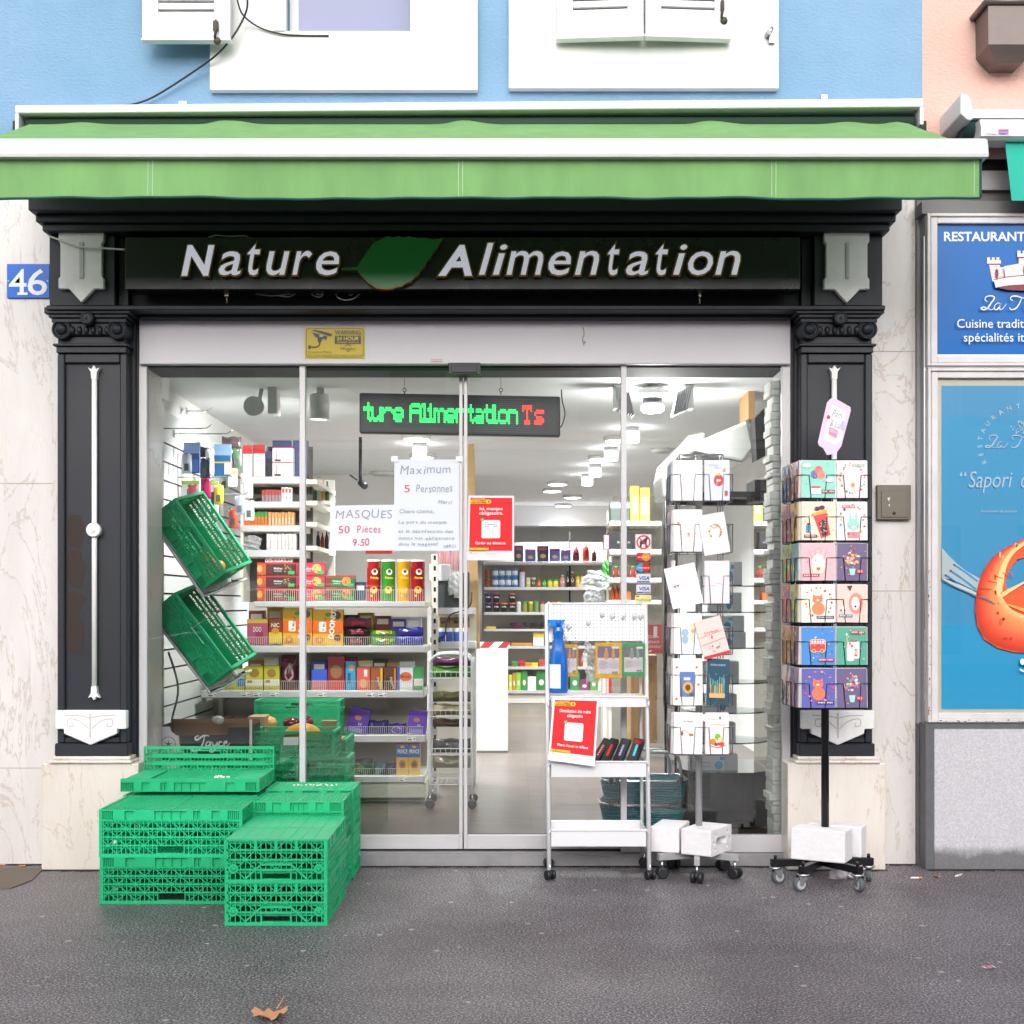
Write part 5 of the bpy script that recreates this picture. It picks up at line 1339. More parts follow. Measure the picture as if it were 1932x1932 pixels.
for k, (bx_, tx_, col, tw_, lab) in enumerate(((1114, 1146, '#a8403c', 0.036, 'leftmost flat black box with a dull red window in the middle tray'), (1136, 1160, '#c23430', 0.040, 'black box with a long red window, second from the left in the tray'), (1160, 1182, '#6a6f9c', 0.045, 'black box with a grey blue window, third in the tray'), (1188, 1207, '#3fb4c4', 0.050, 'rightmost black box with a turquoise window in the tray'))):
 p0, p1 = P(bx_, 1450, -0.285), P(tx_, 1397, -0.14)
 b = MB(M('black_gift_box', '#1c1c1f', 0.5, var=(20, 0.1))); ax = (p1 - p0).normalized(); nn = Vector((-0.25, -1, 0.35)); nn = (nn - ax * nn.dot(ax)).normalized(); uu = nn.cross(ax) * -1
 b.bar(p0, p1, tw_, 0.028, nn)
 g = plane_art(b, p0 + nn * 0.014, ax, uu, nn, prg)
 ln = (p1 - p0).length
 g.rrect(ln * 0.36, -0.006, ln * 0.78, 0.006, 0.005, col)
 for q in range(6): g.circ(ln * (0.42 + 0.06 * q), 0.0, 0.003, '#e6dcdc' if k in (0, 2) else '#e05a50' if k == 1 else '#8fe0ea', None, 6, False)
 if k == 3: g.rect(ln * 0.80, -0.015, ln * 0.93, 0.015, '#b82830')
 tag(b.build('gift_box', bevel=0.002), lab, 'box', 'black gift boxes in the trolley tray')
# ================================================================ revolving card racks
rnd = random.Random(21)
def motif(g, w, h, kind, pal):
 """little drawings on the cards, in metres on the card face, origin at its lower left corner"""
 A = lambda x: x * w
 B = lambda y: y * h
 if kind == 'balloons':
  for x, y, c_ in ((.38, .62, '#6a6f9c'), (.5, .74, '#e06a70'), (.58, .62, '#ee8a70')): g.circ(A(x), B(y), A(.12), c_, B(.12), 14)
  g.lines([[(A(.4), B(.5)), (A(.45), B(.24))], [(A(.56), B(.5)), (A(.47), B(.24))]], 0.0006, '#d8e6e4')
  g.rect(A(.28), B(.1), A(.55), B(.28), '#f4efee'); g.rect(A(.28), B(.25), A(.55), B(.31), '#dd5a5c')
  for x, y in ((.82, .48), (.14, .86)): g.circ(A(x), B(y), A(.12), '#e4f1f0', B(.06), 10); g.circ(A(x + .06), B(y + .03), A(.07), '#e4f1f0', B(.05), 10)
  for k in range(9): g.rect(A(rnd.uniform(.1, .9)), B(rnd.uniform(.1, .9)), A(0) + 0, 0, pal[1]) if 0 else g.circ(A(rnd.uniform(.1, .9)), B(rnd.uniform(.08, .92)), A(.015), rnd.choice(['#e8b53c', '#5a5a9c', '#dd5a5c']), None, 6, False)
  g.nxt(); g.rect(A(.6), B(.13), A(.98), B(.21), '#8c3346'); bar_text(g, A(.62), B(.145), A(.34), B(.045))
 elif kind == 'present':
  g.poly([(A(.35), B(.62)), (A(.74), B(.72)), (A(.86), B(.14)), (A(.58), B(.04))], '#d64a4c'); g.poly([(A(.33), B(.62)), (A(.32), B(.7)), (A(.74), B(.8)), (A(.77), B(.72))], '#e8a63c')
  g.poly([(A(.5), B(.45)), (A(.62), B(.55)), (A(.74), B(.45)), (A(.78), B(.16)), (A(.62), B(.1))], '#4a2740')
  for k in range(14): g.circ(A(rnd.uniform(.54, .74)), B(rnd.uniform(.16, .48)), A(.018), rnd.choice(['#e8c25a', '#e6e0dc', '#5ab4a4', '#dd5a5c']), None, 7, False)
  g.nxt(); g.circ(A(.46), B(.82), A(.09), '#5a2b48', B(.06), 10); g.circ(A(.6), B(.85), A(.09), '#5a2b48', B(.06), 10)
  g.rect(A(.12), B(.2), A(.27), B(.38), '#3f8fb4'); g.rect(A(.185), B(.2), A(.205), B(.38), '#26406a'); g.circ(A(.2), B(.42), A(.06), '#6a2b3c', B(.03), 8)
  g.rect(A(.06), B(.07), A(.45), B(.14), '#5a2040'); bar_text(g, A(.1), B(.085), A(.32), B(.04)); dots(g, w, h, 26, ['#e05a48', '#3f8fb4', '#e8b53c'])
 elif kind == 'cupcake':
  g.poly([(A(.28), B(.42)), (A(.72), B(.42)), (A(.64), B(.2)), (A(.36), B(.2))], '#f0d9c0')
  g.circ(A(.5), B(.5), A(.2), '#f6f0f2', B(.12), 14); g.circ(A(.5), B(.62), A(.13), '#f6f0f2', B(.09), 12)
  for k in range(7): g.line([(A(.3 + .066 * k), B(.6)), (A(.22 + .09 * k), B(.84))], 0.0016, '#f2dce0' if k % 2 else '#e88a9c', 0, False)
  g.nxt(); heart(g, A(.5), B(.31), A(.06), '#e0567c'); g.rect(A(.03), B(.1), A(.53), B(.18), '#9a3346'); bar_text(g, A(.06), B(.115), A(.44), B(.045)); dots(g, w, h, 10, ['#e8b53c', '#4a9c8c', '#dd7a5c'])
 elif kind == 'flowers':
  for k in range(34): g.circ(A(rnd.gauss(.48, .13)), B(rnd.gauss(.6, .14)), A(rnd.uniform(.025, .06)), rnd.choice(['#ef7f96', '#f2b8c0', '#f1efee', '#5ca8a8', '#e0506c', '#f0c05a', '#d87a8c']), None, 8, k % 4 == 3)
  g.poly([(A(.38), B(.32)), (A(.6), B(.32)), (A(.56), B(.14)), (A(.42), B(.14))], '#a9d8cc'); g.rect(A(.64), B(.2), A(.86), B(.29), '#d8363c'); bar_text(g, A(.67), B(.22), A(.16), B(.05)); dots(g, w, h, 8, ['#e8d25a'])
 elif kind == 'cat':
  c_ = '#ee8a62' if pal[0] == 'c' else '#ee7a5e'
  g.circ(A(.5), B(.36), A(.2), c_, B(.17), 16); g.circ(A(.48), B(.6), A(.16), c_, B(.11), 14)
  for s_ in (-1, 1): g.poly([(A(.48 + s_ * .15), B(.62)), (A(.48 + s_ * .14), B(.76)), (A(.48 + s_ * .04), B(.69))], c_)
  g.circ(A(.48), B(.585), A(.05), '#f6e6dc', B(.025), 10)
  for s_ in (-1, 1): g.circ(A(.48 + s_ * .07), B(.63), A(.015), '#4a2b2b', None, 6)
  ringflowers(g, w, h, 18); g.rect(A(.44), B(.1), A(.96), B(.175), '#2f3f6a'); bar_text(g, A(.47), B(.115), A(.46), B(.04))
 elif kind == 'rabbit':
  g.circ(A(.54), B(.4), A(.22), '#9adac8', B(.16), 16)
  for s_ in (-1, 1): g.circ(A(.54 + s_ * .1), B(.62), A(.045), '#9adac8', B(.11), 10)
  g.circ(A(.54), B(.34), A(.06), '#f4f2f0', B(.04), 10); g.rect(A(.34), B(.06), A(.76), B(.22), '#ef8c94')
  for s_ in (-1, 1): g.circ(A(.54 + s_ * .13), B(.37), A(.03), '#ee8c90', None, 8); g.circ(A(.54 + s_ * .06), B(.42), A(.012), '#3a5a54', None, 6)
  g.rect(A(.15), B(.85), A(.6), B(.92), '#ef7f96'); bar_text(g, A(.18), B(.865), A(.4), B(.04)); ringflowers(g, w, h, 16)
 elif kind == 'bus':
  g.rrect(A(.24), B(.34), A(.72), B(.68), A(.09), '#f3c4b8'); g.rrect(A(.26), B(.36), A(.70), B(.66), A(.08), '#dc4a4c'); g.rect(A(.26), B(.55), A(.70), B(.57), '#f3dcd0')
  for k in range(5): g.rect(A(.29 + .08 * k), B(.58), A(.345 + .08 * k), B(.64), '#f4ece4')
  for x in (.36, .6): g.circ(A(x), B(.37), A(.06), '#f0c05a', None, 12); g.circ(A(x), B(.37), A(.03), '#6a3a3a', None, 10)
  dots(g, w, h, 22, ['#ef8c94', '#f0c05a', '#8c3346', '#f4ece4', '#3a4a8c']); g.rect(A(.48), B(.1), A(.95), B(.175), '#c23a4c'); bar_text(g, A(.51), B(.115), A(.41), B(.04))
 elif kind == 'brushes':
  g.rrect(A(.32), B(.1), A(.56), B(.6), A(.06), '#eeeaf0'); g.rrect(A(.55), B(.16), A(.74), B(.62), A(.05), '#e2dfe8')
  g.line([(A(.36), B(.44)), (A(.31), B(.78))], 0.004, '#e0b08c'); g.circ(A(.31), B(.8), A(.03), '#f0ece8', B(.04), 8)
  for x, y in ((.42, .56), (.5, .66), (.62, .64), (.48, .5)): g.circ(A(x), B(y), A(.04), '#dc4a5c', B(.035), 8)
  for k in range(3): g.rect(A(.57), B(.24 + .07 * k), A(.66), B(.28 + .07 * k), ['#dc4a4c', '#f0c05a', '#ef8c94'][k])
  g.rect(A(.44), B(.82), A(.92), B(.9), '#c23a4c'); bar_text(g, A(.47), B(.838), A(.42), B(.045)); dots(g, w, h, 14, ['#e8d88c', '#f4f0ec'])
 elif kind == 'bears':
  g.circ(A(.62), B(.5), A(.24), '#f08f7c', B(.28), 16); g.circ(A(.6), B(.5), A(.13), '#f4f1f4', B(.18), 14); g.circ(A(.6), B(.42), A(.04), '#3c3a4a', B(.03), 8)
  g.circ(A(.18), B(.36), A(.1), '#f1eef0', B(.08), 10); g.circ(A(.12), B(.32), A(.035), '#3c3a40', None, 7); g.circ(A(.23), B(.32), A(.035), '#3c3a40', None, 7)
  g.poly([(A(.3), B(.96)), (A(.5), B(.98)), (A(.42), B(.82))], '#4a4648'); g.rect(A(.04), B(.14), A(.5), B(.21), '#3f7f9c'); bar_text(g, A(.07), B(.155), A(.4), B(.04)); dots(g, w, h, 12, ['#f4ece4', '#e8b53c'])
 elif kind == 'pinkflor':
  ringflowers(g, w, h, 30); g.rect(A(.5), B(.84), A(.92), B(.91), '#7fb8b4'); bar_text(g, A(.53), B(.855), A(.36), B(.04)); g.circ(A(.52), B(.3), A(.16), '#f4dcd4', B(.12), 12); g.circ(A(.52), B(.34), A(.07), '#ee8a5c', B(.07), 8)
 elif kind == 'plain':
  g.line([(A(.22), B(.42)), (A(.42), B(.43)), (A(.5), B(.48)), (A(.76), B(.44))], 0.0022, '#f0a4ac', 4)
 elif kind == 'bell':
  g.circ(A(.56), B(.5), A(.2), '#c62a34', B(.15), 16); g.rect(A(.5), B(.62), A(.62), B(.68), '#e8b53c'); g.circ(A(.56), B(.5), A(.1), '#efe6e6', B(.03), 10)
  for k in range(12): g.circ(A(rnd.uniform(.1, .9)), B(rnd.uniform(.1, .9)), A(.018), '#f4f6fa', None, 6, False)
  g.nxt(); g.text('Joyeux', A(.16), B(.87), B(.045), '#8c94b4', A(.4), -0.008, .25); g.text('Noël', A(.36), B(.8), B(.045), '#8c94b4', A(.3), -0.008, .25); g.poly([(A(.7), B(.74)), (A(.86), B(.72)), (A(.8), B(.84))], '#ec9c2c'); g.rect(A(.8), B(.12), A(.92), B(.24), '#c23a4c')
 elif kind == 'doodle':
  for k in range(22):
   x, y = rnd.uniform(.12, .88), rnd.uniform(.1, .7); g.ring(A(x), B(y), A(rnd.uniform(.03, .1)), 0.0009, rnd.choice(['#d8a070', '#c87a5c', '#b8a890']), 9)
  g.circ(A(.16), B(.68), A(.05), '#e08a5c', None, 8); heart(g, A(.52), B(.42), A(.05), '#e0866c'); g.text('Merry', A(.2), B(.85), B(.05), '#b4b2bc', A(.5), -0.006)
 elif kind == 'gold':
  for k in range(26):
   t = rnd.uniform(0, 6.28); g.circ(A(.55 + .22 * math.cos(t)), B(.55 + .17 * math.sin(t)), A(rnd.uniform(.02, .05)), rnd.choice(['#caa24c', '#a8803c', '#e0c48c']), None, 7, False)
  g.nxt(); g.line([(A(.4), B(.72)), (A(.5), B(.64)), (A(.66), B(.66))], 0.004, '#c8a04a', 3)
 elif kind == 'hearts':
  heart(g, A(.22), B(.52), A(.05), '#e04048'); heart(g, A(.32), B(.53), A(.05), '#e04048')
  for k in range(3): g.rect(A(.55), B(.56 - .035 * k), A(.82), B(.563 - .035 * k), '#d8c4cc')
 elif kind == 'animals':
  g.circ(A(.4), B(.36), A(.12), '#9cb8cc', B(.12), 12); g.circ(A(.4), B(.53), A(.13), '#9cb8cc', B(.1), 12); g.rect(A(.63), B(.28), A(.71), B(.56), '#f0dca4'); g.circ(A(.67), B(.62), A(.11), '#f0d89c', B(.1), 12); g.circ(A(.69), B(.57), A(.07), '#c8a4a4', B(.05), 10)
  for x in (.6, .72): g.line([(A(x), B(.7)), (A(x), B(.77))], 0.0015, '#8a6a3c')
 elif kind == 'joyeux':
  g.rect(A(0), B(0), A(1), B(.08), '#c8303a'); g.text('Joyeux', A(.24), B(.62), B(.07), '#c8303a', A(.55), 0.0); g.line([(A(.04), B(.56)), (A(.96), B(.62))], 0.002, '#d05a5c'); g.line([(A(.04), B(.36)), (A(.96), B(.42))], 0.002, '#d05a5c')
  for k in range(9): g.circ(A(rnd.uniform(.15, .8)), B(rnd.uniform(.16, .36)), A(.04), rnd.choice(['#d8404c', '#8a9c7c', '#e8b0b4']), None, 7, False)
  g.nxt(); g.poly([(A(.45), B(.5)), (A(.5), B(.57)), (A(.55), B(.5)), (A(.48), B(.54)), (A(.53), B(.46))], '#d05a4c')
 elif kind == 'sunflower':
  g.rect(A(.22), B(.18), A(.74), B(.72), '#5a7cc0'); g.rect(A(.36), B(.54), A(.58), B(.6), '#e4e6ee')
  for k in range(12): t = k * .524; g.circ(A(.5 + .13 * math.cos(t)), B(.38 + .1 * math.sin(t)), A(.05), '#eeb23c', None, 7, False)
  g.nxt(); g.circ(A(.5), B(.38), A(.09), '#6a4220', B(.065), 10); g.line([(A(.52), B(.3)), (A(.58), B(.19))], 0.002, '#5c7c3c'); g.circ(A(.62), B(.23), A(.06), '#4c5c4c', B(.04), 7)
  for x, y in ((.12, .82), (.8, .82), (.86, .45), (.1, .14)): g.circ(A(x), B(y), A(.045), '#d89c3c', None, 7); g.circ(A(x), B(y), A(.02), '#5a3a1c', None, 6)
 elif kind == 'bottles':
  g.text('BONNE & HEUREUSE', A(.16), B(.85), B(.04), '#b8c4d4', A(.66), 0.01)
  for k in range(7): x = .14 + .1 * k; hh = rnd.uniform(.25, .38); g.rect(A(x), B(.26), A(x + .07), B(.26 + hh * .6), rnd.choice(['#3c9c9c', '#2c7c84', '#e0a45c', '#4cb4a8'])); g.rect(A(x + .02), B(.26 + hh * .6), A(x + .05), B(.26 + hh), '#7cc4b4')
  g.rect(A(.12), B(.16), A(.82), B(.26), '#dcae74'); dots(g, w, h * .8, 26, ['#4c8c9c', '#7cb4bc'])
 elif kind == 'newhome':
  g.text('A New', A(.32), B(.77), B(.045), '#8c3a3a', A(.34), 0.02); g.text('baby is born', A(.2), B(.68), B(.035), '#b4b2ba', A(.56), -0.01, .2)
  g.circ(A(.28), B(.5), A(.045), '#a8503c', B(.06), 8); g.line([(A(.28), B(.57)), (A(.4), B(.56)), (A(.58), B(.46))], 0.002, '#a8503c', 3); g.circ(A(.6), B(.47), A(.09), '#c07a54', B(.035), 8); g.text('Congratulations', A(.2), B(.22), B(.035), '#b4b2ba', A(.62), -0.01, .2)
 elif kind == 'fruit':
  g.text('Prompt', A(.14), B(.83), B(.05), '#e8945c', A(.34), -0.004, .2); g.text('Rétablissement', A(.22), B(.7), B(.045), '#e8945c', A(.66), -0.006, .2)
  for x, y, r_, c_ in ((.32, .3, .13, '#e8842c'), (.52, .42, .13, '#7cb84c'), (.64, .34, .12, '#f0d48c'), (.44, .24, .07, '#a8304c'), (.7, .24, .1, '#dc4440'), (.56, .25, .06, '#c8304c')): g.circ(A(x), B(y), A(r_), c_, B(r_ * .6), 12)
  g.line([(A(.14), B(.22)), (A(.5), B(.16)), (A(.86), B(.22))], 0.004, '#b4949c', 4); g.poly([(A(.56), B(.88)), (A(.62), B(.93)), (A(.68), B(.87)), (A(.62), B(.84))], '#2c8c6c')
 elif kind == 'stripes':
  for k in range(26): g.circ(A(rnd.uniform(.05, .95)), B(rnd.uniform(.04, .96)), A(rnd.uniform(.04, .14)), rnd.choice(pal), B(rnd.uniform(.03, .12)), 8, k % 5 == 4)
  g.nxt()
def bar_text(g, a, b_, w, h):
 n = max(4, int(w / h * 1.1))
 for k in range(n):
  if k == n // 2: continue
  g.put([(a + w * k / n, b_), (a + w * (k + .6) / n, b_), (a + w * (k + .6) / n, b_ + h), (a + w * k / n, b_ + h)], '#e6cfc8')
 g.nxt()
def heart(g, x, y, r_, col):
 g.poly([(x, y - r_), (x + r_, y + r_ * .2), (x + r_ * .8, y + r_ * .75), (x + r_ * .35, y + r_ * .8), (x, y + r_ * .4), (x - r_ * .35, y + r_ * .8), (x - r_ * .8, y + r_ * .75), (x - r_, y + r_ * .2)], col)
def dots(g, w, h, n, cols):
 for k in range(n): g.circ(w * rnd.uniform(.06, .94), h * rnd.uniform(.06, .94), w * rnd.uniform(.01, .025), rnd.choice(cols), None, 6, False)
 g.nxt()
def ringflowers(g, w, h, n):
 for k in range(n):
  t = 6.283 * k / n; x, y = .5 + .40 * math.cos(t) + rnd.uniform(-.04, .04), .52 + .38 * math.sin(t) + rnd.uniform(-.03, .03)
  g.circ(w * x, h * y, w * rnd.uniform(.022, .05), rnd.choice(['#e0506c', '#8c3346', '#f0a04c', '#5ca8a8', '#e8b53c', '#c8586c', '#5a7a54', '#ef8c94']), h * rnd.uniform(.015, .04), 7, False)
 g.nxt()
def card(O, u, n, w, h, bg, kind, label, tilt=0.0, lean=0.03, pal=None, stack=3, group='greeting cards in the racks'):
 """O = middle of the lower edge on the pocket; u to the right, n towards the viewer"""
 O, u, n = Vector(O), Vector(u).normalized(), Vector(n).normalized()
 v = Vector((0, 0, 1)) * math.cos(lean) - n * math.sin(lean)
 m_ = u.cross(v).normalized()
 if m_.dot(n) < 0: m_ = -m_
 u2 = u * math.cos(tilt) + v * math.sin(tilt); v2 = v * math.cos(tilt) - u * math.sin(tilt)
 b = MB(pr)
 def slab(off, su, sv, col, t=0.003):
  p = O - u2 * (w / 2) + u2 * su + v2 * sv + m_ * off
  i = b.pts([p, p + u2 * w, p + u2 * w + v2 * h, p + v2 * h, p + m_ * t, p + u2 * w + m_ * t, p + u2 * w + v2 * h + m_ * t, p + v2 * h + m_ * t])
  for q in ((4, 5, 6, 7), (0, 3, 2, 1), (0, 1, 5, 4), (1, 2, 6, 5), (2, 3, 7, 6), (3, 0, 4, 7)): b.fc([i + t_ for t_ in q], None, col)
 for k in range(stack): slab(-0.0045 * (stack - k), -0.003 * (k % 2) + 0.0015 * k, 0.002 * (k % 2), '#e9e2e0' if k % 2 else '#f0ecec')
 slab(0, 0, 0, bg)
 g = plane_art(b, O - u2 * (w / 2) + m_ * 0.003, u2, v2, m_, pr)
 motif(g, w, h, kind, pal or ['c', '#e0506c'])
 return tag(b.build('greeting_card'), label, 'card', group)
def rack(name, label, cxr, cyr, half, yaw, rows, wm, ztop, zbot, pole_m, pole_r, r_open):
 t = thing(name, label, 'card rack', (cxr, cyr, 0))
 cy_, sy_ = math.cos(yaw), math.sin(yaw)
 U = Vector((cy_, sy_, 0)); V = Vector((-sy_, cy_, 0)); O = Vector((cxr, cyr, 0))
 b = MB(pole_m); b.tube([O + Vector((0, 0, 0.10)), O + Vector((0, 0, ztop + 0.01))], pole_r, 14); b.build('pole', t)
 b = MB(wm); wr = 0.0022
 hh = half - 0.03
 for sx in (-1, 0, 1):
  for sy in (-1, 0, 1):
   if sx or sy: p = O + U * (hh * sx) + V * (hh * sy); b.tube([p + Vector((0, 0, zbot)), p + Vector((0, 0, ztop))], wr * 1.3, 5)
 for z in (zbot, ztop):
  q = [O + U * (a * hh) + V * (c_ * hh) + Vector((0, 0, z)) for a, c_ in ((-1, -1), (1, -1), (1, 1), (-1, 1))]
  b.tube(q, wr * 1.3, 5, closed=True); b.tube([q[0], q[2]], wr, 5); b.tube([q[1], q[3]], wr, 5)
 b.build('wire_frame', t)
 sides = ((U, -V), (-V, -U), (-U, V), (V, U))      # (right hand direction, outward)
 for z0, z1 in rows:
  for si, (u, n) in enumerate(sides):
   b = MB(wm); f0 = O + n * (half + 0.004); zz = Vector((0, 0, 1)); zm = z0 + (z1 - z0) * r_open
   b.tube([f0 - u * half + zz * z0, f0 + u * half + zz * z0], wr, 5)
   b.tube([O + n * hh - u * half + zz * (z0 - 0.001), f0 - u * half + zz * z0], wr, 5); b.tube([O + n * hh + u * half + zz * (z0 - 0.001), f0 + u * half + zz * z0], wr, 5)
   for k in (-1, 1):
    c_ = u * (half / 2 * k); e = half / 2
    for sg in (-1, 1):
     p = f0 + c_ + n * 0.010
     b.tube([O + n * hh + c_ + u * (sg * e) + zz * zm, p + u * (sg * e * .96) + zz * zm, p + u * (sg * e * .52) + zz * zm, p + u * (sg * e * .40) + zz * (z0 - 0.001)], wr, 5)
   b.build('card_pocket', t)
 return t, O, U, V
Yk = -0.42; cxk = 1.414
fr = lambda py: ZZ(py, Yk - 0.16)
rows_b = [(fr(941), fr(869)), (fr(1021), fr(947)), (fr(1097), fr(1025)), (fr(1176), fr(1103)), (fr(1256), fr(1183)), (fr(1337), fr(1261))]
rb_, O, U, V = rack('card_rack', 'black wire card rack on wheels in front of the right pilaster', cxk, Yk, 0.152, R(2), rows_b, black_metal, fr(866), fr(1338), black_metal, 0.0175, 0.62)
names = ['top', 'second', 'third', 'fourth', 'fifth', 'lowest']
cards_b = [(('#8fcfc0', 'balloons', 'mint green card with three balloons'), ('#f4d8dc', 'pinkflor', 'pale pink card strewn with small flowers')),
   (('#f0dcc0', 'present', 'cream card with a tilted red present'), ('#f6e4e4', 'rabbit', 'pale pink card with a mint rabbit face')),
   (('#f0b4bc', 'cupcake', 'pink card with a candle topped cupcake'), ('#6f5f80', 'flowers', 'purple card with a flower pot')),
   (('#f4eee0', 'cat', 'cream card with an orange cat'), ('#f6c8be', 'bears', 'peach card with a white faced bear')),
   (('#4a8cd0', 'bus', 'blue card with a red van'), ('#56a68e', 'brushes', 'green card with paint tubes and a brush')),
   (('#6464b2', 'cat', 'indigo card with an orange cat in a flower ring'), ('#6c6088', 'flowers', 'violet card with a flower pot'))]
side_c = [('#2f4a6c', ['#5a8cc0', '#a04c4c', '#c8a05c', '#2c3c5c']), ('#a06c7c', ['#c890a0', '#d8b070', '#8c5c74']), ('#a8b86c', ['#c0d08c', '#7ca0a8', '#d87a7c']), ('#cc7c7c', ['#e09898', '#b8c878', '#8c7cb0']), ('#c89c64', ['#d8b080', '#7c6478', '#a87c54']), ('#d8ccc4', ['#c46c6c', '#8c7c9c', '#5c5458'])]
for k, (z0, z1) in enumerate(rows_b):
 hgt = z1 - z0 - 0.004
 for j, (bg_, kd, lb) in enumerate(cards_b[k]):
  wv = 0.148 if j == 0 else 0.132
  Oc = O - V * 0.163 + U * (-0.074 if j == 0 else 0.076) + Vector((0, 0, z0 + 0.004))
  card(Oc, U, -V, wv, hgt, bg_, kd, f'{lb}, {names[k]} row of the black rack', rnd.uniform(-.012, .012), 0.02, ['x'] if k == 5 else None)
 bg_, pal = side_c[k]
 for j in (0, 1):
  Oc = O - U * 0.160 + V * (0.074 if j == 0 else -0.078) + Vector((0, 0, z0 + 0.004))
  card(Oc, -V, -U, 0.138, hgt, pal[j] if j else bg_, 'stripes', f'{"rear" if j == 0 else "front"} glittery card seen edge on, left side, {names[k]} row of the black rack', 0, 0.02, pal, 4)
b = MB(prg); q = [(1576, 752), (1604, 768), (1605, 775), (1587, 842), (1580, 852), (1576, 856), (1560, 859), (1553, 846), (1545, 841), (1543, 835), (1560, 760), (1567, 752)]
b.prism([(XX(u, -0.42), ZZ(v, -0.42)) for u, v in q], -0.424, -0.418, None, '#e9c6e2', None, '#d8b0d8')
f = flat(b, -0.4245, prg, 1)
f.poly([(1569, 762), (1597, 777), (1588, 830), (1576, 840), (1554, 829)], '#e6dcf2'); f.poly([(1569, 768), (1592, 780), (1586, 812), (1559, 803)], '#f1ecf6')
f.text('Pam', 1569, 785, 14, '#6a5a72', 19, -0.01, 0.1, rot=R(-18)); f.text('& Lia', 1565, 803, 13, '#6a5a72', 20, -0.01, 0.1, rot=R(-18))
f.poly([(1565, 805), (1581, 813), (1578, 827), (1563, 819)], '#e88cac'); f.text('Edition', 1565, 813, 6, '#f4dce6', 13, 0.0, 0, rot=R(-24)); f.circ(1563, 787, 3.2, '#b84a5c', 4); f.circ(1590, 803, 5, '#c4bcd8', 9)
b.tube([P(1566, 842, -0.415), P(1566, 872, -0.415)], 0.006, 6, black_metal)
tag(b.build('rack_topper', bevel=0.001), 'slanting pink plaque standing on top of the black card rack', 'plaque')
for k, an in enumerate((185, 235, 302, 4, 92)):
 t = R(an); L_ = 0.235; d = Vector((math.cos(t), math.sin(t), 0)); c0 = Vector((1.400, -0.42, 0.094))
 b = MB(black_metal); b.bar(c0 + d * 0.012, c0 + d * L_, 0.030, 0.032, (0, 0, 1)); e = c0 + d * (L_ - 0.02); b.tube([e + Vector((0, 0, 0.016)), e + Vector((0, 0, 0.034))], 0.008, 8); b.build('foot_bar', rb_, bevel=0.002)
 caster_steel(rb_, e.x, e.y, R((20, 200, 285, 75, 150)[k]))
conc = M('white_concrete', '#e7e4e6', 0.9, var=(22, 0.07), bump=(55, 0.5, 0.004))
def block(K, ang, lu, ln, h, label, holes=False):
 """concrete block with its nearest lower corner at K; lu along the left-going face, ln along the right-going one"""
 a = R(ang); u = Vector((-math.cos(a), math.sin(a), 0)); n = Vector((math.sin(a), math.cos(a), 0)); z = Vector((0, 0, 1))
 b = MB(conc)
 def bx(o, du, dn, dz):
  i = b.pts([o, o + u * du, o + u * du + n * dn, o + n * dn, o + z * dz, o + u * du + z * dz, o + u * du + n * dn + z * dz, o + n * dn + z * dz])
  for q in ((0, 4, 5, 1), (1, 5, 6, 2), (2, 6, 7, 3), (4, 7, 6, 5), (0, 1, 2, 3)) + (() if holes else ((3, 7, 4, 0),)): b.fc([i + t for t in q])
 bx(K, lu, ln, h)
 if holes:
  outer = [(0, 0), (ln, 0), (ln, h), (0, h)]
  hs_ = []
  def ell(cx_, cz_, rx, rz, m=16): return [(cx_ + rx * math.cos(6.283 * k / m), cz_ + rz * math.sin(6.283 * k / m)) for k in range(m)]
  slot = [(ln * .5 + sx * ln * .18 + ln * .07 * math.cos(R(t)) * 1, h * .5 + h * .16 * math.sin(R(t))) for sx, r0 in ((1, -90), (-1, 90)) for t in range(r0, r0 + 181, 30)]
  hs_.append(slot)
  for cx_, cz_ in ((.2, .22), (.12, .5), (.2, .78), (.8, .22), (.9, .5), (.8, .78)): hs_.append(ell(ln * cx_, h * cz_, ln * .045, h * .085))
  loops = [outer] + hs_
  tri = tessellate_polygon([[Vector((x, y, 0)) for x, y in L_] for L_ in loops]); allp = [p for L_ in loops for p in L_]
  i = b.pts([K + n * x + z * y for x, y in allp])
  for t in tri: b.fc([i + q for q in t])
  for L_ in hs_:
   i0 = b.pts([K + n * x + z * y for x, y in L_]); i1 = b.pts([K + n * x + z * y + u * (lu * .8) for x, y in L_]); m = len(L_)
   for k in range(m): b.fc((i0 + k, i0 + (k + 1) % m, i1 + (k + 1) % m, i1 + k))
   b.fc([i1 + k for k in range(m)])
 o = b.build('concrete_block', bevel=0.006, seg=2)
 return tag(o, label, 'concrete block', 'white concrete blocks weighing down the racks')
K = P(1594, 1646, -0.56); K.z = 0.1105
block(K, 28, 0.245, 0.135, 0.142, 'white concrete block in front on the foot of the black card rack')
K2 = K + Vector((math.sin(R(28)), math.cos(R(28)), 0)) * 0.155 + Vector((0.035, 0, 0));
block(K2, 28, 0.245, 0.10, 0.140, 'white concrete block behind the other one on the black rack foot')
Yk2 = -0.26; cx2 = 0.866
fr = lambda py: ZZ(py, Yk2 - 0.135)
rows_s = [(fr(946), fr(869)), (fr(1042), fr(962)), (fr(1140), fr(1059)), (fr(1235), fr(1158)), (fr(1332), fr(1243)), (fr(1424), fr(1345))]
wire_s = M('grey_wire', '#8b8a8e', 0.35, 0.6)
rs_, O, U, V = rack('card_rack', 'silver card rack with white concrete blocks in front of the right door panes', cx2, Yk2, 0.129, R(-2), rows_s, wire_s, fr(856), fr(1426), M('silver_pole', '#a7a6aa', 0.35, 0.4), 0.0155, 0.66)
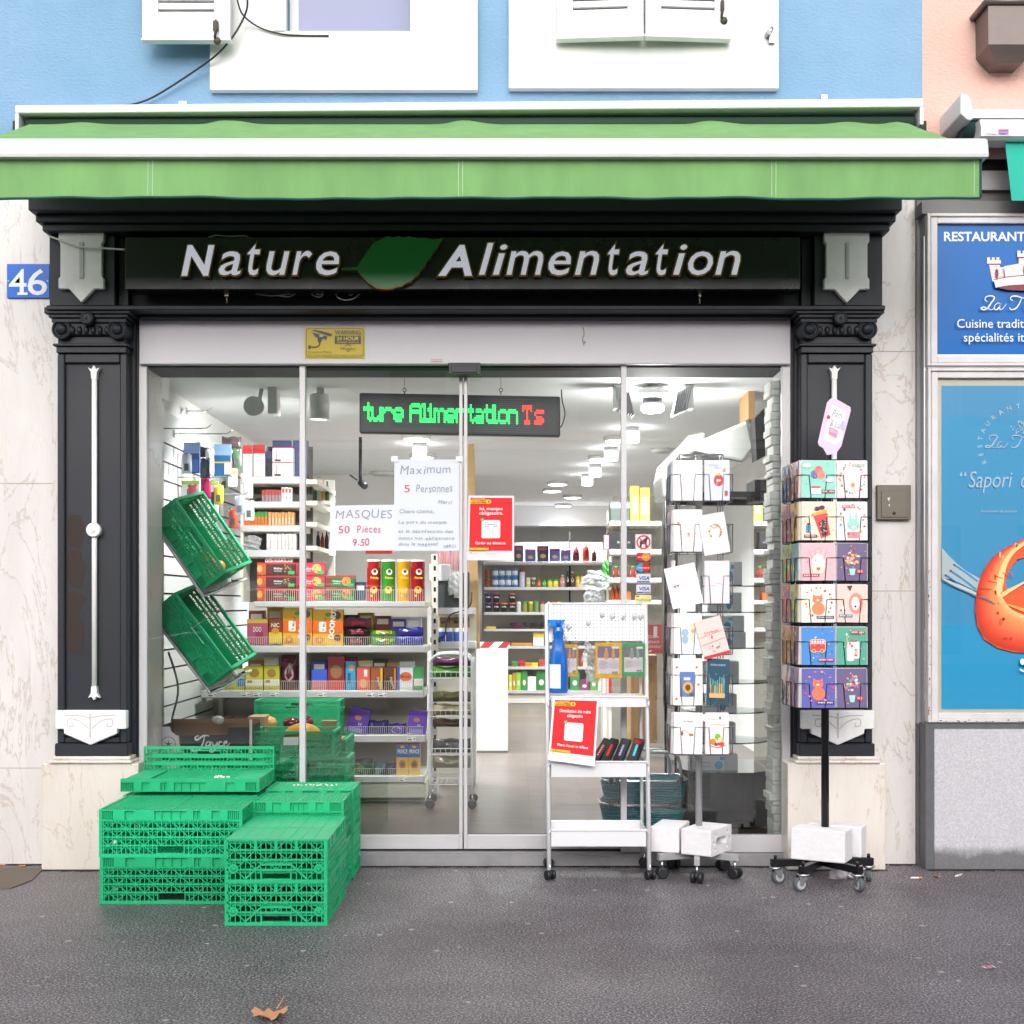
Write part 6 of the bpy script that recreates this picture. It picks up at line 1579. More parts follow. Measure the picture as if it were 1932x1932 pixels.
cards_s = [(('#efe8ea', 'plain', 'plain cream card with a thin pink line', 0, .13), ('#ccd2e2', 'bell', 'pale blue card with a red bauble', 0, .112)),
   (('#eeeef0', 'doodle', 'white card with copper doodles', 0, .128), ('#e2d4da', 'gold', 'tilted pale mauve card with a gold wreath', .16, .118)),
   (('#f2eff2', 'hearts', 'tilted white card with two red hearts', .22, .14), ('#e0d6de', 'plain', 'pale lilac card half hidden by wires', 0, .11)),
   (('#f1f1f4', 'animals', 'white card with an elephant and a giraffe', 0, .125), ('#dcccc6', 'joyeux', 'tilted beige card with red festive bands', .27, .12)),
   (('#f0e6e2', 'sunflower', 'card with a sunflower on a blue field', 0, .132), ('#1f4c60', 'bottles', 'dark teal card with a row of bottles', -.03, .10)),
   (('#f0eef2', 'newhome', 'white congratulation card with a red bundle', -.02, .128), ('#f0e4e2', 'fruit', 'pale card with a fruit bowl', .0, .105))]
for k, (z0, z1) in enumerate(rows_s):
 hgt = z1 - z0 - 0.004
 for j, (bg_, kd, lb, tl_, wv) in enumerate(cards_s[k]):
  Oc = O - V * (0.140 if abs(tl_) < .1 else 0.152) + U * (-0.064 if j == 0 else 0.068) + Vector((0, 0, z0 + (0.004 if abs(tl_) < .1 else -0.008)))
  card(Oc, U, -V, wv, hgt * (1 if abs(tl_) < .1 else .98), bg_, kd, f'{lb}, {names[k]} row of the silver rack', tl_, 0.02, None, 2 if abs(tl_) < .1 else 1)
 for j in (0, 1):
  Oc = O - U * 0.137 + V * (0.066 if j == 0 else -0.064) + Vector((0, 0, z0 + 0.004))
  if k == 2 and j: Oc.z += 0.004
  card(Oc, -V, -U, 0.12, hgt, ['#ccd4e4', '#e6dce0', '#d8d0dc', '#e4d4d8', '#ece4e0', '#e0d8d4'][k], 'stripes', f'{"rear" if j == 0 else "front"} pale card seen edge on, left side, {names[k]} row of the silver rack', 0, 0.02, ['#9cb0d0', '#e8e4ea', '#d8a0a8', '#e6dfe4', '#f0ecf0'], 3)
for k, an in enumerate((262, 335, 200, 120, 40)):
 t = R(an); L_ = 0.20; d = Vector((math.cos(t), math.sin(t), 0)); c0 = Vector((0.858, -0.26, 0.098))
 b = MB(M('brushed_foot_steel', '#aeadb0', 0.38, 0.35)); b.bar(c0 + d * 0.012, c0 + d * L_, 0.026, 0.030, (0, 0, 1)); b.build('foot_bar', rs_, bevel=0.001)
 e = c0 + d * (L_ - 0.02); caster_black(rs_, e.x, e.y, 0.027, 0.085, t + R(75), 0.054)
K = P(1341.5, 1626, -0.42); K.z = 0.1135
block(K, 32, 0.15, 0.235, 0.118, 'white concrete block with round holes on the silver rack foot', True)
K = P(1281, 1616, -0.33); K.z = 0.1135
block(K, 20, 0.135, 0.225, 0.118, 'white concrete block without holes between the trolley and the silver pole')
# ================================================================ litter on the pavement
def butt(px, py, an, label, ln=0.055, tip=True, col='#ece6dc'):
 Y = 1.257 * F / (py - HY) - D; c0 = Vector((XX(px, Y), Y, 0.0045)); d = Vector((math.cos(R(an)), math.sin(R(an)), 0))
 b = MB(prm); b.tube([c0 - d * ln / 2, c0 + d * (ln * .2)], 0.0042, 8, None, col)
 b.tube([c0 + d * (ln * .2), c0 + d * ln / 2], 0.0043, 8, None, '#d08a4a' if tip else '#d8cfc0'); tag(b.build('cigarette_butt'), label, 'cigarette butt', 'cigarette butts on the pavement')
butt(1729, 1658, 2, 'cigarette butt with orange filter in front of the right marble strip', 0.055)
butt(1768, 1656, 20, 'short dark brown butt on the pavement before the granite base', 0.03, True, '#6a4a34')
butt(1809, 1653, 45, 'slanting white cigarette butt before the granite base', 0.06, False)
butt(42, 1635.5, 10, 'orange tipped butt lying on the brown slab at the left edge', 0.03, True, '#c98a54'); butt(4, 1633.5, 0, 'butt cut off by the left picture edge on the brown slab', 0.03, True, '#c98a54')
b = MB(M('brown_paving_slab', '#6a5d52', 0.7, var=(9, 0.2)))
sl = [P(0, 0, 0)] * 0
pts = []
for px, py in ((-60, 1640), (84, 1638), (60, 1662), (20, 1677), (-60, 1680)):
 Y = 1.257 * F / (py - HY) - D; pts.append((XX(px, Y), Y))
i = b.pts([(x, y, 0.004) for x, y in pts] + [(x, y, 0.0) for x, y in pts]); b.fc(range(i, i + 5));
for k in range(5): b.fc((i + k, i + 5 + k, i + 5 + (k + 1) % 5, i + (k + 1) % 5))
tag(b.build('paving_slab'), 'brown stone slab let into the asphalt at the left edge', 'slab')
b = MB(M('grit_line', '#2b2724', .95)); rr_ = random.Random(2)
def grit(xa_, xb_, y):
 x = xa_
 while x < xb_:
  w_ = rr_.uniform(.03, .09); q = [(x, y), (x, y - rr_.uniform(.004, .03)), (x + w_ / 2, y - rr_.uniform(.008, .04)), (x + w_, y - rr_.uniform(.004, .03)), (x + w_, y)]
  b.face([(u, v, .0035) for u, v in q]); x += w_
grit(-2.6, -2.22, 0); grit(-2.22, -1.76, -.1405); grit(-.72, 1.3, -.051); grit(1.30, 1.75, -.1405); grit(1.75, 1.95, 0); grit(1.96, 3.2, -.1345)
tag(b.build('grit'), 'dark grit and dirt gathered along the foot of the shop wall', 'dirt', kind='stuff')
Yl_ = 1.257 * F / (1921 - HY) - D; ctr = Vector((XX(509, Yl_), Yl_, 0.004))
b = MB(M('dry_leaf', '#c98f68', 0.7, var=(30, 0.2)))
ol = [(0.05, -.35), (.2, -.8), (.45, -.86), (.62, -.7), (.82, -.62), (.74, -.34), (1.0, -.1), (.86, .1), (.92, .42), (.6, .52), (.38, .86), (.1, .72), (-.2, .9), (-.42, .6), (-.86, .62), (-.82, .2), (-1.0, -.04), (-.8, -.3), (-.78, -.66), (-.45, -.66), (-.22, -.9)]
cp = [ctr + Vector((0, 0, 0.004))] + [ctr + Vector((x * 0.058, y * 0.048, 0.008 + 0.016 * x * x + 0.008 * math.sin(x * 7 + y * 4))) for x, y in ol]
i = b.pts(cp)
for k in range(len(ol)): b.fc((i, i + 1 + k, i + 1 + (k + 1) % len(ol)), smooth=True)
b.tube([ctr + Vector((0.012, 0.05, 0.01)), ctr + Vector((0.02, 0.09, 0.02)), ctr + Vector((0.024, 0.11, 0.03))], 0.0018, 5)
tag(b.build('dead_leaf'), 'curled brown dead leaf lying alone on the asphalt', 'leaf')
Yw = 1.257 * F / (1828 - HY) - D; c0 = Vector((XX(1866, Yw), Yw, 0.003)); b = MB(prg)
i = b.pts([c0 + Vector(v) for v in ((-.028, .0, .006), (-.01, -.012, 0), (.012, -.012, .006), (.028, .0, .0), (.012, .014, .008), (-.012, .012, .002))])
b.fc((i, i + 1, i + 5), None, '#e6dde2'); b.fc((i + 1, i + 2, i + 4, i + 5), None, '#a8707c'); b.fc((i + 2, i + 3, i + 4), None, '#efe8ea')
tag(b.build('sweet_wrapper'), 'tiny torn pink and white wrapper on the asphalt to the right', 'wrapper')
tis = M('crumpled_tissue', '#dcd6da', 0.9)
b = MB(tis); c0 = Vector((XX(1585, -0.33), -0.33, 0.03)); b.ball(c0, (0.045, 0.03, 0.032), 18, jit=0.5, seed=7); b.ball(c0 + Vector((0.06, -0.01, -0.012)), (0.035, 0.02, 0.014), 14, jit=0.5, seed=3)
tag(b.build('crumpled_tissue'), 'crumpled white tissue on the ground under the black card rack', 'tissue')
# ================================================================ lamps of the shop
lampm = M('lit_lamp_disc', '#ffffff', 0.4, emit=('#fdfdff', 14.0))
ring_m = M('lamp_ring', '#d9d9d6', 0.4)
def ceil_Y(py): return (ZC - 0.02 - H) * F / (HY - py) - D
def disc_lamp(px, py, dia, label, lit=True):
 Y = ceil_Y(py); x = XX(px, Y); r = dia / 2
 t = thing('ceiling_lamp', label, 'ceiling lamp', (x, Y, ZC), 'round ceiling lamps')
 b = MB(ring_m); b.lathe([(r * 1.04, -0.0005), (r * 1.04, -0.022), (r * 0.9, -0.03)], (x, Y, ZC), 'z', 24); b.build('ring', t)
 b = MB(lampm if lit else M('unlit_lens', '#b9b8b4', 0.3)); b.lathe([(r * 0.9, -0.0305), (r * 0.6, -0.035), (0.0, -0.036)], (x, Y, ZC), 'z', 24); b.build('diffuser', t)
 if lit:
  li = bpy.data.lights.new('lamp_light', 'AREA'); li.shape = 'DISK'; li.size = dia; li.energy = 34.0; li.color = (0.98, 0.99, 1.0); li.spread = R(125)
  lo = bpy.data.objects.new('lamp_light', li); lo.location = (0, 0, -0.04); COL.objects.link(lo); lo.parent = t
 return t
disc_lamp(785.5, 827, 0.20, 'lit flat ceiling lamp nearest the door, left row above the Maximum notice')
disc_lamp(797, 862, 0.20, 'lit flat ceiling lamp touching the top of the Maximum notice')
disc_lamp(1166, 830, 0.20, 'lit flat ceiling lamp cut by the third door stile')
disc_lamp(1134, 865, 0.20, 'lit flat ceiling lamp left of the third door stile, second of the right row')
disc_lamp(1052, 913, 0.20, 'lit flat ceiling lamp deep in the shop, front one of the close pair')
disc_lamp(1042, 926, 0.20, 'lit flat ceiling lamp deep in the shop, rear one of the close pair')
disc_lamp(1080, 938, 0.20, 'lit flat ceiling lamp deep in the shop, right of the close pair')
disc_lamp(1063, 954, 0.20, 'rearmost small lit ceiling lamp above the back shelves')
for px, py, lab in ((792, 842, 'square lit can lamp between the two left flat lamps'), (1192, 812, 'lit can lamp right of the third door stile'), (1153, 849, 'lit can lamp between the two right flat lamps'), (1123, 881, 'lit can lamp, front one above the back aisle'), (1108, 899, 'lit can lamp, rear one above the back aisle')):
 Y = ceil_Y(py); x = XX(px, Y); t = thing('can_lamp', lab, 'can lamp', (x, Y, ZC), 'lit can lamps on the ceiling')
 b = MB(ring_m); b.lathe([(0.048, -0.0005), (0.052, -0.02), (0.055, -0.03)], (x, Y, ZC), 'z', 18); b.build('collar', t)
 b = MB(lampm); b.lathe([(0.05, -0.0305), (0.05, -0.10), (0.03, -0.105), (0, -0.106)], (x, Y, ZC), 'z', 18); b.build('glass_cylinder', t)
for px, py, lab in ((1252, 852, 'unlit flat ceiling light by the silver rack top'), (722, 894, 'round smoke detector above the white notices')): disc_lamp(px, py, 0.19, lab, False)
b = MB(M('white_spot_body', '#d8d8d4', 0.4)); Y = 0.95; c0 = P(478, 766, Y)
b.lathe([(0.030, 0.10), (0.052, 0.05), (0.056, 0.0), (0.052, -0.004)], c0, 'y', 28); b.lathe([(0.05, -0.002), (0.02, 0.03), (0.0, 0.03)], c0 , 'y', 24, mat=M('spot_reflector', '#e8e8e4', 0.2, 0.4))
b.lathe([(0.010, 0.026), (0.0, 0.024)], c0 + Vector((0.004, 0, 0)), 'y', 12, mat=M('amber_diode', '#e8a868', 0.4)); b.tube([c0 + Vector((0.02, 0.06, 0.03)), Vector((c0.x + 0.03, c0.y + 0.08, ZC))], 0.012, 8)
tag(b.build('spot_lamp'), 'round unlit spotlight with ribbed reflector behind the upper left pane', 'spotlight')
b = MB(M('white_spot_body')); b.box((XX(505, Y), Y, ZZ(780, Y)), (XX(522, Y), Y + 0.12, ZZ(726, Y))); b.box((XX(498, Y), Y + 0.02, ZZ(726, Y)), (XX(525, Y), Y + 0.1, ZC)); tag(b.build('lamp_driver_box', bevel=0.003), 'white oblong driver box hanging right of the round spotlight', 'box')
b = MB(M('white_spot_body')); c0 = P(603, 765, Y); b.lathe([(0.055, -0.075), (0.055, 0.055), (0.045, 0.06), (0.045, 0.05), (0, 0.05)], c0, 'z', 24); b.box((c0.x - 0.02, c0.y + 0.03, c0.z + 0.05), (c0.x + 0.02, c0.y + 0.05, ZC))
for r_ in (0.018, 0.030, 0.042): b.tube([c0 + Vector((r_ * math.cos(q * .5236), r_ * math.sin(q * .5236), 0.0605)) for q in range(12)], 0.002, 5, M('grey_fin', '#88888a', 0.5), closed=True)
sl = tag(b.build('spot_lamp'), 'white cylinder spotlight right of the first door stile', 'spotlight')
li = bpy.data.lights.new('added_shelf_light', 'SPOT'); li.energy = 100.0; li.spot_size = R(150); li.spot_blend = 0.6; li.shadow_soft_size = 0.06; li.color = (1, .98, .95); lo = bpy.data.objects.new('added_shelf_light', li); lo.location = c0 + Vector((0, 0, -.09)) - sl.location; lo.rotation_euler = Vector((-.35, .7, -.75)).to_track_quat('-Z', 'Y').to_euler(); COL.objects.link(lo); lo.parent = sl  # light added at this fitting to brighten the dark left shelf fronts
b = MB(M('white_spot_body')); Y2 = 4.2; b.box((XX(522, Y2), Y2 - 0.22, ZZ(823, Y2)), (XX(606, Y2), Y2, ZZ(798, Y2))); tag(b.build('air_conditioner', bevel=0.02, seg=2), 'white air conditioner on the far wall above the cigarette shelves', 'air conditioner')
t = thing('spot_cluster', 'lit round lamp between two grey finned heads on the right ceiling', 'spotlight', (XX(1225, .9), .9, ZC))
Y = 0.9; c0 = P(1231, 752, Y)
b = MB(M('white_spot_body')); b.lathe([(0.085, 0.05), (0.09, 0.03), (0.075, 0.0)], c0, 'z', 24); b.tube([c0 + Vector((0, 0, 0.04)), Vector((c0.x, c0.y, ZC))], 0.03, 10); b.build('dish', t)
b = MB(black_plastic); b.lathe([(0.055, 0.0), (0.05, -0.03), (0.03, -0.035)], c0, 'z', 20); b.build('socket', t)
b = MB(lampm); b.lathe([(0.06, -0.036), (0.065, -0.06), (0.05, -0.075), (0, -0.078)], c0, 'z', 20); b.build('bulb', t)
li = bpy.data.lights.new('bulb_light', 'POINT'); li.energy = 28.0; li.shadow_soft_size = 0.08; li.color = (1.0, 0.98, 0.95); lo = bpy.data.objects.new('bulb_light', li); lo.location = c0 + Vector((0, 0, -0.13)) - t.location; COL.objects.link(lo); lo.parent = t
for sg in (-1, 1):
 b = MB(M('grey_fin')); c1 = c0 + Vector((sg * 0.165, 0, 0.0))
 for k in range(7): b.M = Matrix.Translation(c1 + Vector((-sg * 0.012 * k + sg * 0.03, 0, -0.005 * k))) @ Matrix.Rotation(R(12 * sg), 4, 'Y'); b.box((-0.003, -0.06, -0.07), (0.003, 0.06, 0.06))
 b.M = None; b.box((c1.x + sg * 0.03 - 0.02, c1.y - 0.05, c1.z - 0.06), (c1.x + sg * 0.03 + 0.025, c1.y + 0.05, c1.z + 0.07), M('white_spot_body')); b.build('finned_head', t)
led = thing('led_display', 'black hanging text display with glowing green and red letters', 'display', P(867, 825, 0.34))
Yd = 0.34
x0, x1 = XX(678, Yd), XX(1057, Yd); zl1, zl0, zr1, zr0 = ZZ(741, Yd), ZZ(817, Yd), ZZ(748, Yd), ZZ(824, Yd)
b = MB(M('black_display_case', '#141516', 0.35))
i = b.pts([(x0, Yd, zl0), (x1, Yd, zr0), (x1, Yd, zr1), (x0, Yd, zl1), (x0, Yd + 0.05, zl0), (x1, Yd + 0.05, zr0), (x1, Yd + 0.05, zr1), (x0, Yd + 0.05, zl1)])
for q in ((0, 1, 2, 3), (1, 5, 6, 2), (5, 4, 7, 6), (4, 0, 3, 7), (3, 2, 6, 7), (4, 5, 1, 0)): b.fc([i + k for k in q])
b.build('case', led, bevel=0.006)
G5 = {'u': '00000 00000 10001 10001 10001 10011 01101', 'r': '00000 00000 10110 11001 10000 10000 10000', 'e': '00000 00000 01110 10001 11111 10000 01110', 'A': '01110 10001 10001 11111 10001 10001 10001', 'l': '01100 00100 00100 00100 00100 00100 01110', 'i': '00100 00000 01100 00100 00100 00100 01110', 'm': '00000 00000 11010 10101 10101 10101 10101', 'n': '00000 00000 11110 10001 10001 10001 10001', 't': '01000 01000 11110 01000 01000 01001 00110', 'a': '00000 00000 01110 00001 01111 10001 01111', 'o': '00000 00000 01110 10001 10001 10001 01110', 'T': '11111 10101 00100 00100 00100 00100 01110', ' ': '00000 00000 00000 00000 00000 00000 00000', 's': '00000 00000 01111 10000 01110 00001 11110'}
lit_g, lit_r = set(), set()
col = 0
for ch in 'ture Alimentation':
 rows_ = G5[ch].split()
 wch = 5 if ch not in 'ilt ' else 3
 off = 1 if ch in 'il' else 0
 for r_ in range(7):
  for c_ in range(wch):
   if rows_[r_][min(4, c_ + off)] == '1':
    for e in (0, 1): lit_g.add((col + c_, 3 + int(r_ * 1.3) + e))
 col += wch if ch != ' ' else 3
gend = col
for ch in 'Ts':
 rows_ = G5[ch].split()
 for r_ in range(7):
  for c_ in range(5):
   if rows_[r_][c_] == '1':
    for e in (0, 1): lit_r.add((col + 1 + c_, 3 + int(r_ * 1.3) + e))
 col += 6
nc_, nr_ = 96, 16
scale_c = 90.0 / col
bo = MB(M('unlit_diode', '#8a8f8c', 0.4)); bgm = MB(M('green_diode', '#20ff70', 0.4, emit=('#08ff55', 3.2))); brm = MB(M('red_diode', '#ff3020', 0.4, emit=('#ff2a14', 3.2)))
def dpos(c_, r_):
 u = 0.02 + 0.96 * (c_ + 0.5) / nc_; v = 0.93 - 0.86 * (r_ + 0.5) / nr_
 x = x0 + (x1 - x0) * u; zb_0 = zl0 + (zr0 - zl0) * u; zt_0 = zl1 + (zr1 - zl1) * u
 return Vector((x, Yd - 0.0015, zb_0 + (zt_0 - zb_0) * v))
for c_ in range(nc_):
 src = int(c_ / scale_c)
 for r_ in range(nr_):
  on = 'g' if (src, r_) in lit_g else 'r' if (src, r_) in lit_r else None
  if on == 'g' and src >= gend: on = None
  m_ = bgm if on == 'g' else brm if on == 'r' else bo
  q = 0.0037 if on else 0.0016
  p = dpos(c_, r_)
  m_.face([p + Vector((-q, 0, -q)), p + Vector((q, 0, -q)), p + Vector((q, 0, q)), p + Vector((-q, 0, q))])
for m_, nm in ((bo, 'unlit_dots'), (bgm, 'green_text'), (brm, 'red_text')):
 o = m_.build(nm, led); o['kind'] = 'stuff'
b = MB(black_metal)
for px in (763, 945): p = P(px, 741, Yd + 0.02); b.tube([p + Vector((0, 0, -0.01)), p + Vector((0, 0, 0.006))], 0.003, 6); b.tube([p + Vector((0.009 * math.cos(q * .7854), 0, 0.014 + 0.009 * math.sin(q * .7854))) for q in range(8)], 0.0022, 5, closed=True); b.tube([p + Vector((0, 0, 0.022)), (p.x, p.y, ZC)], 0.0012, 5)
b.tube(spline([P(1059, 735, Yd + .02), P(1061, 758, Yd + .02), P(1066, 780, Yd + .02), P(1060, 803, Yd + .02), P(1056, 806, Yd + .02)], 5), 0.0035, 6)
b.build('hanger', led)
# ================================================================ goods
GL = {}
def uniq(label):
 GL[label] = GL.get(label, 0) + 1
 return label
def box_good(name, x0, x1, y0, y1, Y, dep, col, label, art=None, cat='box', group=None, tilt=0.0, mat=None):
 """carton given by its front face on the photo (x0..x1, y0 top, y1 bottom)"""
 b = MB(mat or pr); a, c = P(x0, y1, Y), P(x1, y0, Y)
 if tilt:
  piv = Vector(((a.x + c.x) / 2, Y, a.z)); b.M = Matrix.Translation(piv) @ Matrix.Rotation(tilt, 4, 'Y') @ Matrix.Translation(-piv)
 b.box((a.x, Y, a.z), (c.x, Y + dep, c.z), None, col)
 f = flat(b, Y, mat or pr, 1)
 if art: art(f, x0, y0, x1 - x0, y1 - y0)
 b.M = None
 return tag(b.build(name, bevel=0.0015), label, cat, group)
def bag_good(name, x0, x1, y0, y1, Y, dep, col, label, art=None, group=None, mat=None, cat='packet', seed=0):
 a, c = P(x0, y1, Y), P(x1, y0, Y); w, h = c.x - a.x, c.z - a.z
 b = MB(mat or prg); rr = random.Random(seed + int(x0 * 7 + y0))
 ph = [rr.uniform(0, 6.3) for _ in range(3)]
 def fn(s_):
  def g(u, v):
   q = min(u, 1 - u) * 2; p = min(v, 1 - v) * 2
   th = dep / 2 * (q ** .45) * (p ** .4) * (1 + 0.12 * math.sin(9 * u + ph[0]) * math.sin(7 * v + ph[1]))
   return Vector((a.x + w * u, Y + dep / 2 + s_ * th, a.z + h * (0.01 + v * 0.98) + 0.004 * math.sin(11 * u + ph[2]) * v))
  return g
 b.grid(fn(-1), 12, 12, None, col); b.grid(fn(1), 6, 6, None, col)
 if art:
  base = fn(-1)
  f = Art(b, lambda px, py, e: base(min(max((px - x0) / (x1 - x0), 0), 1), min(max((y1 - py) / (y1 - y0), 0), 1)) + Vector((0, -e - 0.002, 0)), -1, mat or prg, 1)
  art(f, x0, y0, x1 - x0, y1 - y0)
 return tag(b.build(name), label, cat, group)
def can_good(name, x0, x1, y0, y1, Y, prof, cols, label, art=None, cat='can', group=None, sq=1.0, mat=None, n=18):
 """turned object; prof = (radius share, height share) list"""
 cxp = (x0 + x1) / 2; r = (XX(x1, Y) - XX(x0, Y)) / 2; c = P(cxp, y1, Y); h = ZZ(y0, Y) - c.z; c.y = Y + r
 b = MB(mat or prg); b.lathe([(a * r, q * h) for a, q in prof], c, 'z', n, None, cols, None, sq)
 if art:
  rr = r * 1.004
  f = Art(b, lambda px, py, e: Vector((c.x + (rr + e) * math.sin((px - cxp) / (x1 - x0) * 2.0), c.y - (rr + e) * math.cos((px - cxp) / (x1 - x0) * 2.0), ZZ(py, Y))), -1, mat or prg, 1)
  art(f, x0, y0, x1 - x0, y1 - y0)
 return tag(b.build(name), label, cat, group)
CAN = [(0.97, 0), (1, .01), (1, .985), (1.0, 1)]
BOT = [(.95, 0), (1, .02), (1, .55), (.85, .68), (.35, .8), (.33, .93), (.4, .94), (.4, 1.0)]
JAR = [(.95, 0), (1, .03), (1, .74), (.9, .79), (.92, .8), (.92, 1.0)]
def stripe(col, t0, t1, col2=None, c0=0, c1=1):
 return lambda f, x, y, w, h: f.rect(x + w * c0, y + h * t0, x + w * c1, y + h * t1, col)
def multi(*fs):
 def go(f, x, y, w, h):
  for g in fs: g(f, x, y, w, h)
 return go
def word(t, u, v, hh, ww, col, bold=0.01, rot=0.0, shear=0.0):
 return lambda f, x, y, w, h: f.text(t, x + w * u, y + h * v, h * hh, col, w * ww if not rot else None, bold, shear, 'l', rot)
def disc(u, v, r, col, rb=None):
 return lambda f, x, y, w, h: f.circ(x + w * u, y + h * v, w * r, col, (h * rb) if rb else None, 12)
def cookie(u, v, r, col, chip):
 def go(f, x, y, w, h):
  f.circ(x + w * u, y + h * v, h * r, col, None, 14)
  q = random.Random(int(x + y))
  for _ in range(8): f.circ(x + w * u + q.uniform(-.7, .7) * h * r, y + h * v + q.uniform(-.7, .7) * h * r, h * r * .13, chip, None, 6, False)
  f.nxt()
 return go
# ---------------------------------------------------------------- left display shelf facing the street
Yg = 1.5
gon = thing('display_shelf', 'cream metal shelf of biscuits and crisps facing the left panes', 'shelf', (-1.2, Yg, 0.07))
def shelf_board(par, xa_, xb_, ytop, ybot, Y, dep, mat=shelf_mat, name='shelf_board', labels=()):
 b = MB(mat); b.box((XX(xa_, Y), Y, ZZ(ybot, Y)), (XX(xb_, Y), Y + dep, ZZ(ytop, Y)))
 b.box((XX(xa_, Y), Y - 0.012, ZZ(ybot, Y) + 0.003), (XX(xb_, Y), Y - 0.0005, ZZ(ytop, Y) + 0.002), alu if mat is shelf_mat else mat)
 o = b.build(name, par, bevel=0.003)
 if labels:
  b = MB(pr); f = flat(b, Y - 0.0125, pr, 1)
  for px in labels:
   f.rect(px, ytop + (ybot - ytop) * .22, px + 16, ytop + (ybot - ytop) * .8, '#efeee8')
   f.rect(px + 1, ytop + (ybot - ytop) * .55, px + 9, ytop + (ybot - ytop) * .7, '#4a4a4a'); f.rect(px + 1, ytop + (ybot - ytop) * .3, px + 7, ytop + (ybot - ytop) * .38, '#8a8a8a'); f.poly([(px + 11, ytop + (ybot - ytop) * .6), (px + 15, ytop + (ybot - ytop) * .35), (px + 15, ytop + (ybot - ytop) * .6)], '#4a4a4a')
  b.build('price_label', o)
 return o
def fence(par, xa_, xb_, y0, y1, Y):
 b = MB(M('fine_fence_wire', '#cfcbc2', 0.4, 0.3)); x = XX(xa_, Y); xe = XX(xb_, Y)
 while x < xe: b.box((x, Y - 0.001, ZZ(y1, Y)), (x + 0.0022, Y + 0.001, ZZ(y0, Y))); x += 0.0125
 b.box((XX(xa_, Y), Y - 0.0018, ZZ(y0, Y) - 0.001), (xe, Y + 0.0018, ZZ(y0, Y) + 0.0015)); o = b.build('wire_fence', par); o['kind'] = 'stuff'
shelf_board(gon, 480, 803, 1135.5, 1146, Yg, 0.42)
shelf_board(gon, 430, 803, 1219, 1232, Yg, 0.46)
shelf_board(gon, 380, 800, 1303.5, 1317, Yg, 0.50, labels=(392, 455, 478, 510, 600, 692, 714))
shelf_board(gon, 380, 803, 1387, 1401, Yg, 0.50, labels=(768,))
shelf_board(gon, 380, 800, 1464, 1477, Yg, 0.50, labels=(752,))
b = MB(shelf_mat); b.box((XX(380, Yg), Yg + 0.02, 0.105), (XX(803, Yg), Yg + 0.5, ZZ(1478, Yg))); b.box((XX(382, Yg), Yg + 0.10, 0.071), (XX(800, Yg), Yg + 0.45, 0.1045)); b.build('base_plinth', gon)
b = MB(M('shelf_back_panel', '#b9b3ab', 0.6, var=(3, 0.06))); b.box((XX(470, Yg + .52), Yg + 0.51, 0.08), (XX(806, Yg + .52), Yg + 0.53, ZZ(1136, Yg))); b.box((-1.89, Yg + 0.511, 0.08), (XX(470, Yg + .52), Yg + 0.529, ZZ(1300, Yg))); b.build('back_panel', gon)
b = MB(shelf_mat); b.box((XX(805.5, Yg), Yg + 0.44, 0.07), (XX(818, Yg), Yg + 0.52, ZZ(1040, Yg))); b.box((XX(382, Yg), Yg + 0.44, 0.07), (XX(390, Yg), Yg + 0.5, ZZ(1316, Yg)))
for k in range(22): b.box((XX(810, Yg), Yg + 0.438, ZZ(1052 + k * 21, Yg)), (XX(814.5, Yg), Yg + 0.4405, ZZ(1043 + k * 21, Yg)), dark)
b.build('slotted_upright', gon)
for y0, y1 in ((1113, 1134), (1202, 1218), (1285, 1303), (1371, 1386), (1450, 1463)): fence(gon, 500 if y0 < 1150 else 400, 799, y0, y1, Yg + 0.012)
Yf = Yg + 0.03
WB = lambda top, band, ck, ch: multi(stripe(top, 0, .14), lambda f, x, y, w, h: f.rect(x + w * .02, y + h * .2, x + w * .2, y + h * .95, band), word('Walkers', .24, .55, .17, .34, '#e6e0d8'), stripe('#d8d0c8', .66, .70, None, .26, .52), cookie(.72, .48, .38, ck, ch), lambda f, x, y, w, h: f.rect(x + w * .74, y + h * .66, x + w * .96, y + h * .95, '#3a9a58'))
for r_, (y0, y1) in enumerate(((1061.5, 1085), (1086, 1108.5), (1109.5, 1133.5))):
 nm = ('top', 'middle', 'bottom')[r_]
 box_good('biscuit_box', 485, 502, y0, y1, Yf, 0.07, '#b5532e', f'end of a rust orange biscuit box, {nm} layer of the upper left shelf', multi(stripe('#c8352c', 0, .15), disc(.3, .5, .3, '#d89a54', .3)), group='biscuit boxes stacked on the upper shelf')
 box_good('biscuit_box', 502.5, 558, y0, y1, Yf, 0.07, '#3b2320' if r_ < 2 else '#7a2a2c', f'dark brown biscuit box with a chocolate cookie, {nm} layer of the upper left shelf', WB('#b8262c', '#5a2024', '#4a2a20', '#c8a070'), group='biscuit boxes stacked on the upper shelf')
 box_good('biscuit_box', 558.5, 613, y0, y1, Yf, 0.07, '#c8364f', f'raspberry red biscuit box with a pale cookie, {nm} layer of the upper left shelf', WB('#b8262c', '#8a1f3a', '#d8a860', '#7a4a2c'), group='biscuit boxes stacked on the upper shelf')
 if r_ > 0: box_good('biscuit_box', 614, 669, y0, y1, Yf, 0.07, '#2f6a3c', f'dark green biscuit box with a golden cookie, {nm} layer of the upper left shelf', WB('#b8262c', '#7a3a2c', '#c88a4c', '#6a3a1c'), group='biscuit boxes stacked on the upper shelf')
box_good('biscuit_box', 670, 689, 1098, 1133, Yf + 0.05, 0.07, '#2a3352', 'small navy box between the green biscuit boxes and the crisp tubes', stripe('#c8ccd8', .2, .45, None, .1, .9))
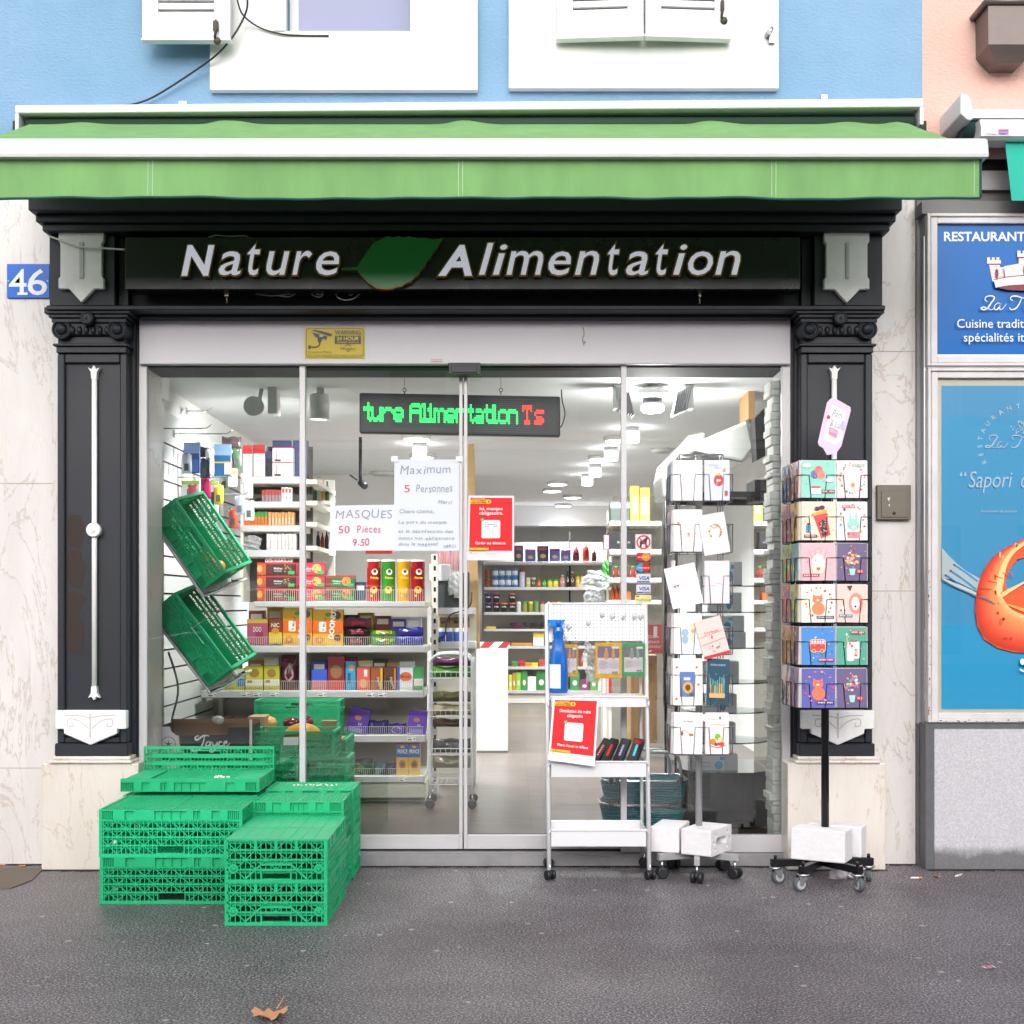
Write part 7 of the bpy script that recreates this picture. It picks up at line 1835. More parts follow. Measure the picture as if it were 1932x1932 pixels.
for x0, c1, c2, nm, top in ((691, '#c4262c', '#e8b04c', 'faded red crisp tube, leftmost of the four on the upper shelf', '#e4b848'), (718.5, '#3f9a34', '#c4262c', 'green crisp tube with a red lid band on the upper shelf', '#b8282c'), (748, '#eeb01c', '#e08a2c', 'yellow crisp tube on the upper shelf', '#ec9a34'), (774.5, '#a81c24', '#e8a82c', 'deep red crisp tube, rightmost beside the slotted upright', '#d8983c')):
 art = multi(stripe(top, .03, .2), disc(.62, .29, .22, '#f2efe8', .075), disc(.62, .285, .12, '#5a3a1c', .03), word('Pringles', .3, .46, .06, .62, '#f0d83c', 0.02, 0, .2), disc(.55, .72, .26, '#eeb84c', .09), stripe('#8a1c20', .62, .70, None, .0, 1) if 'green' in nm else disc(.4, .86, .1, '#f0d070', .03))
 can_good('crisp_tube', x0, x0 + 26, 1056, 1135, Yf, [(.98, 0), (1, .01), (1, .955), (1.03, .96), (1.03, 1)], [c1, c1, '#e9e4dc', '#e9e4dc'], nm, art, 'crisp tube', 'crisp tubes on the upper shelf')
def donut(f, x, y, w, h):
 f.rect(x, y, x + w, y + h * .3, '#d8a41c'); f.circ(x + w * .8, y + h * .16, w * .14, '#5a2a20', None, 12); f.circ(x + w * .5, y + h * .14, w * .1, '#5c8a2c', h * .06, 8); f.rect(x, y + h * .3, x + w, y + h * .66, '#d4621c')
 f.rrect(x + w * .2, y + h * .34, x + w * .44, y + h * .62, w * .04, '#efe6dc'); f.text("St Michel", x + w * .37, y + h * .6, w * .09, '#b83a2c', None, .01, 0, 'l', R(80)); f.text('DOONUTS', x + w * .68, y + h * .82, w * .17, '#f2ede6', None, .03, 0, 'l', R(84))
 f.circ(x + w * .22, y + h * .84, w * .14, '#c8741c', h * .1, 12); f.circ(x + w * .22, y + h * .84, w * .05, '#e8b818', h * .04, 8); f.circ(x + w * .82, y + h * .78, w * .13, '#5a2a20', h * .09, 12)
box_good('biscuit_box', 466, 505, 1168, 1216, Yf, 0.06, '#a8506c', 'dusky pink biscuit box at the left end of the second shelf', multi(stripe('#c8a03c', 0, .16), disc(.6, .6, .2, '#8a3a4c'), word('DOO', .3, .5, .2, .4, '#e8d8d8')))
box_good('biscuit_box', 507, 532, 1166, 1215, Yf, 0.06, '#7a3a24', 'small brown and yellow biscuit box left of the tall orange ones', multi(stripe('#d8b81c', .55, 1), disc(.5, .5, .3, '#c8843c', .12), word('NIC', .2, .35, .16, .6, '#e8dcc8')))
box_good('doughnut_box', 533.5, 589, 1147, 1218, Yf, 0.07, '#e0a818', 'tall orange and yellow doughnut box behind the first door stile', donut, group='doughnut boxes on the second shelf')
box_good('doughnut_box', 590.5, 647, 1150, 1218, Yf + 0.005, 0.07, '#e0a818', 'tall orange and yellow doughnut box right of the first door stile', donut, group='doughnut boxes on the second shelf')
for k, (y0, y1) in enumerate(((1166, 1184), (1184, 1201), (1201, 1218))):
 bag_good('biscuit_roll', 648, 700 - 3 * k, y0, y1, Yf + 0.02, 0.06, ('#7a3a4c', '#2c1c1c', '#241818')[k], f'dark biscuit packet, {("top", "middle", "bottom")[k]} of the three piled on the second shelf', word('Biskrem', .3, .7, .4, .45, '#e0486c', 0.02), 'biscuit packets on the second shelf')
for k, (y0, y1) in enumerate(((1189, 1204), (1203, 1218))): bag_good('biscuit_roll', 700, 745, y0, y1, Yf + 0.02, 0.06, '#3f8a34', f'{("upper", "lower")[k]} green and yellow biscuit packet on the second shelf', multi(stripe('#e0b82c', .1, .5, None, .2, .85), disc(.66, .5, .1, '#c8843c')), 'biscuit packets on the second shelf')
for k, (y0, y1) in enumerate(((1184, 1200), (1199, 1218))): bag_good('biscuit_roll', 747, 798, y0, y1, Yf + 0.02, 0.06, '#35379a', f'{("upper", "lower")[k]} indigo blue packet at the right end of the second shelf', multi(stripe('#4a9a7c', .3, 1, None, .3, .48), stripe('#8a90d0', .1, .25, None, .1, .8)), 'biscuit packets on the second shelf')
sh3 = [(392, 424, 1281, '#c8cc7c', 'pale green and white box at the left end of the third shelf', multi(stripe('#e6e6dc', .0, .5), stripe('#8a3a2c', .2, .34, None, .1, .4))), (426, 461, 1262, '#c9ccb0', 'pale box with a blue corner on the third shelf', multi(stripe('#b8bc2c', .6, 1), stripe('#2c7ab8', .45, .8, None, .6, 1), stripe('#8a3a2c', .3, .4, None, .1, .35))),
  (463, 496, 1257, '#c2bd34', 'olive yellow box with a brown biscuit picture, left of the pair', multi(disc(.5, .28, .3, '#9a7a3c', .18), stripe('#e4e2d8', .55, .8), stripe('#8a3a2c', .58, .68, None, .1, .4))), (498, 527, 1256, '#c2bd34', 'olive yellow box with a brown biscuit picture, right of the pair', multi(disc(.5, .3, .3, '#9a7a3c', .18), stripe('#e4e2d8', .55, .8), stripe('#8a3a2c', .58, .68, None, .1, .4))),
  (588, 617, 1264, '#3a5ac8', 'royal blue box with a pink lower half right of the first stile', stripe('#c87a84', .5, 1)), (618.5, 650, 1238, '#8c2028', 'tall dark red cookie box on the third shelf', multi(disc(.5, .45, .36, '#9a6a44', .2), stripe('#c8404c', .7, 1))), (652, 671, 1248, '#3a9ac8', 'tall sky blue cookie box on the third shelf', multi(disc(.6, .22, .3, '#c8a070', .12), stripe('#2c5a8c', .4, .75, None, .2, .5))),
  (673, 698, 1259, '#e06458', 'coral biscuit box on the third shelf', multi(stripe('#e8e4e4', .1, .4, None, .55, .8), disc(.5, .7, .28, '#e8a870', .2))), (699.5, 722, 1258, '#a8582c', 'orange brown digestive box on the third shelf, left of the darker one', multi(disc(.6, .65, .35, '#8a5430', .25), stripe('#e8b43c', .05, .95, None, .8, 1), word('Digestive', .5, .45, .1, .5, '#f0e6dc', .01, R(-75)))), (724, 747, 1258, '#6a3a20', 'dark brown digestive box on the third shelf', multi(disc(.5, .65, .36, '#4a2c1c', .26), stripe('#e08a2c', .05, .95, None, .85, 1), word('Digestive', .5, .45, .1, .5, '#f0e6dc', .01, R(-75)))),
  (749, 779, 1259, '#e4e6ea', 'white and blue cracker box with an orange roundel', multi(stripe('#3a5ac8', 0, 1, None, 0, .18), disc(.55, .4, .4, '#e0642c', .2), word('Mikado', .25, .45, .12, .6, '#3a2c2c'))), (781, 798, 1258, '#3f9a54', 'narrow green box at the right end of the third shelf', stripe('#e8e4dc', .5, .8))]
for x0, x1, y0, col_, lab, art in sh3: box_good('biscuit_box', x0, x1, y0, 1303, Yf, 0.06, col_, lab, art)
bag_good('sweet_bag', 529, 558, 1244, 1303, Yf, 0.06, '#5a1c26', 'dark red bag with a clear window on the third shelf', disc(.55, .45, .3, '#a89a9c', .25))
bag_good('sweet_bag', 560, 586, 1254, 1303, Yf, 0.05, '#3c2f34', 'dull dark bag left of the first stile on the third shelf', disc(.5, .6, .3, '#5a4a6c', .2))
for k, (x0, y0, col_) in enumerate(((404, 1268, '#a8a48c'), (440, 1252, '#d8b03c'), (482, 1246, '#b86a34'), (512, 1240, '#e0dccc'), (545, 1236, '#7a2c34'), (602, 1246, '#2c3f8c'), (636, 1232, '#d8c8b8'), (662, 1240, '#c8402c'), (690, 1246, '#e8d8a0'), (716, 1244, '#3a2a24'), (740, 1250, '#c88a3c'), (768, 1248, '#dfe2e8'))): box_good('biscuit_box', x0 - 14, x0 + 14, y0, 1303, Yf + .12, .06, col_, f'{["stone grey", "honey yellow", "copper", "ivory", "wine red", "dark blue", "oatmeal", "scarlet", "butter yellow", "espresso brown", "caramel", "frost white"][k]} box in the rear row of the third shelf', stripe('#e0dcd4', .12, .3, None, .15, .85), 'box', 'boxes in the rear row of the third shelf')
for k, (x0, y0, col_) in enumerate(((484, 1152, '#8c4a5c'), (519, 1146, '#d8a82c'), (664, 1160, '#4a2c2c'), (690, 1156, '#c8b83c'), (722, 1162, '#8a2c2c'), (752, 1168, '#5a4ab0'), (780, 1166, '#c8c4dc'))): box_good('biscuit_box', x0 - 15, x0 + 15, y0, 1218, Yf + .14, .06, col_, f'{["mauve", "amber", "chocolate", "mustard", "brick red", "purple", "lavender"][k]} box in the rear row of the second shelf', multi(stripe('#e6dccc', .1, .28, None, .15, .85), disc(.5, .6, .25, '#a86a3c', .14)), 'box', 'boxes in the rear row of the second shelf')
for k, (x0, col_) in enumerate(((408, '#c8a04c'), (432, '#8a5a3c'), (612, '#4a3a8c'), (630, '#c88a5c'))): bag_good('cake_pack', x0 - 12, x0 + 12, 1352, 1386, Yf + .06, .07, col_, f'{["golden", "tan brown", "deep purple", "peach"][k]} cake pack on the fourth shelf', stripe('#e8dccc', .3, .5, None, .15, .85), 'cake packs on the fourth shelf')
for k, (x, y, col_) in enumerate(((352, 872, '#c8d0dc'), (362, 930, '#a83c54'), (386, 880, '#3c4a5c'), (412, 930, '#d8c03c'), (422, 905, '#e0e4e6'), (446, 862, '#4c6c4c'), (452, 950, '#8c94a0'), (440, 975, '#c84a34'), (470, 960, '#dcdfe2'))): bag_good('hanging_packet', x - 9, x + 9, y - 16, y + 22, .9 + .08 * k, .02, col_, f'{["pale blue", "crimson", "slate blue", "yellow", "snow white", "moss green", "steel grey", "orange red", "silver white"][k]} blister packet on the slatwall hooks', multi(stripe('#e8e8e4', .06, .2), stripe('#5a5c60', .5, .85, None, .25, .7)), 'packets on the slatwall hooks', pr)
PB = multi(disc(.45, .4, .18, '#b87a44', .1), stripe('#8a86c0', .8, .98, None, .1, .8), word('W', .5, .7, .12, .2, '#d8d4ea'))
box_good('cake_box', 652, 690, 1335, 1382, Yf, 0.05, '#5a349a', 'tilted violet cake box, leftmost on the fourth shelf', PB, tilt=R(14), group='violet cake packs on the fourth shelf')
bag_good('cake_pack', 691, 732, 1360, 1386, Yf, 0.08, '#3f3270', 'low dark violet pack, second on the fourth shelf', stripe('#6a629c', .2, .4, None, .2, .8), 'violet cake packs on the fourth shelf')
bag_good('cake_pack', 733, 766, 1366, 1386, Yf, 0.08, '#54349a', 'low violet pack with a silver foil patch on the fourth shelf', disc(.45, .6, .3, '#c8c8d0', .35), 'violet cake packs on the fourth shelf')
box_good('cake_box', 768, 803, 1341, 1384, Yf, 0.05, '#6a44b4', 'upright violet cake box at the right end of the fourth shelf', PB, tilt=R(5), group='violet cake packs on the fourth shelf')
bag_good('cake_pack', 640, 702, 1432, 1463, Yf, 0.09, '#2a2a26', 'black bag with orange fruit picture on the lowest shelf', multi(disc(.3, .5, .2, '#c8843c', .35), disc(.5, .5, .16, '#b8743c', .3), disc(.65, .6, .12, '#5a7a3c', .2)))
bag_good('cake_pack', 704, 746, 1440, 1463, Yf, 0.08, '#3a325c', 'low dark violet pack on the lowest shelf beside the tall biscuit tubes')
for x0, lab in ((748, 'blue and yellow tall biscuit tube, left of the pair on the lowest shelf'), (770.5, 'blue and yellow tall biscuit tube, right of the pair on the lowest shelf')):
 box_good('biscuit_tube', x0, x0 + 22, 1402, 1463, Yf, 0.06, '#e0b41c', lab, multi(stripe('#b8362c', 0, .06), stripe('#1f5aa8', .06, .44), word('PRINCE', .08, .32, .13, .86, '#eef0f4', .02, 0, .1), disc(.5, .12, .2, '#e8b43c', .04), disc(.5, .66, .3, '#a8642c', .14), disc(.5, .66, .16, '#5a2c1c', .07)))
# ---------------------------------------------------------------- tobacco shelves
Yt_ = 2.02
tob = thing('tobacco_shelf', 'cream tobacco shelves with cigarette packs behind the left pane', 'shelf', (-1.5, Yt_, 0.9))
for yt, yb in ((900, 913.5), (947, 959), (992, 1004), (1038.5, 1052)): shelf_board(tob, 456, 576, yt, yb, Yt_, 0.22, mat=shelf_mat)
b = MB(M('tobacco_back', '#4a4440', 0.7)); b.box((XX(450, Yt_), Yt_ + 0.221, ZZ(1136, Yt_)), (XX(580, Yt_), Yt_ + 0.24, ZZ(835, Yt_))); b.build('back_panel', tob)
b = MB(shelf_mat); b.box((XX(454, Yt_), Yt_, ZZ(1136, Yt_)), (XX(460, Yt_) - 0.004, Yt_ + 0.22, ZZ(893, Yt_))); b.build('side_panel', tob)
for yt in (905, 945, 985, 1030): b = MB(shelf_mat); b.box((XX(577, Yt_), Yt_, ZZ(yt + 8, Yt_)), (XX(598, Yt_), Yt_ + 0.9, ZZ(yt, Yt_))); b.build('side_board', tob)
cig = None
for x0, x1, y0, y1, col_, band, lab in ((458, 476, 840, 899, '#d8d4d4', '#b8302c', 'tall white cigarette carton with a red top, left of the two on the tobacco shelf'), (478, 500, 839, 899, '#c8c4c8', '#a8282c', 'tall grey cigarette carton with a red top, right of the two'), (502, 513, 851, 899, '#26262e', '#3a3a5c', 'narrow black carton on the top tobacco shelf')):
 box_good('cigarette_carton', x0, x1, y0, y1, Yt_ + 0.02, 0.08, col_, lab, stripe(band, 0, .28), 'carton', 'cigarette cartons on the top tobacco shelf')
for k, (y0, y1) in enumerate(((844, 871.5), (872, 899))): box_good('cigarette_carton', 514, 552, y0, y1, Yt_ + 0.02, 0.08, '#e6e2e4', f'{("upper", "lower")[k]} white and red carton stacked at the right of the top tobacco shelf', multi(stripe('#c23a44', 0, .07), stripe('#b83a44', .2, .95, None, .18, .22), stripe('#3a3a3c', .82, .97, None, .1, .42)), 'carton', 'cigarette cartons on the top tobacco shelf')
for x0, x1 in ((514, 548), (553, 580)): box_good('cigarette_carton', x0, x1, 831, 899, Yt_ + 0.13, 0.06, '#272c5c', f'navy carton standing behind, {"left" if x0 < 520 else "right"} one at the top of the tobacco shelf', None, 'carton', 'cigarette cartons on the top tobacco shelf')
def packs(x0, x1, step, y0, y1, col_, art, lab, dy=0.0):
 k = 0; x = x0; q = random.Random(int(x0 + y0))
 while x + step * .8 <= x1:
  box_good('cigarette_pack', x, x + step * .9, y0 + q.uniform(-1.2, .6) + dy * k, y1, Yt_ + 0.015 + q.uniform(0, .012), 0.05, col_, lab, art, 'cigarette pack', 'cigarette packs on the tobacco shelves'); x += step; k += 1
packs(494, 530, 6.2, 925, 946.5, '#8c7c7c', stripe('#a8443c', 0, .45), 'dull red topped cigarette pack in the back half of the second tobacco row')
packs(531, 556, 6.6, 920, 946.5, '#e2dede', multi(stripe('#c03038', .08, .38, None, .2, .85), stripe('#8a8688', .6, .85, None, .3, .7)), 'white cigarette pack with a red square in the second tobacco row')
packs(454, 505, 6.4, 966, 991.5, '#c87a34', multi(stripe('#2f8a3c', 0, .36), stripe('#b8642c', .5, .9, None, .2, .8)), 'orange cigarette pack with a green top in the third tobacco row')
packs(506, 556, 6.2, 967, 991.5, '#cf8f50', stripe('#b8b0a8', .4, .9, None, .25, .75), 'plain orange cigarette pack in the third tobacco row')
packs(503, 562, 7.0, 1007, 1038, '#dcdad8', multi(stripe('#b4b2b4', .42, .95, None, .15, .85), stripe('#e4e2e2', .5, .85, None, .3, .7)), 'white cigarette pack in the fourth tobacco row')
packs(500, 556, 6.5, 1051, 1061, '#d6d2d2', stripe('#b8484c', .4, .8, None, .2, .8), 'flat white pack showing just above the upper biscuit boxes')
bag('plastic_bag', 455, 1010, 494, 1038, Yt_ + 0.02, 'crumpled clear bag at the left of the fourth tobacco row', clearbag, seed=9, dep=0.04)
# ---------------------------------------------------------------- things on the slatwall
def hook(px, py, Y, ln, label):
 b = MB(chrome); a = Vector((XWL + 0.013, Y, ZZ(py, Y))); b.box((a.x, Y - 0.02, a.z - 0.02), (a.x + 0.004, Y + 0.02, a.z + 0.02))
 b.tube([a, a + Vector((ln, 0, 0.0)), a + Vector((ln + 0.03, 0, 0.02))], 0.003, 6); b.tube([a + Vector((0, 0.02, 0)), a + Vector((ln * .9, 0.02, 0.0))], 0.003, 6)
 tag(b.build('wall_hook'), label, 'hook', 'chrome hooks on the slatwall')
for px, py, Y, ln, lab in ((395, 775, 1.3, 0.12, 'upper chrome hook on the slatwall, empty'), (330, 808, 0.75, 0.24, 'long empty chrome hook left on the slatwall'), (345, 818, 1.0, 0.30, 'long chrome hook carrying blue packets on the slatwall'), (380, 900, 1.1, 0.30, 'chrome hook carrying tool cards on the slatwall'), (440, 932, 1.5, 0.3, 'lowest chrome hook near the tobacco shelves')): hook(px, py, Y, ln, lab)
for x0, x1, y0, y1, Y, col_, lab, art in ((347, 377, 835, 893, 1.0, '#35508f', 'blue packet hanging from a slatwall hook, left one', multi(stripe('#8aa4dc', 0, .35), stripe('#4a6cb4', .55, .95, None, .1, .9))), (404, 436, 838, 898, 1.05, '#2f6aa8', 'blue and white packet hanging from a slatwall hook, right one', multi(stripe('#9cc0ec', 0, .35), stripe('#e8eaec', .6, .95, None, .6, 1), stripe('#e0c83c', .55, .6))), (343, 376, 907, 958, 1.1, '#d5d8d2', 'pale tool card with a green top edge, left one', multi(stripe('#9cc83c', 0, .14), stripe('#4a4c50', .3, .8, None, .3, .6))), (391, 412, 908, 975, 1.15, '#d5d8d2', 'pale tool card with a green top edge, right one', multi(stripe('#9cc83c', 0, .1), stripe('#3c3e44', .3, .9, None, .35, .6))), (430, 447, 884, 918, 1.2, '#e4e6d8', 'small white price card hanging low on the slatwall', stripe('#c8d05c', .1, .3))):
 box_good('hanging_card', x0, x1, y0, y1, Y, 0.012, col_, lab, art, 'packet', 'packets on the slatwall hooks')
for x0, x1, y0, y1, Y, col_, lab in ((348, 392, 843, 862, 1.2, '#1b1a1c', 'black pan packet hanging behind the blue packet'), (386, 402, 846, 897, 1.12, '#c9ccd0', 'clear curved packet between the two blue packets'), (377, 396, 899, 941, 1.12, '#9c1f54', 'glittering magenta bow between the two tool cards'), (417, 454, 823, 846, 1.4, '#4a3c3c', 'crumpled dark brown sheet on the upper hook'), (428, 440, 855, 892, 1.3, '#c84a4c', 'pink red packet beside the right blue packet'), (372, 394, 948, 975, 1.25, '#8a8c92', 'grey tool packet under the magenta bow'), (458, 476, 906, 940, 1.75, '#d4d6d8', 'clear round packet beside the tobacco shelves')):
 bag_good('hanging_packet', x0, x1, y0, y1, Y, 0.05, col_, lab, None, 'packets on the slatwall hooks')
b = MB(M('grey_cable', '#6a6a6e', 0.6)); b.tube(spline([P(417, 1345, .8), P(421, 1390, .8), P(423, 1330, .8), P(428, 1300, .8), P(427, 1260, .8)] and [(XWL + 0.05, 0.75, 1.0), (XWL + 0.09, 0.8, 0.8), (XWL + 0.05, 0.82, 0.6), (XWL + 0.10, 0.85, 0.45)], 6), 0.006, 6); tag(b.build('wall_cable'), 'grey cable hanging down the lower slatwall', 'cable')
acry = M('dull_grey_tray_metal', '#8d8f92', 0.4, 0.3)
def tilted(pA, pB, Y, label, lab2, seed, fruit=False):
 """pA = upper, pB = lower end of the outer rim edge of the near long side on the photo"""
 A, B_ = P(*pA, Y), P(*pB, Y)
 d = (B_ - A); d.y = 0.02; d.normalize()
 nrm = Vector((-d.z, 0, d.x)); nrm = -nrm if nrm.z < 0 else nrm           # opening direction
 ydir = Vector((0.34, 0.94, -0.02)); ydir = (ydir - d * ydir.dot(d)).normalized(); up = d.cross(ydir).normalized()
 if up.z < 0: up = -up
 lx, ly, h = (B_ - A).length, 0.34, 0.165
 o = make_crate('folding_crate', lx, ly, h, label, False, 'green crates tilted on the left wall', M('deep_green_crate_plastic') if 0 else green)
 cen = A + d * (lx / 2) + ydir * (ly / 2) - up * h
 m = Matrix((( d.x, ydir.x, up.x, cen.x), (d.y, ydir.y, up.y, cen.y), (d.z, ydir.z, up.z, cen.z), (0, 0, 0, 1)))
 o.matrix_world = m
 # tray under it with an upturned lip
 b = MB(acry)
 q0 = cen - d * (lx / 2 + 0.02) - up * 0.012; q1 = cen + d * (lx / 2 + 0.035) - up * 0.012
 yv = ydir * (ly / 2 + 0.012)
 b.face([q0 - yv, q1 - yv, q1 + yv, q0 + yv]); lip = up * 0.085 + d * 0.02
 b.face([q1 - yv, q1 - yv + lip, q1 + yv + lip, q1 + yv])
 for s_ in (-1, 1): b.tube([q0 + yv * s_ + up * 0.08, q0 + yv * s_, q1 + yv * s_, q1 + yv * s_ + lip], 0.006, 6, M('clear_tray_edge', '#c9cccf', 0.3, 0.2))
 b.tube([q1 - yv + lip, q1 + yv + lip], 0.005, 6, M('clear_tray_edge'))
 b.bar(q0 + d * .05, q0 + d * .05 - Vector((0.20, 0, -0.02)), 0.04, 0.02, (0, 1, 0))
 tag(b.build('wall_tray', solid=0.003), lab2, 'tray')
 b = MB(M('torn_paper_liner', '#cdc8bc', 0.9)); rr = random.Random(seed)
 n_ = 14
 top = [q1 + up * (0.088 + rr.uniform(-.016, .012)) + d * (0.004 + rr.uniform(-.004, .012)) + ydir * ((k / n_ - .5) * (ly - .02)) for k in range(n_ + 1)]
 bt = [q1 + up * 0.01 - d * 0.014 + ydir * ((k / n_ - .5) * (ly - .02)) for k in range(n_ + 1)]
 i = b.pts(top + bt)
 for k in range(n_): b.fc((i + k, i + k + 1, i + n_ + 2 + k, i + n_ + 1 + k), smooth=True)
 tag(b.build('paper_liner'), ('torn pale paper liner at the lower end of the upper tilted crate' if fruit else 'torn pale paper liner at the lower end of the lower tilted crate'), 'paper')
 if fruit:
  om = M('orange_peel', '#e8822a', 0.45, bump=(160, .3, .001))
  for k, (a, c_, e) in enumerate(((.40, -.03, .04), (.40, .05, .045), (.46, -.10, .03), (.30, .02, .035), (.22, -.02, .035))):
   p = cen - d * (lx / 2) + d * (lx * (0.45 + a)) + ydir * c_ + up * e
   b = MB(om); b.ball(p, 0.036, 16, jit=0.02, seed=k); tag(b.build('orange'), 'orange lying in the upper tilted crate on the left wall', 'orange', 'oranges in the upper tilted crate')
 return o
tilted((330, 940), (425, 1080), 0.42, 'green crate tilted on the left wall, upper one with oranges', 'grey wall tray holding the upper tilted crate', 3, True)
tilted((330, 1118), (436, 1262), 0.42, 'green crate tilted on the left wall, lower empty one', 'grey wall tray holding the lower tilted crate', 5)
ygc = 0.30
c = dup(cb, (-1.38, 0.50, 0.072), 'dark green crate on the shop floor, bottom of the fruit corner stack', 'crates in the fruit corner', (0, 0, 0))
c = dup(cb, (-1.38, 0.50, 0.072 + hB + .002), 'dark green crate under the tomato carton in the fruit corner', 'crates in the fruit corner', (0, 0, 0))
b = MB(pr)
Yj = 0.30
xa_, xb_, z0, z1 = XX(298, Yj), XX(474, Yj), 0.072 + 2 * hB + .004, ZZ(1371, Yj)
kx = lambda u: XX(u, Yj); kz = lambda v: ZZ(v, Yj)
out = [(xa_, z0), (kx(470), z0), (kx(470), kz(1372)), (kx(432), kz(1372)), (kx(428), kz(1386)), (kx(332), kz(1387)), (kx(323), kz(1380)), (kx(321), kz(1371)), (xa_, kz(1371))]
b.prism(out, Yj, Yj + 0.006, None, '#26252a', board_brown, '#8a6a4c')
f = flat(b, Yj, pr, 1)
f.poly([(298, 1371), (321, 1371), (323, 1380), (332, 1387), (338, 1388), (339, 1402), (343, 1420), (298, 1420)], '#dcd8da'); f.line([(338, 1388), (339, 1402), (344, 1420)], 2, '#8a7458')
f.ring(318, 1403.5, 13, 1.2, '#6a5a4a', 24)
for k in range(5): t = R(90 + 72 * k); f.poly([(318 + 1.4 * math.sin(t), 1403.5 + 1.4 * math.cos(t)), (318 + 9 * math.cos(t), 1403.5 - 9 * math.sin(t)), (318 - 1.4 * math.sin(t), 1403.5 - 1.4 * math.cos(t))], '#5a4a3a')
JC = '#e6e4e6'
def J(pts, w0=.8, w1=3.6): f.line([(356 + u * .35, 1387 + v * .335) for u, v in pts], (w0 + .6, w1 + 1.2), JC, 6, False)
J([(58, 4), (44, 6), (36, 16), (42, 26), (54, 22), (78, 4), (96, 2), (112, 4)], 1, 3.2); J([(88, 4), (78, 44), (62, 76), (40, 88), (18, 84), (16, 74), (34, 68), (64, 72)], 1, 4.2)
J([(112, 36), (100, 38), (94, 58), (104, 64), (116, 54), (116, 40), (108, 36), (130, 40)], 1, 3.4); J([(128, 38), (134, 58), (144, 60), (156, 36)], 1, 3.2); J([(158, 36), (148, 66), (134, 90), (118, 92), (120, 80), (150, 72)], 1, 3); J([(182, 42), (172, 36), (162, 50), (166, 62), (180, 60), (192, 50)], 1, 3.4); J([(192, 52), (206, 44), (204, 34), (194, 42), (192, 58), (204, 64), (224, 44)], 1, 3.2)
f.nxt(); f.text('Tomatoes on the vine', 399, 1417.5, 3.2, '#c8c6c8', 36)
b.box((xa_, Yj + 0.006, z0), (xa_ + 0.005, Yj + 0.30, kz(1371)), None, '#2a2a2e'); b.box((kx(470) - 0.005, Yj + 0.006, z0), (kx(470), Yj + 0.30, kz(1371)), None, '#2a2a2e'); b.box((xa_, Yj + 0.295, z0), (kx(470), Yj + 0.30, kz(1366)), None, '#7a5c44'); b.box((xa_, Yj, z0), (kx(470), Yj + 0.3, z0 + 0.004), None, '#7a5c44')
b.box((kx(470), Yj + 0.01, z0), (kx(475), Yj + 0.012, kz(1358)), None, '#dcdadc')
tag(b.build('tomato_carton'), 'black and white tomato carton with curly white lettering behind the left pane', 'carton')
ck = dup(ch_, (XX(575, .42), 0.55, 0.072), 'green crate on the shop floor below the melon crate', 'crates in the fruit corner', (0, 0, 0)); ck.scale = (1.12, 1.0, 1.0)
ck = dup(ch_, (XX(575, .42), 0.55, 0.072 + hB + .002), 'green crate in the middle under the melon crate', 'crates in the fruit corner', (0, 0, 0)); ck.scale = (1.12, 1.0, 1.0)
zmel = ZZ(1442, 0.42)
ck = dup(ch_, (XX(552, .42), 0.56, zmel), 'green crate holding a yellow melon behind the first door stile', 'crates in the fruit corner', (0, 0, 0)); ck.scale = (1.08, 1.0, 0.86)
b = MB(M('yellow_melon_rind', '#d9a324', 0.45, var=(26, 0.25), bump=(60, .4, .002))); b.ball((XX(570, .5), 0.53, zmel + 0.135), (0.100, 0.075, 0.068), 22); tag(b.build('melon'), 'ripe yellow melon resting in the green crate behind the first stile', 'melon')
f_ = MB(pr); f_.box(P(535, 1406, .415), (XX(563, .415), .417, ZZ(1391, .415)), None, '#e6e6ea'); tag(f_.build('paper_slip'), 'blank white paper slip on the melon crate', 'paper')
Yv = 0.95
box_bot = ZZ(1398, Yv - .1)
b = MB(board_brown); x0, x1 = XX(470, Yv - .15), XX(640, Yv - .15); b.box((x0, Yv - .15, box_bot), (x1, Yv - .144, ZZ(1385, Yv - .15))); b.box((x0, Yv - .15, box_bot), (x0 + .006, Yv + .14, ZZ(1372, Yv))); b.box((x0, Yv - .144, box_bot - 0.002), (x1, Yv + .14, box_bot + .004)); b.box((XX(606, Yv - .15), Yv - .152, box_bot), (XX(634, Yv - .15), Yv - .1, ZZ(1360, Yv - .15)))
tag(b.build('vegetable_tray'), 'brown cardboard tray with onions and squashes in the fruit corner', 'cardboard tray')
ck = dup(ch_, (XX(564, 1.25), 1.28, box_bot + 0.005), 'green crate standing on edge behind the vegetables', 'crates in the fruit corner', (R(0), 0, 0)); ck.scale = (1.22, 0.7, 0.98)
ck = dup(cb, (XX(555, 1.05), 1.16, 0.072), 'green crate on the floor under the vegetable tray', 'crates in the fruit corner', (0, 0, 0))
ck = dup(cb, (XX(555, 1.05), 1.16, 0.072 + hB + .002), 'green crate right below the cardboard vegetable tray', 'crates in the fruit corner', (0, 0, 0)); ck.scale = (1, 1, (box_bot - 0.004 - 0.072 - hB - .002) / hB)
veg = [('squash', 508, 1364, .045, .038, '#c79a52', 'tan squash in the cardboard tray, right of the two'), ('squash', 487, 1363, .03, .03, '#d8a83c', 'yellow squash in the cardboard tray, left of the two'), ('red_onion', 550, 1365, .048, .036, '#5c1424', 'glossy dark red onion, left of the pair in the tray'), ('red_onion', 577, 1363, .045, .042, '#641a2a', 'glossy dark red onion, right of the pair behind the stile')]
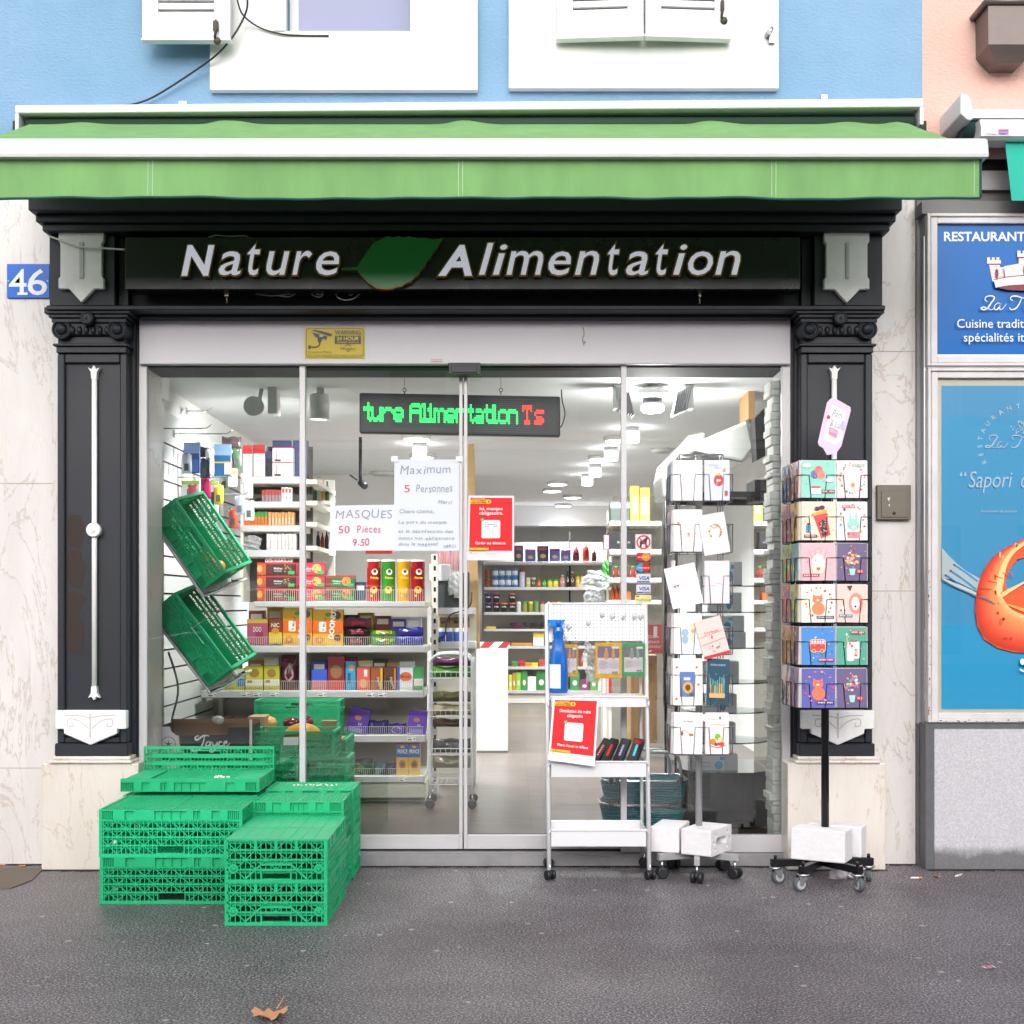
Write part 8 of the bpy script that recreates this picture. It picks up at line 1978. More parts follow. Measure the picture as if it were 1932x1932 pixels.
for nm, px, py, rx, rz, col_, lab in veg:
 b = MB(M(nm + '_' + col_[1:], col_, 0.2 if 'onion' in nm else 0.5, var=(18, .2))); b.ball(P(px, py, Yv - 0.02) + Vector((0, 0, 0)), (rx, 0.045, rz), 18, jit=.06, seed=px); tag(b.build(nm), lab, nm.replace('_', ' '))
b = MB(clearbag); b.ball(P(412, 1358, .45), (0.032, 0.03, 0.024), 8, jit=.1, seed=4); tag(b.build('plastic_tub'), 'small clear faceted tub above the tomato carton', 'tub')
bxx = MB(board_brown); bxx.box(P(468, 1385, .8), (XX(500, .8), .95, ZZ(1352, .8))); tag(bxx.build('carton', bevel=.002), 'small brown carton behind the right end of the tomato carton', 'carton')
# ---------------------------------------------------------------- till counter, snack rack and back of the shop
Yc_ = 2.1
ctr_ = thing('till_counter', 'cream counter shelves with a till behind the meeting door stiles', 'counter', (-0.4, Yc_, 0.07))
shelf_board(ctr_, 820, 894, 1147, 1160, Yc_, 0.4); shelf_board(ctr_, 819, 897, 1211, 1225, Yc_, 0.4)
b = MB(shelf_mat); b.box((XX(820, Yc_), Yc_ + .3, .07), (XX(896, Yc_), Yc_ + .42, ZZ(1148, Yc_))); b.build('counter_body', ctr_)
b = MB(M('dark_till_plastic', '#3b4144', 0.5)); b.prism([(XX(812, Yc_), ZZ(1147, Yc_)), (XX(884, Yc_), ZZ(1147, Yc_)), (XX(884, Yc_), ZZ(1078, Yc_)), (XX(846, Yc_), ZZ(1086, Yc_)), (XX(812, Yc_), ZZ(1098, Yc_))], Yc_ + .05, Yc_ + .25); b.box((XX(809, Yc_), Yc_ + .02, ZZ(1096, Yc_)), (XX(850, Yc_), Yc_ + .05, ZZ(1064, Yc_)), M('white_screen_back', '#d6d8de', 0.4)); tag(b.build('till', bevel=.004), 'dark till with a pale screen back on the counter', 'till')
can_good('paper_roll', 856, 873, 1080, 1128, Yc_ - .02, [(1, 0), (1, 1)], ['#e9e7e2'], 'white paper roll standing beside the till', None, 'paper roll')
bag('plastic_bag', 845, 1080, 868, 1122, Yc_ - .03, 'thin white plastic bag hanging by the till', clearbag, seed=12, dep=.03)
b = MB(black_plastic); b.tube(spline([P(890, 1118, Yc_ - .04), P(888, 1140, Yc_ - .06), P(876, 1151, Yc_ - .05), P(850, 1160, Yc_ - .03), P(842, 1180, Yc_ - .03), P(838, 1200, Yc_ - .03), P(818, 1208, Yc_ - .03), P(814, 1226, Yc_ - .03)], 6), .005, 6); b.box(P(812, 1212, Yc_ - .05), (XX(832, Yc_), Yc_ - .02, ZZ(1202, Yc_))); tag(b.build('till_cable'), 'black cable with an adapter looping down from the till', 'cable')
for k, x0 in enumerate((827, 841, 855, 870)): can_good('pill_jar', x0, x0 + 13, 1185, 1211, Yc_ + .02, JAR, ['#e4e4e6', '#3f62b8', '#e8e8ea', '#e8e8ea', '#f0f0f0', '#f0f0f0'][:5], f'white tub with a blue label below the till, number {"one two three four".split()[k]} from the slotted upright', None, 'tub', 'white tubs below the till')
box_good('brown_box', 829, 848, 1165, 1184, Yc_ + .12, .1, '#8a6a3c', 'brown box behind the white tubs, left one', stripe('#2c2c34', .3, .6, None, .2, .8)); box_good('brown_box', 849, 886, 1165, 1184, Yc_ + .12, .1, '#93733f', 'brown box behind the white tubs, wide right one', stripe('#2c2c34', .3, .6, None, .2, .7))
for k in range(9): b = MB(plast); p = P(825 + k * 5, 1076, Yc_ + .3); b.tube([p, p + Vector((.004 * math.sin(k), 0, .13 + .02 * math.sin(k * 2)))], .006, 6, None, ['#e08aa0', '#f0a8a0', '#d87a98'][k % 3]); tag(b.build('sweet_stick'), 'pink sweet stick in the bunch behind the till', 'sweet', 'pink sweet sticks behind the till')
b = MB(wood_mat); b.bar(P(897, 1224, 2.45), P(886, 838, 2.45), 0.062, 0.045, (0, -1, 0)); tag(b.build('timber_post', bevel=.002), 'raw timber post leaning beside the meeting door stiles', 'post')
Yr_ = 1.32
sr = thing('snack_rack', 'white wire snack rack with rounded top on wheels beside the biscuit shelf', 'wire rack', (XX(850, Yr_), Yr_, 0.07))
rm = M('white_rack_tube', '#dcdce0', 0.35)
xl_, xr_ = XX(811, Yr_), XX(891, Yr_)
b = MB(rm); zt_ = ZZ(1235, Yr_); zb_r = ZZ(1498, Yr_)
for dy in (0, 0.26):
 b.tube(spline([(xl_, Yr_ + dy, zb_r), (xl_, Yr_ + dy, zt_ - .10), (xl_ + .012, Yr_ + dy, zt_ - .03), (xl_ + .06, Yr_ + dy, zt_), (xr_ - .06, Yr_ + dy, zt_), (xr_ - .012, Yr_ + dy, zt_ - .03), (xr_, Yr_ + dy, zt_ - .10), (xr_, Yr_ + dy, zb_r)], 5), .009, 8)
b.build('tube_frame', sr)
for k, py in enumerate((1280, 1352, 1424, 1480)):
 b = MB(rm)
 for q in (-12, 0):
  z = ZZ(py + q, Yr_); b.tube([(xl_, Yr_ - .012, z), (xr_, Yr_ - .012, z), (xr_, Yr_ + .26, z), (xl_, Yr_ + .26, z)], .0028, 5, closed=True)
 for q in range(9): x = xl_ + (xr_ - xl_) * q / 8; b.tube([(x, Yr_ - .012, ZZ(py - 12, Yr_)), (x, Yr_ - .005, ZZ(py, Yr_)), (x, Yr_ + .25, ZZ(py, Yr_))], .0016, 4)
 b.build('basket', sr)
for x_ in (xl_, xr_):
 for dy in (0.0, 0.26): caster_black(sr, x_, Yr_ + dy, .026, .09, R(90), .03);
for ob in sr.children:
 if ob.name.startswith('caster'): ob.location.z += 0.07
for k, (y0, y1, col_, lab) in enumerate(((1241, 1258, '#5a2a4a', 'dark violet snack bag in the top of the wire rack'), (1259, 1279, '#4c8f34', 'bright green snack bag in the first basket of the wire rack'), (1306, 1326, '#5a5430', 'dark olive snack bag in the wire rack, above the second basket'), (1330, 1351, '#a89878', 'beige snack bag in the second basket'), (1358, 1374, '#4a3a2c', 'dark brown snack bag above the third basket'), (1396, 1423, '#3c3a34', 'blackish snack bag in the third basket'), (1428, 1452, '#8c8468', 'camouflage patterned snack bag above the lowest basket'))):
 bag_good('snack_bag', 815, 887, y0, y1, Yr_ + .03, .16, col_, lab, (disc(.4, .5, .1, '#4a7a3c', .2) if k == 6 else stripe('#b8d070', .3, .55, None, .1, .9) if k == 1 else None), 'bags in the wire rack', seed=k)
b = MB(M('pale_grey_laminate', '#cdd2cf', 0.4, var=(2, .04))); Yp_ = 4.27; b.box((XX(868, Yp_), Yp_, .085), (XX(958, Yp_), Yp_ + .6, ZZ(1222, Yp_)))
b.box((XX(870, Yp_), Yp_ + .01, .071), (XX(956, Yp_), Yp_ + .6, .085), grey_paint)
f = flat(b, Yp_, pr, 1); f.rect(905, 1211, 962, 1222.5, '#e6e2e2'); f.poly([(905, 1222.5), (922, 1222.5), (934, 1211), (914, 1211)], '#a8242c'); f.poly([(938, 1222.5), (955, 1222.5), (962, 1215), (962, 1211), (950, 1211)], '#a8242c')
tag(b.build('counter_end'), 'pale grey counter end panel edged with red and white tape', 'counter')
Yk_ = 9.55
bk = thing('back_shelf', 'cream shelves of groceries along the far wall of the shop', 'shelf', (0.3, Yk_, 0.07))
for yt, yb in ((1060, 1065.5), (1108, 1113.5), (1155, 1160.5), (1187, 1191.5), (1219, 1224.5), (1258, 1263.5), (1303, 1309)): shelf_board(bk, 913, 1250, yt, yb, Yk_, .38)
b = MB(M('shelf_back_grey', '#a9a69e', 0.7)); b.box((XX(908, Yk_), Yk_ + .385, .08), (XX(1255, Yk_), Yk_ + .4, ZZ(1020, Yk_))); b.box((XX(915, Yk_), Yk_ + .02, .075), (XX(1250, Yk_), Yk_ + .38, ZZ(1310, Yk_)), shelf_mat); b.box((XX(1076, Yk_), Yk_ + .375, .08), (XX(1079, Yk_), Yk_ + .384, ZZ(1000, Yk_)), dark); b.build('back_panel', bk)
def K5(u): return 1480 * .5962 + u * .321 * .5962
def K5y(v): return 1380 * .5962 + v * .321 * .5962
pas = multi(lambda f, x, y, w, h: f.circ(x + w * .5, y + h * .2, w * .34, '#b83a44', h * .1, 12), disc(.5, .65, .25, '#d8a84c', .14))
for k, (a, c_, t, col_) in enumerate(((455, 548, 1080, '#2a2f5c'), (566, 672, 1115, '#3f52a8'), (684, 800, 1082, '#2a2f5c'), (806, 912, 1105, '#4a5cb8'), (918, 1018, 1118, '#4a5cb8'))):
 box_good('pasta_box', K5(a), K5(c_), K5y(t), 1059.5, Yk_ + .02, .06, col_, f'{"navy" if k in (0, 2) else "blue"} pasta box on the top back shelf, {"first second third fourth fifth".split()[k]} from the mask notice', pas, 'pasta box', 'pasta boxes on the top back shelf')
for k, (a, c_, t, col_) in enumerate(((1035, 1104, 1088, '#4a1418'), (1130, 1200, 1065, '#8c2a1c'), (1222, 1272, 1125, '#3c1416'))): can_good('ketchup_bottle', K5(a), K5(c_), K5y(t), 1059.5, Yk_ + .03, [(.8, 0), (1, .1), (1, .55), (.75, .8), (.4, .86), (.4, 1)], [col_, col_, col_, col_, '#c8342c' if k == 1 else col_], f'{"left dark red upright", "taller red brown", "right small dark"}'[0:0] + ('dark ketchup bottle, left of three on the top back shelf', 'tall sauce bottle with a blue label and red cap', 'small dark sauce bottle, right of three on the top back shelf')[k], disc(.5, .5, .6, ('#d8d0c4', '#3a58b0', '#d8d0c4')[k], .14), 'bottle')
for r_, (t, bt) in enumerate(((1312, 1394), (1402, 1482))):
 for k in range(5):
  a = 180 + k * 64 - (10 if k == 0 else 0)
  col_ = '#8a5a2c' if k == 0 else '#3f8ad0'
  can_good('food_tin', K5(a), K5(a + 58), K5y(t), K5y(bt) if r_ == 0 else 1107.5, Yk_ + .02, [(1, 0), (1, .28), (1, .8), (.9, 1)], [col_, '#dfe4ea' if k else '#8a3a24', col_], f'{("brown and red" if k == 0 else "blue and white")} tin, {("upper", "lower")[r_]} row, {"first second third fourth fifth".split()[k]} from the left on the second back shelf', disc(.5, .6, .3, '#e8c84c' if k % 2 else '#c8403c', .14), 'tin', 'tins on the second back shelf')
for k, (a, c_, t, col_, cap, lab) in enumerate(((510, 566, 1300, '#c8c4d4', '#8a2a3c', 'tall whitish spray can'), (574, 620, 1395, '#c8b87c', '#d8d4cc', 'pale jar with a white lid'), (626, 674, 1395, '#5a5430', '#c8c4bc', 'olive jar with a grey lid'), (680, 725, 1412, '#c8643c', '#d87a3c', 'orange brown small bottle'), (730, 780, 1408, '#4a9a3c', '#3a8a2c', 'green lime juice bottle'), (788, 838, 1412, '#d8cc2c', '#3a9a2c', 'yellow lemon bottle, left'), (842, 896, 1412, '#dcd03c', '#3a9a2c', 'yellow lemon bottle, right'), (905, 965, 1370, '#b88a7c', '#e8e4e0', 'pink brown shampoo shaped bottle'), (970, 1004, 1330, '#26282c', '#1c1c20', 'slim black bottle'), (1012, 1056, 1338, '#5a3c34', '#d8d4d0', 'dark bottle with a white cap'), (1066, 1108, 1358, '#d8b82c', '#4a7a2c', 'yellow spice box'), (1112, 1150, 1380, '#d8a82c', '#d8a82c', 'amber jar'))):
 can_good('grocery_jar', K5(a), K5(c_), K5y(t), 1107.5, Yk_ + .02, BOT if k in (3, 4, 7, 8, 9) else JAR, [col_] * 5 + [cap] * 2 if k in (3, 4, 7, 8, 9) else [col_] * 3 + [cap] * 2, lab + ' on the second back shelf', disc(.5, .55, .3, '#e8e2d8', .14), 'jar' if k not in (3, 4, 7, 8, 9) else 'bottle')
for r_, (t, bt) in enumerate(((1550, 1640), (1645, 1725))):
 for k, a in enumerate((164, 245, 320, 402)):
  if r_ == 0 and k == 2: continue
  can_good('noodle_pot', K5(a), K5(a + 74), K5y(t), K5y(bt) if not r_ else 1154.5, Yk_ + .02, [(.75, 0), (.95, .85), (1, .87), (1, 1)], ['#1c1c22', ['#5a44a8', '#a82c34', '#d88a2c', '#c8682c'][k], ['#5a44a8', '#a82c34', '#d88a2c', '#c8682c'][k]], f'black noodle pot with a {["violet", "red", "orange", "copper"][k]} rim, {("upper", "lower")[r_]} row of the third back shelf', word('Soba', .15, .5, .2, .7, '#e6e2e0', .02, 0, .2), 'noodle pot', 'noodle pots on the third back shelf')
for k, (a, col_, cap) in enumerate(((480, '#c8c4c0', '#e4e2de'), (540, '#8a8c3c', '#3a9a3c'), (598, '#8c8a34', '#e0d82c'), (655, '#6a8a4c', '#4a9a5c'), (712, '#b0a890', '#a83a34'), (768, '#a88a6c', '#3a4a9c'), (824, '#b89a7c', '#c8403c'), (880, '#c89a5c', '#e0902c'), (940, '#a8a890', '#5a8a3c'), (1000, '#b8b0a4', '#3a5a9c'))):
 can_good('spice_jar', K5(a), K5(a + 48), K5y(1632), 1154.5, Yk_ + .03, JAR, [col_] * 3 + [cap] * 2, f'spice jar with a {["white", "green", "yellow", "mint", "dark red", "navy", "red", "orange", "leaf green", "blue"][k]} lid on the third back shelf', None, 'jar', 'spice jars on the third back shelf')
for k, (px, col_) in enumerate(((962, '#4a1c38'), (1000, '#2a2226'), (1032, '#242024'))): can_good('ready_meal_tray', px, px + 30, 1175, 1186.5, Yk_ + .05, [(.8, 0), (1, .7), (1, 1)], [col_, col_], f'{("plum", "black", "charcoal")[k]} ready meal bowl on the fourth back shelf', None, 'bowl', 'ready meal bowls on the fourth back shelf')
box_good('yellow_carton', 917, 936, 1182, 1186.5, Yk_ + .02, .1, '#e0b41c', 'flat yellow carton on the fourth back shelf'); box_good('grocery_bag', 1006, 1026, 1193, 1218, Yk_ + .02, .08, '#c8b03c', 'yellow and white bag on the fifth back shelf', stripe('#dcdcd4', .4, 1)); box_good('flat_carton', 965, 1004, 1213, 1218, Yk_ + .02, .1, '#c8862c', 'flat orange carton on the fifth back shelf')
def K7(u): return 1480 * .5962 + u * .3002 * .5962
def K7y(v): return 2000 * .5962 + v * .3002 * .5962
for k, (a, c_, t, col_, nm) in enumerate(((466, 530, 305, '#4a8a3c', 'green'), (536, 602, 298, '#b8262c', 'red'), (606, 668, 322, '#e0862c', 'orange'), (674, 740, 325, '#e8d81c', 'yellow'), (750, 828, 290, '#b84a3c', 'brick red'), (1180, 1216, 200, '#8c3420', 'dark rust'), (1216, 1262, 225, '#d8c8b8', 'whitish'))): box_good('tea_tin', K7(a), K7(c_), K7y(t), 1257.5, Yk_ + .02, .08, col_, f'{nm} small carton on the sixth back shelf', stripe('#00000022'[:7], .48, .52), 'carton', 'small cartons on the sixth back shelf')
for k, (a, c_, t, col_, nm) in enumerate(((432, 470, 450, '#c8c83c', 'yellow green'), (474, 508, 430, '#c88a3c', 'amber'), (512, 560, 425, '#8ac83c', 'lime'), (565, 628, 410, '#3c8a48', 'dark green'), (632, 720, 470, '#dfe4d8', 'white and green'), (724, 830, 405, '#2f7a3c', 'large green'), (1080, 1180, 420, '#3a8a4c', 'bottle green'), (1184, 1280, 500, '#8a3a6c', 'plum'), (1290, 1370, 450, '#5a9a4c', 'grass green'), (1372, 1440, 440, '#c8d8b8', 'pale green'))): box_good('grocery_carton', K7(a), K7(c_), K7y(t), 1302.5, Yk_ + .02, .1, col_, f'{nm} carton on the lowest back shelf', disc(.5, .6, .25, '#e8e8d8', .15), 'carton', 'cartons on the lowest back shelf')
Yq_ = 3.6
rs2 = thing('grocery_shelf', 'cream grocery shelves seen through the right side pane by the stickers', 'shelf', (XX(1200, Yq_), Yq_, .07))
for yt, yb in ((984, 993), (1037, 1047), (1091, 1100), (1133, 1141), (1185, 1193)): shelf_board(rs2, 1150, 1248, yt, yb, Yq_, .3)
b = MB(M('shelf_back_grey')); b.box((XX(1160, Yq_), Yq_ + .31, .08), (XX(1260, Yq_), Yq_ + .33, ZZ(930, Yq_))); b.box((XX(1150, Yq_), Yq_ + .3, .08), (XX(1154, Yq_), Yq_ + .33, ZZ(960, Yq_)), shelf_mat); b.build('back_panel', rs2)
for a, c_, t, bt, col_, lab, art in ((1152, 1188, 945, 983, '#3c4440', 'dark box on the top right grocery shelf', stripe('#8a9c8c', .1, .35)), (1190, 1206, 917, 983, '#c8b83c', 'tall yellow box on the top right grocery shelf', stripe('#8a9a6c', .3, .8, None, .2, .8)), (1208, 1226, 920, 983, '#cfc04c', 'tall pale yellow box on the top right grocery shelf', stripe('#e8e4d0', .3, .8, None, .2, .8)), (1148, 1196, 1004, 1036, '#1c1a1c', 'black box lettered in grey on the second right grocery shelf', word('BARILLA', .35, .66, .13, .5, '#8a8684')), (1140, 1149, 1010, 1036, '#d87a94', 'pink packet at the left end of the second right shelf', None), (1172, 1190, 1116, 1132, '#c8602c', 'rust carton beside the amber bottles on the right shelf', None)):
 box_good('grocery_box', a, c_, t, bt, Yq_ + .02, .12, col_, lab, art)
for k, px in enumerate((1152, 1160, 1167)): can_good('oil_bottle', px, px + 8, 1096 - 0 + 5, 1132.5, Yq_ + .02, BOT, ['#8a3c1c'] * 5 + ['#e0a02c'] * 2, f'amber bottle with a yellow cap, {"first second third".split()[k]} on the right grocery shelf', None, 'bottle', 'amber bottles on the right grocery shelf')
for k, (px, col_) in enumerate(((1156, '#6a2c24'), (1172, '#5a3a2c'), (1188, '#7a3028'))): can_good('preserve_jar', px, px + 13, 1068, 1090.5, Yq_ + .02, JAR, [col_] * 3 + ['#2f5a34'] * 2, f'dark preserve jar, {"left middle right".split()[k]} on the third right grocery shelf', stripe('#e0dcd4', .4, .7, None, .1, .9), 'jar', 'preserve jars on the right grocery shelf')
bag('plastic_bag', 1095, 1076, 1150, 1112, 3.2, 'large crumpled clear plastic bag hanging before the back shelves', clearbag, seed=6, dep=.09, jit=.5)
bag('plastic_bag', 1100, 1106, 1146, 1146, 3.25, 'crumpled clear plastic bag below the larger one', clearbag, seed=8, dep=.09, jit=.4)
bag('green_bag', 1136, 1058, 1150, 1100, 3.3, 'bright green bag edge beside the white plastic bag', M('green_bag_film', '#3fa83c', .35), seed=3, dep=.04)
for k, (px, y0, col_, cap) in enumerate(((590, 862, '#3a5a2c', '#c8a83c'), (598, 860, '#c8ccc8', '#8a8c90'), (606, 864, '#c8a04c', '#e0902c'), (613, 868, '#2c4a2c', '#1c1c1c'), (596, 1000, '#2a2420', '#c8c8c8'), (604, 1003, '#8a2a20', '#d8d8d8'), (612, 1000, '#1c1c20', '#c8ccd0'))):
 can_good('spirit_bottle', px, px + 7.5, y0 + 40 if y0 < 900 else y0, 945 if y0 < 900 else 1040, 2.6, BOT, [col_] * 5 + [cap] * 2, f'{["green", "clear", "amber", "dark green", "brown", "red", "black"][k]} spirit bottle right of the first stile, {"upper" if y0 < 900 else "lower"} row', None, 'bottle', 'spirit bottles right of the first stile')
b = MB(shelf_mat);
for yt in (945, 1040): b.box((XX(584, 2.6), 2.58, ZZ(yt + 7, 2.6)), (XX(622, 2.6), 2.8, ZZ(yt, 2.6)))
b.box((XX(584, 2.6), 2.8, ZZ(1136, 2.6)), (XX(624, 2.6), 2.82, ZZ(900, 2.6)), wall_mat); tag(b.build('bottle_shelf'), 'narrow cream shelf of spirit bottles right of the first stile', 'shelf')
b = MB(black_plastic); Yx = 3.2; b.tube([P(686, 916, Yx), P(678, 908, Yx)], .018, 12); b.tube([P(680, 910, Yx - .02), P(689, 918, Yx - .06)], .024, 14); b.tube([P(680, 907, Yx), P(680, 893, Yx), Vector((XX(680, Yx), Yx, ZC))], .012, 8); b.tube([P(674, 906, Yx), P(660, 896, Yx)], .006, 6); tag(b.build('security_camera'), 'black security camera under the ceiling left of the Maximum notice', 'camera')
b = MB(prm); b.box(P(690, 1044, 3.0), (XX(740, 3.0), 3.1, ZZ(1037, 3.0)), None, '#b8302c'); tag(b.build('red_box'), 'red box edge showing just under the handwritten notices', 'box')
Yw_ = 0.62
gc = thing('glass_cabinet', 'corner glass cabinet with a black base and round glass shelves', 'cabinet', (XX(1365, Yw_ + .2), Yw_ + .2, .07))
x0, x1 = XX(1278, Yw_ + .1), XX(1447, Yw_ + .1)
base = [(x0 + .0, Yw_ + .22), (x0 + .08, Yw_ + .05), (XX(1340, Yw_), Yw_), (XX(1420, Yw_), Yw_), (x1 + .02, Yw_ + .1), (x1 + .02, Yw_ + .6), (x0, Yw_ + .6)]
zb1 = ZZ(1458, Yw_)
b = MB(M('black_mirror_laminate', '#101114', .12)); n_ = len(base); i = b.pts([(x, y, .072) for x, y in base] + [(x, y, zb1) for x, y in base])
for k in range(n_): b.fc((i + k, i + (k + 1) % n_, i + n_ + (k + 1) % n_, i + n_ + k))
b.fc(range(i + n_, i + 2 * n_)); b.build('base', gc)
zt1 = ZZ(938, Yw_)
b = MB(glass_b)
i = b.pts([(x, y, zb1 + .001) for x, y in base] + [(x, y, zt1) for x, y in base])
for k in range(5): b.fc((i + k, i + k + 1, i + n_ + k + 1, i + n_ + k))
b.build('glass_front', gc)
b = MB(black_plastic); i = b.pts([(x, y, zt1) for x, y in base] + [(x, y, zt1 + .03) for x, y in base])
for k in range(n_): b.fc((i + k, i + (k + 1) % n_, i + n_ + (k + 1) % n_, i + n_ + k))
b.fc(range(i + n_, i + 2 * n_)); b.build('top', gc)
for px in (1256, 1275): b = MB(black_metal); b.tube([(XX(px, Yw_ + .25), Yw_ + .25, .08), (XX(px, Yw_ + .25), Yw_ + .25, zt1)], .008, 6); b.build('corner_post', gc)
shelf_px = (1107, 1157, 1225, 1292, 1348, 1405, 1457)
cgx, cgy = XX(1372, Yw_ + .3), Yw_ + .32
for py in shelf_px[:-1]:
 b = MB(glassmat('shelf_glass', '#dfeee8', .02, 1.5, 1.0, .10)); z = ZZ(py, Yw_ + .1); b.lathe([(.22, 0), (.222, .004), (.22, .008)], (cgx, cgy, z), 'z', 28, sq=.95); b.build('glass_shelf', gc)
def maskbox(x0, x1, y0, y1, Y, label):
 box_good('mask_box', x0, x1, y0, y1, Y, .1, '#e2e3e8', label, multi(stripe('#c9cbd2', 0, 1, None, .72, 1), stripe('#2c3a6a', .94, 1), lambda f, x, y, w, h: (f.text('Face Mask', x + w * .08, y + h * .5, h * .12, '#8a90a0', w * .34), f.text('Desechable', x + w * .08, y + h * .7, h * .12, '#9a9eac', w * .34), f.circ(x + w * .6, y + h * .6, w * .09, '#3a9ad0', h * .24, 8), f.rect(x + w * .62, y + h * .12, x + w * .72, y + h * .3, '#4aa4d4'))), 'box', 'face mask boxes in the glass cabinet')
for k, (x0, x1, y0, y1) in enumerate(((1345, 1400, 1060, 1106), (1340, 1399, 1118, 1156), (1325, 1404, 1162, 1192), (1325, 1407, 1193, 1224), (1324, 1394, 1248, 1291), (1326, 1390, 1310, 1347), (1318, 1388, 1364, 1404), (1302, 1392, 1424, 1457))):
 maskbox(x0, x1, y0, y1, Yw_ + .12 + (0 if k < 7 else -.02), ('white mask box on the top cabinet shelf', 'white mask box on the second cabinet shelf', 'white mask box, upper of two on the third cabinet shelf', 'white mask box, lower of two on the third cabinet shelf', 'white mask box on the fourth cabinet shelf', 'white mask box on the fifth cabinet shelf', 'white mask box on the sixth cabinet shelf', 'large white face mask box on the black cabinet base')[k])
for k, (pts, Ya, lab) in enumerate((([(1304, 838), (1412, 792), (1424, 845), (1404, 872), (1372, 866), (1304, 850)], 1.0, 'white slanting cold cabinet canopy at the upper right, front one'), ([(1248, 900), (1256, 868), (1300, 820), (1332, 814), (1330, 850), (1280, 930), (1252, 940)], 1.7, 'white slanting cold cabinet canopy behind the silver rack, rear one'))):
 b = MB(M('white_canopy_plastic', '#e4e6e2', .25)); b.prism([(XX(u, Ya), ZZ(v, Ya)) for u, v in pts][::-1], Ya, Ya + .5); tag(b.build('canopy', bevel=.02, seg=2), lab, 'canopy', 'white canopies over the cold cabinets')
b = MB(M('kraft_carton', '#b08a5c', .8)); b.box(P(1412, 790, 1.1), (XX(1424, 1.1), 1.4, ZZ(738, 1.1))); tag(b.build('carton'), 'tall narrow brown carton high up by the stone pier', 'carton')
b = MB(black_plastic); b.prism([(XX(u, .8), ZZ(v, .8)) for u, v in ((1424, 790), (1442, 770), (1444, 860), (1428, 868))][::-1], .8, .95); b.box(P(1424, 945, .7), (XX(1446, .7), .95, ZZ(905, .7))); tag(b.build('speaker'), 'black boxes fixed beside the stone pier', 'speaker')
can_good('red_canister', 1337, 1352, 826, 850, 1.6, CAN, ['#b82c2c'] * 3, 'red topped box between the two canopies', stripe('#e4e2e0', .1, .5), 'box')
b = MB(M('kraft_carton')); Yz = 2.4; b.box(P(1190, 1402, Yz), (XX(1240, Yz), Yz + .3, ZZ(1236, Yz))); tag(b.build('cardboard_box', bevel=.004), 'tall brown cardboard box behind the pegboard trolley', 'cardboard box')
b = MB(pr); b.box(P(1213, 1234, 2.2), (XX(1251, 2.2), 2.22, ZZ(1178, 2.2)), None, '#b8585c'); f = flat(b, 2.2, pr, 1); f.text('Glace', 1222, 1204, 6, '#e8d4d4', 22); f.text('glacé', 1222, 1213, 6, '#e8d4d4', 22); f.text('gelato', 1220, 1222, 6, '#e8d4d4', 26); f.poly([(1216, 1233), (1228, 1226), (1230, 1228), (1219, 1234)], '#e8d4d4'); f.rect(1233, 1182, 1240, 1202, '#dcd0d0'); tag(b.build('ice_cream_poster'), 'faded red ice cream poster behind the right edge of the trolley', 'poster')
b = MB(pr); Yz = 5.2; b.box(P(1143, 1330, Yz), (XX(1162, Yz), Yz + .02, ZZ(1222, Yz)), None, '#b8202c'); b.box((XX(1138, Yz), Yz + .02, .07), (XX(1164, Yz), Yz + .3, ZZ(1218, Yz)), None, '#e2dedc'); f = flat(b, Yz, pr, 1); f.circ(1153, 1242, 3, '#e8e4e2'); f.ring(1158, 1316, 8, 1.4, '#e8e4e2'); tag(b.build('display_stand'), 'red and white cardboard display stand deep in the aisle', 'display')
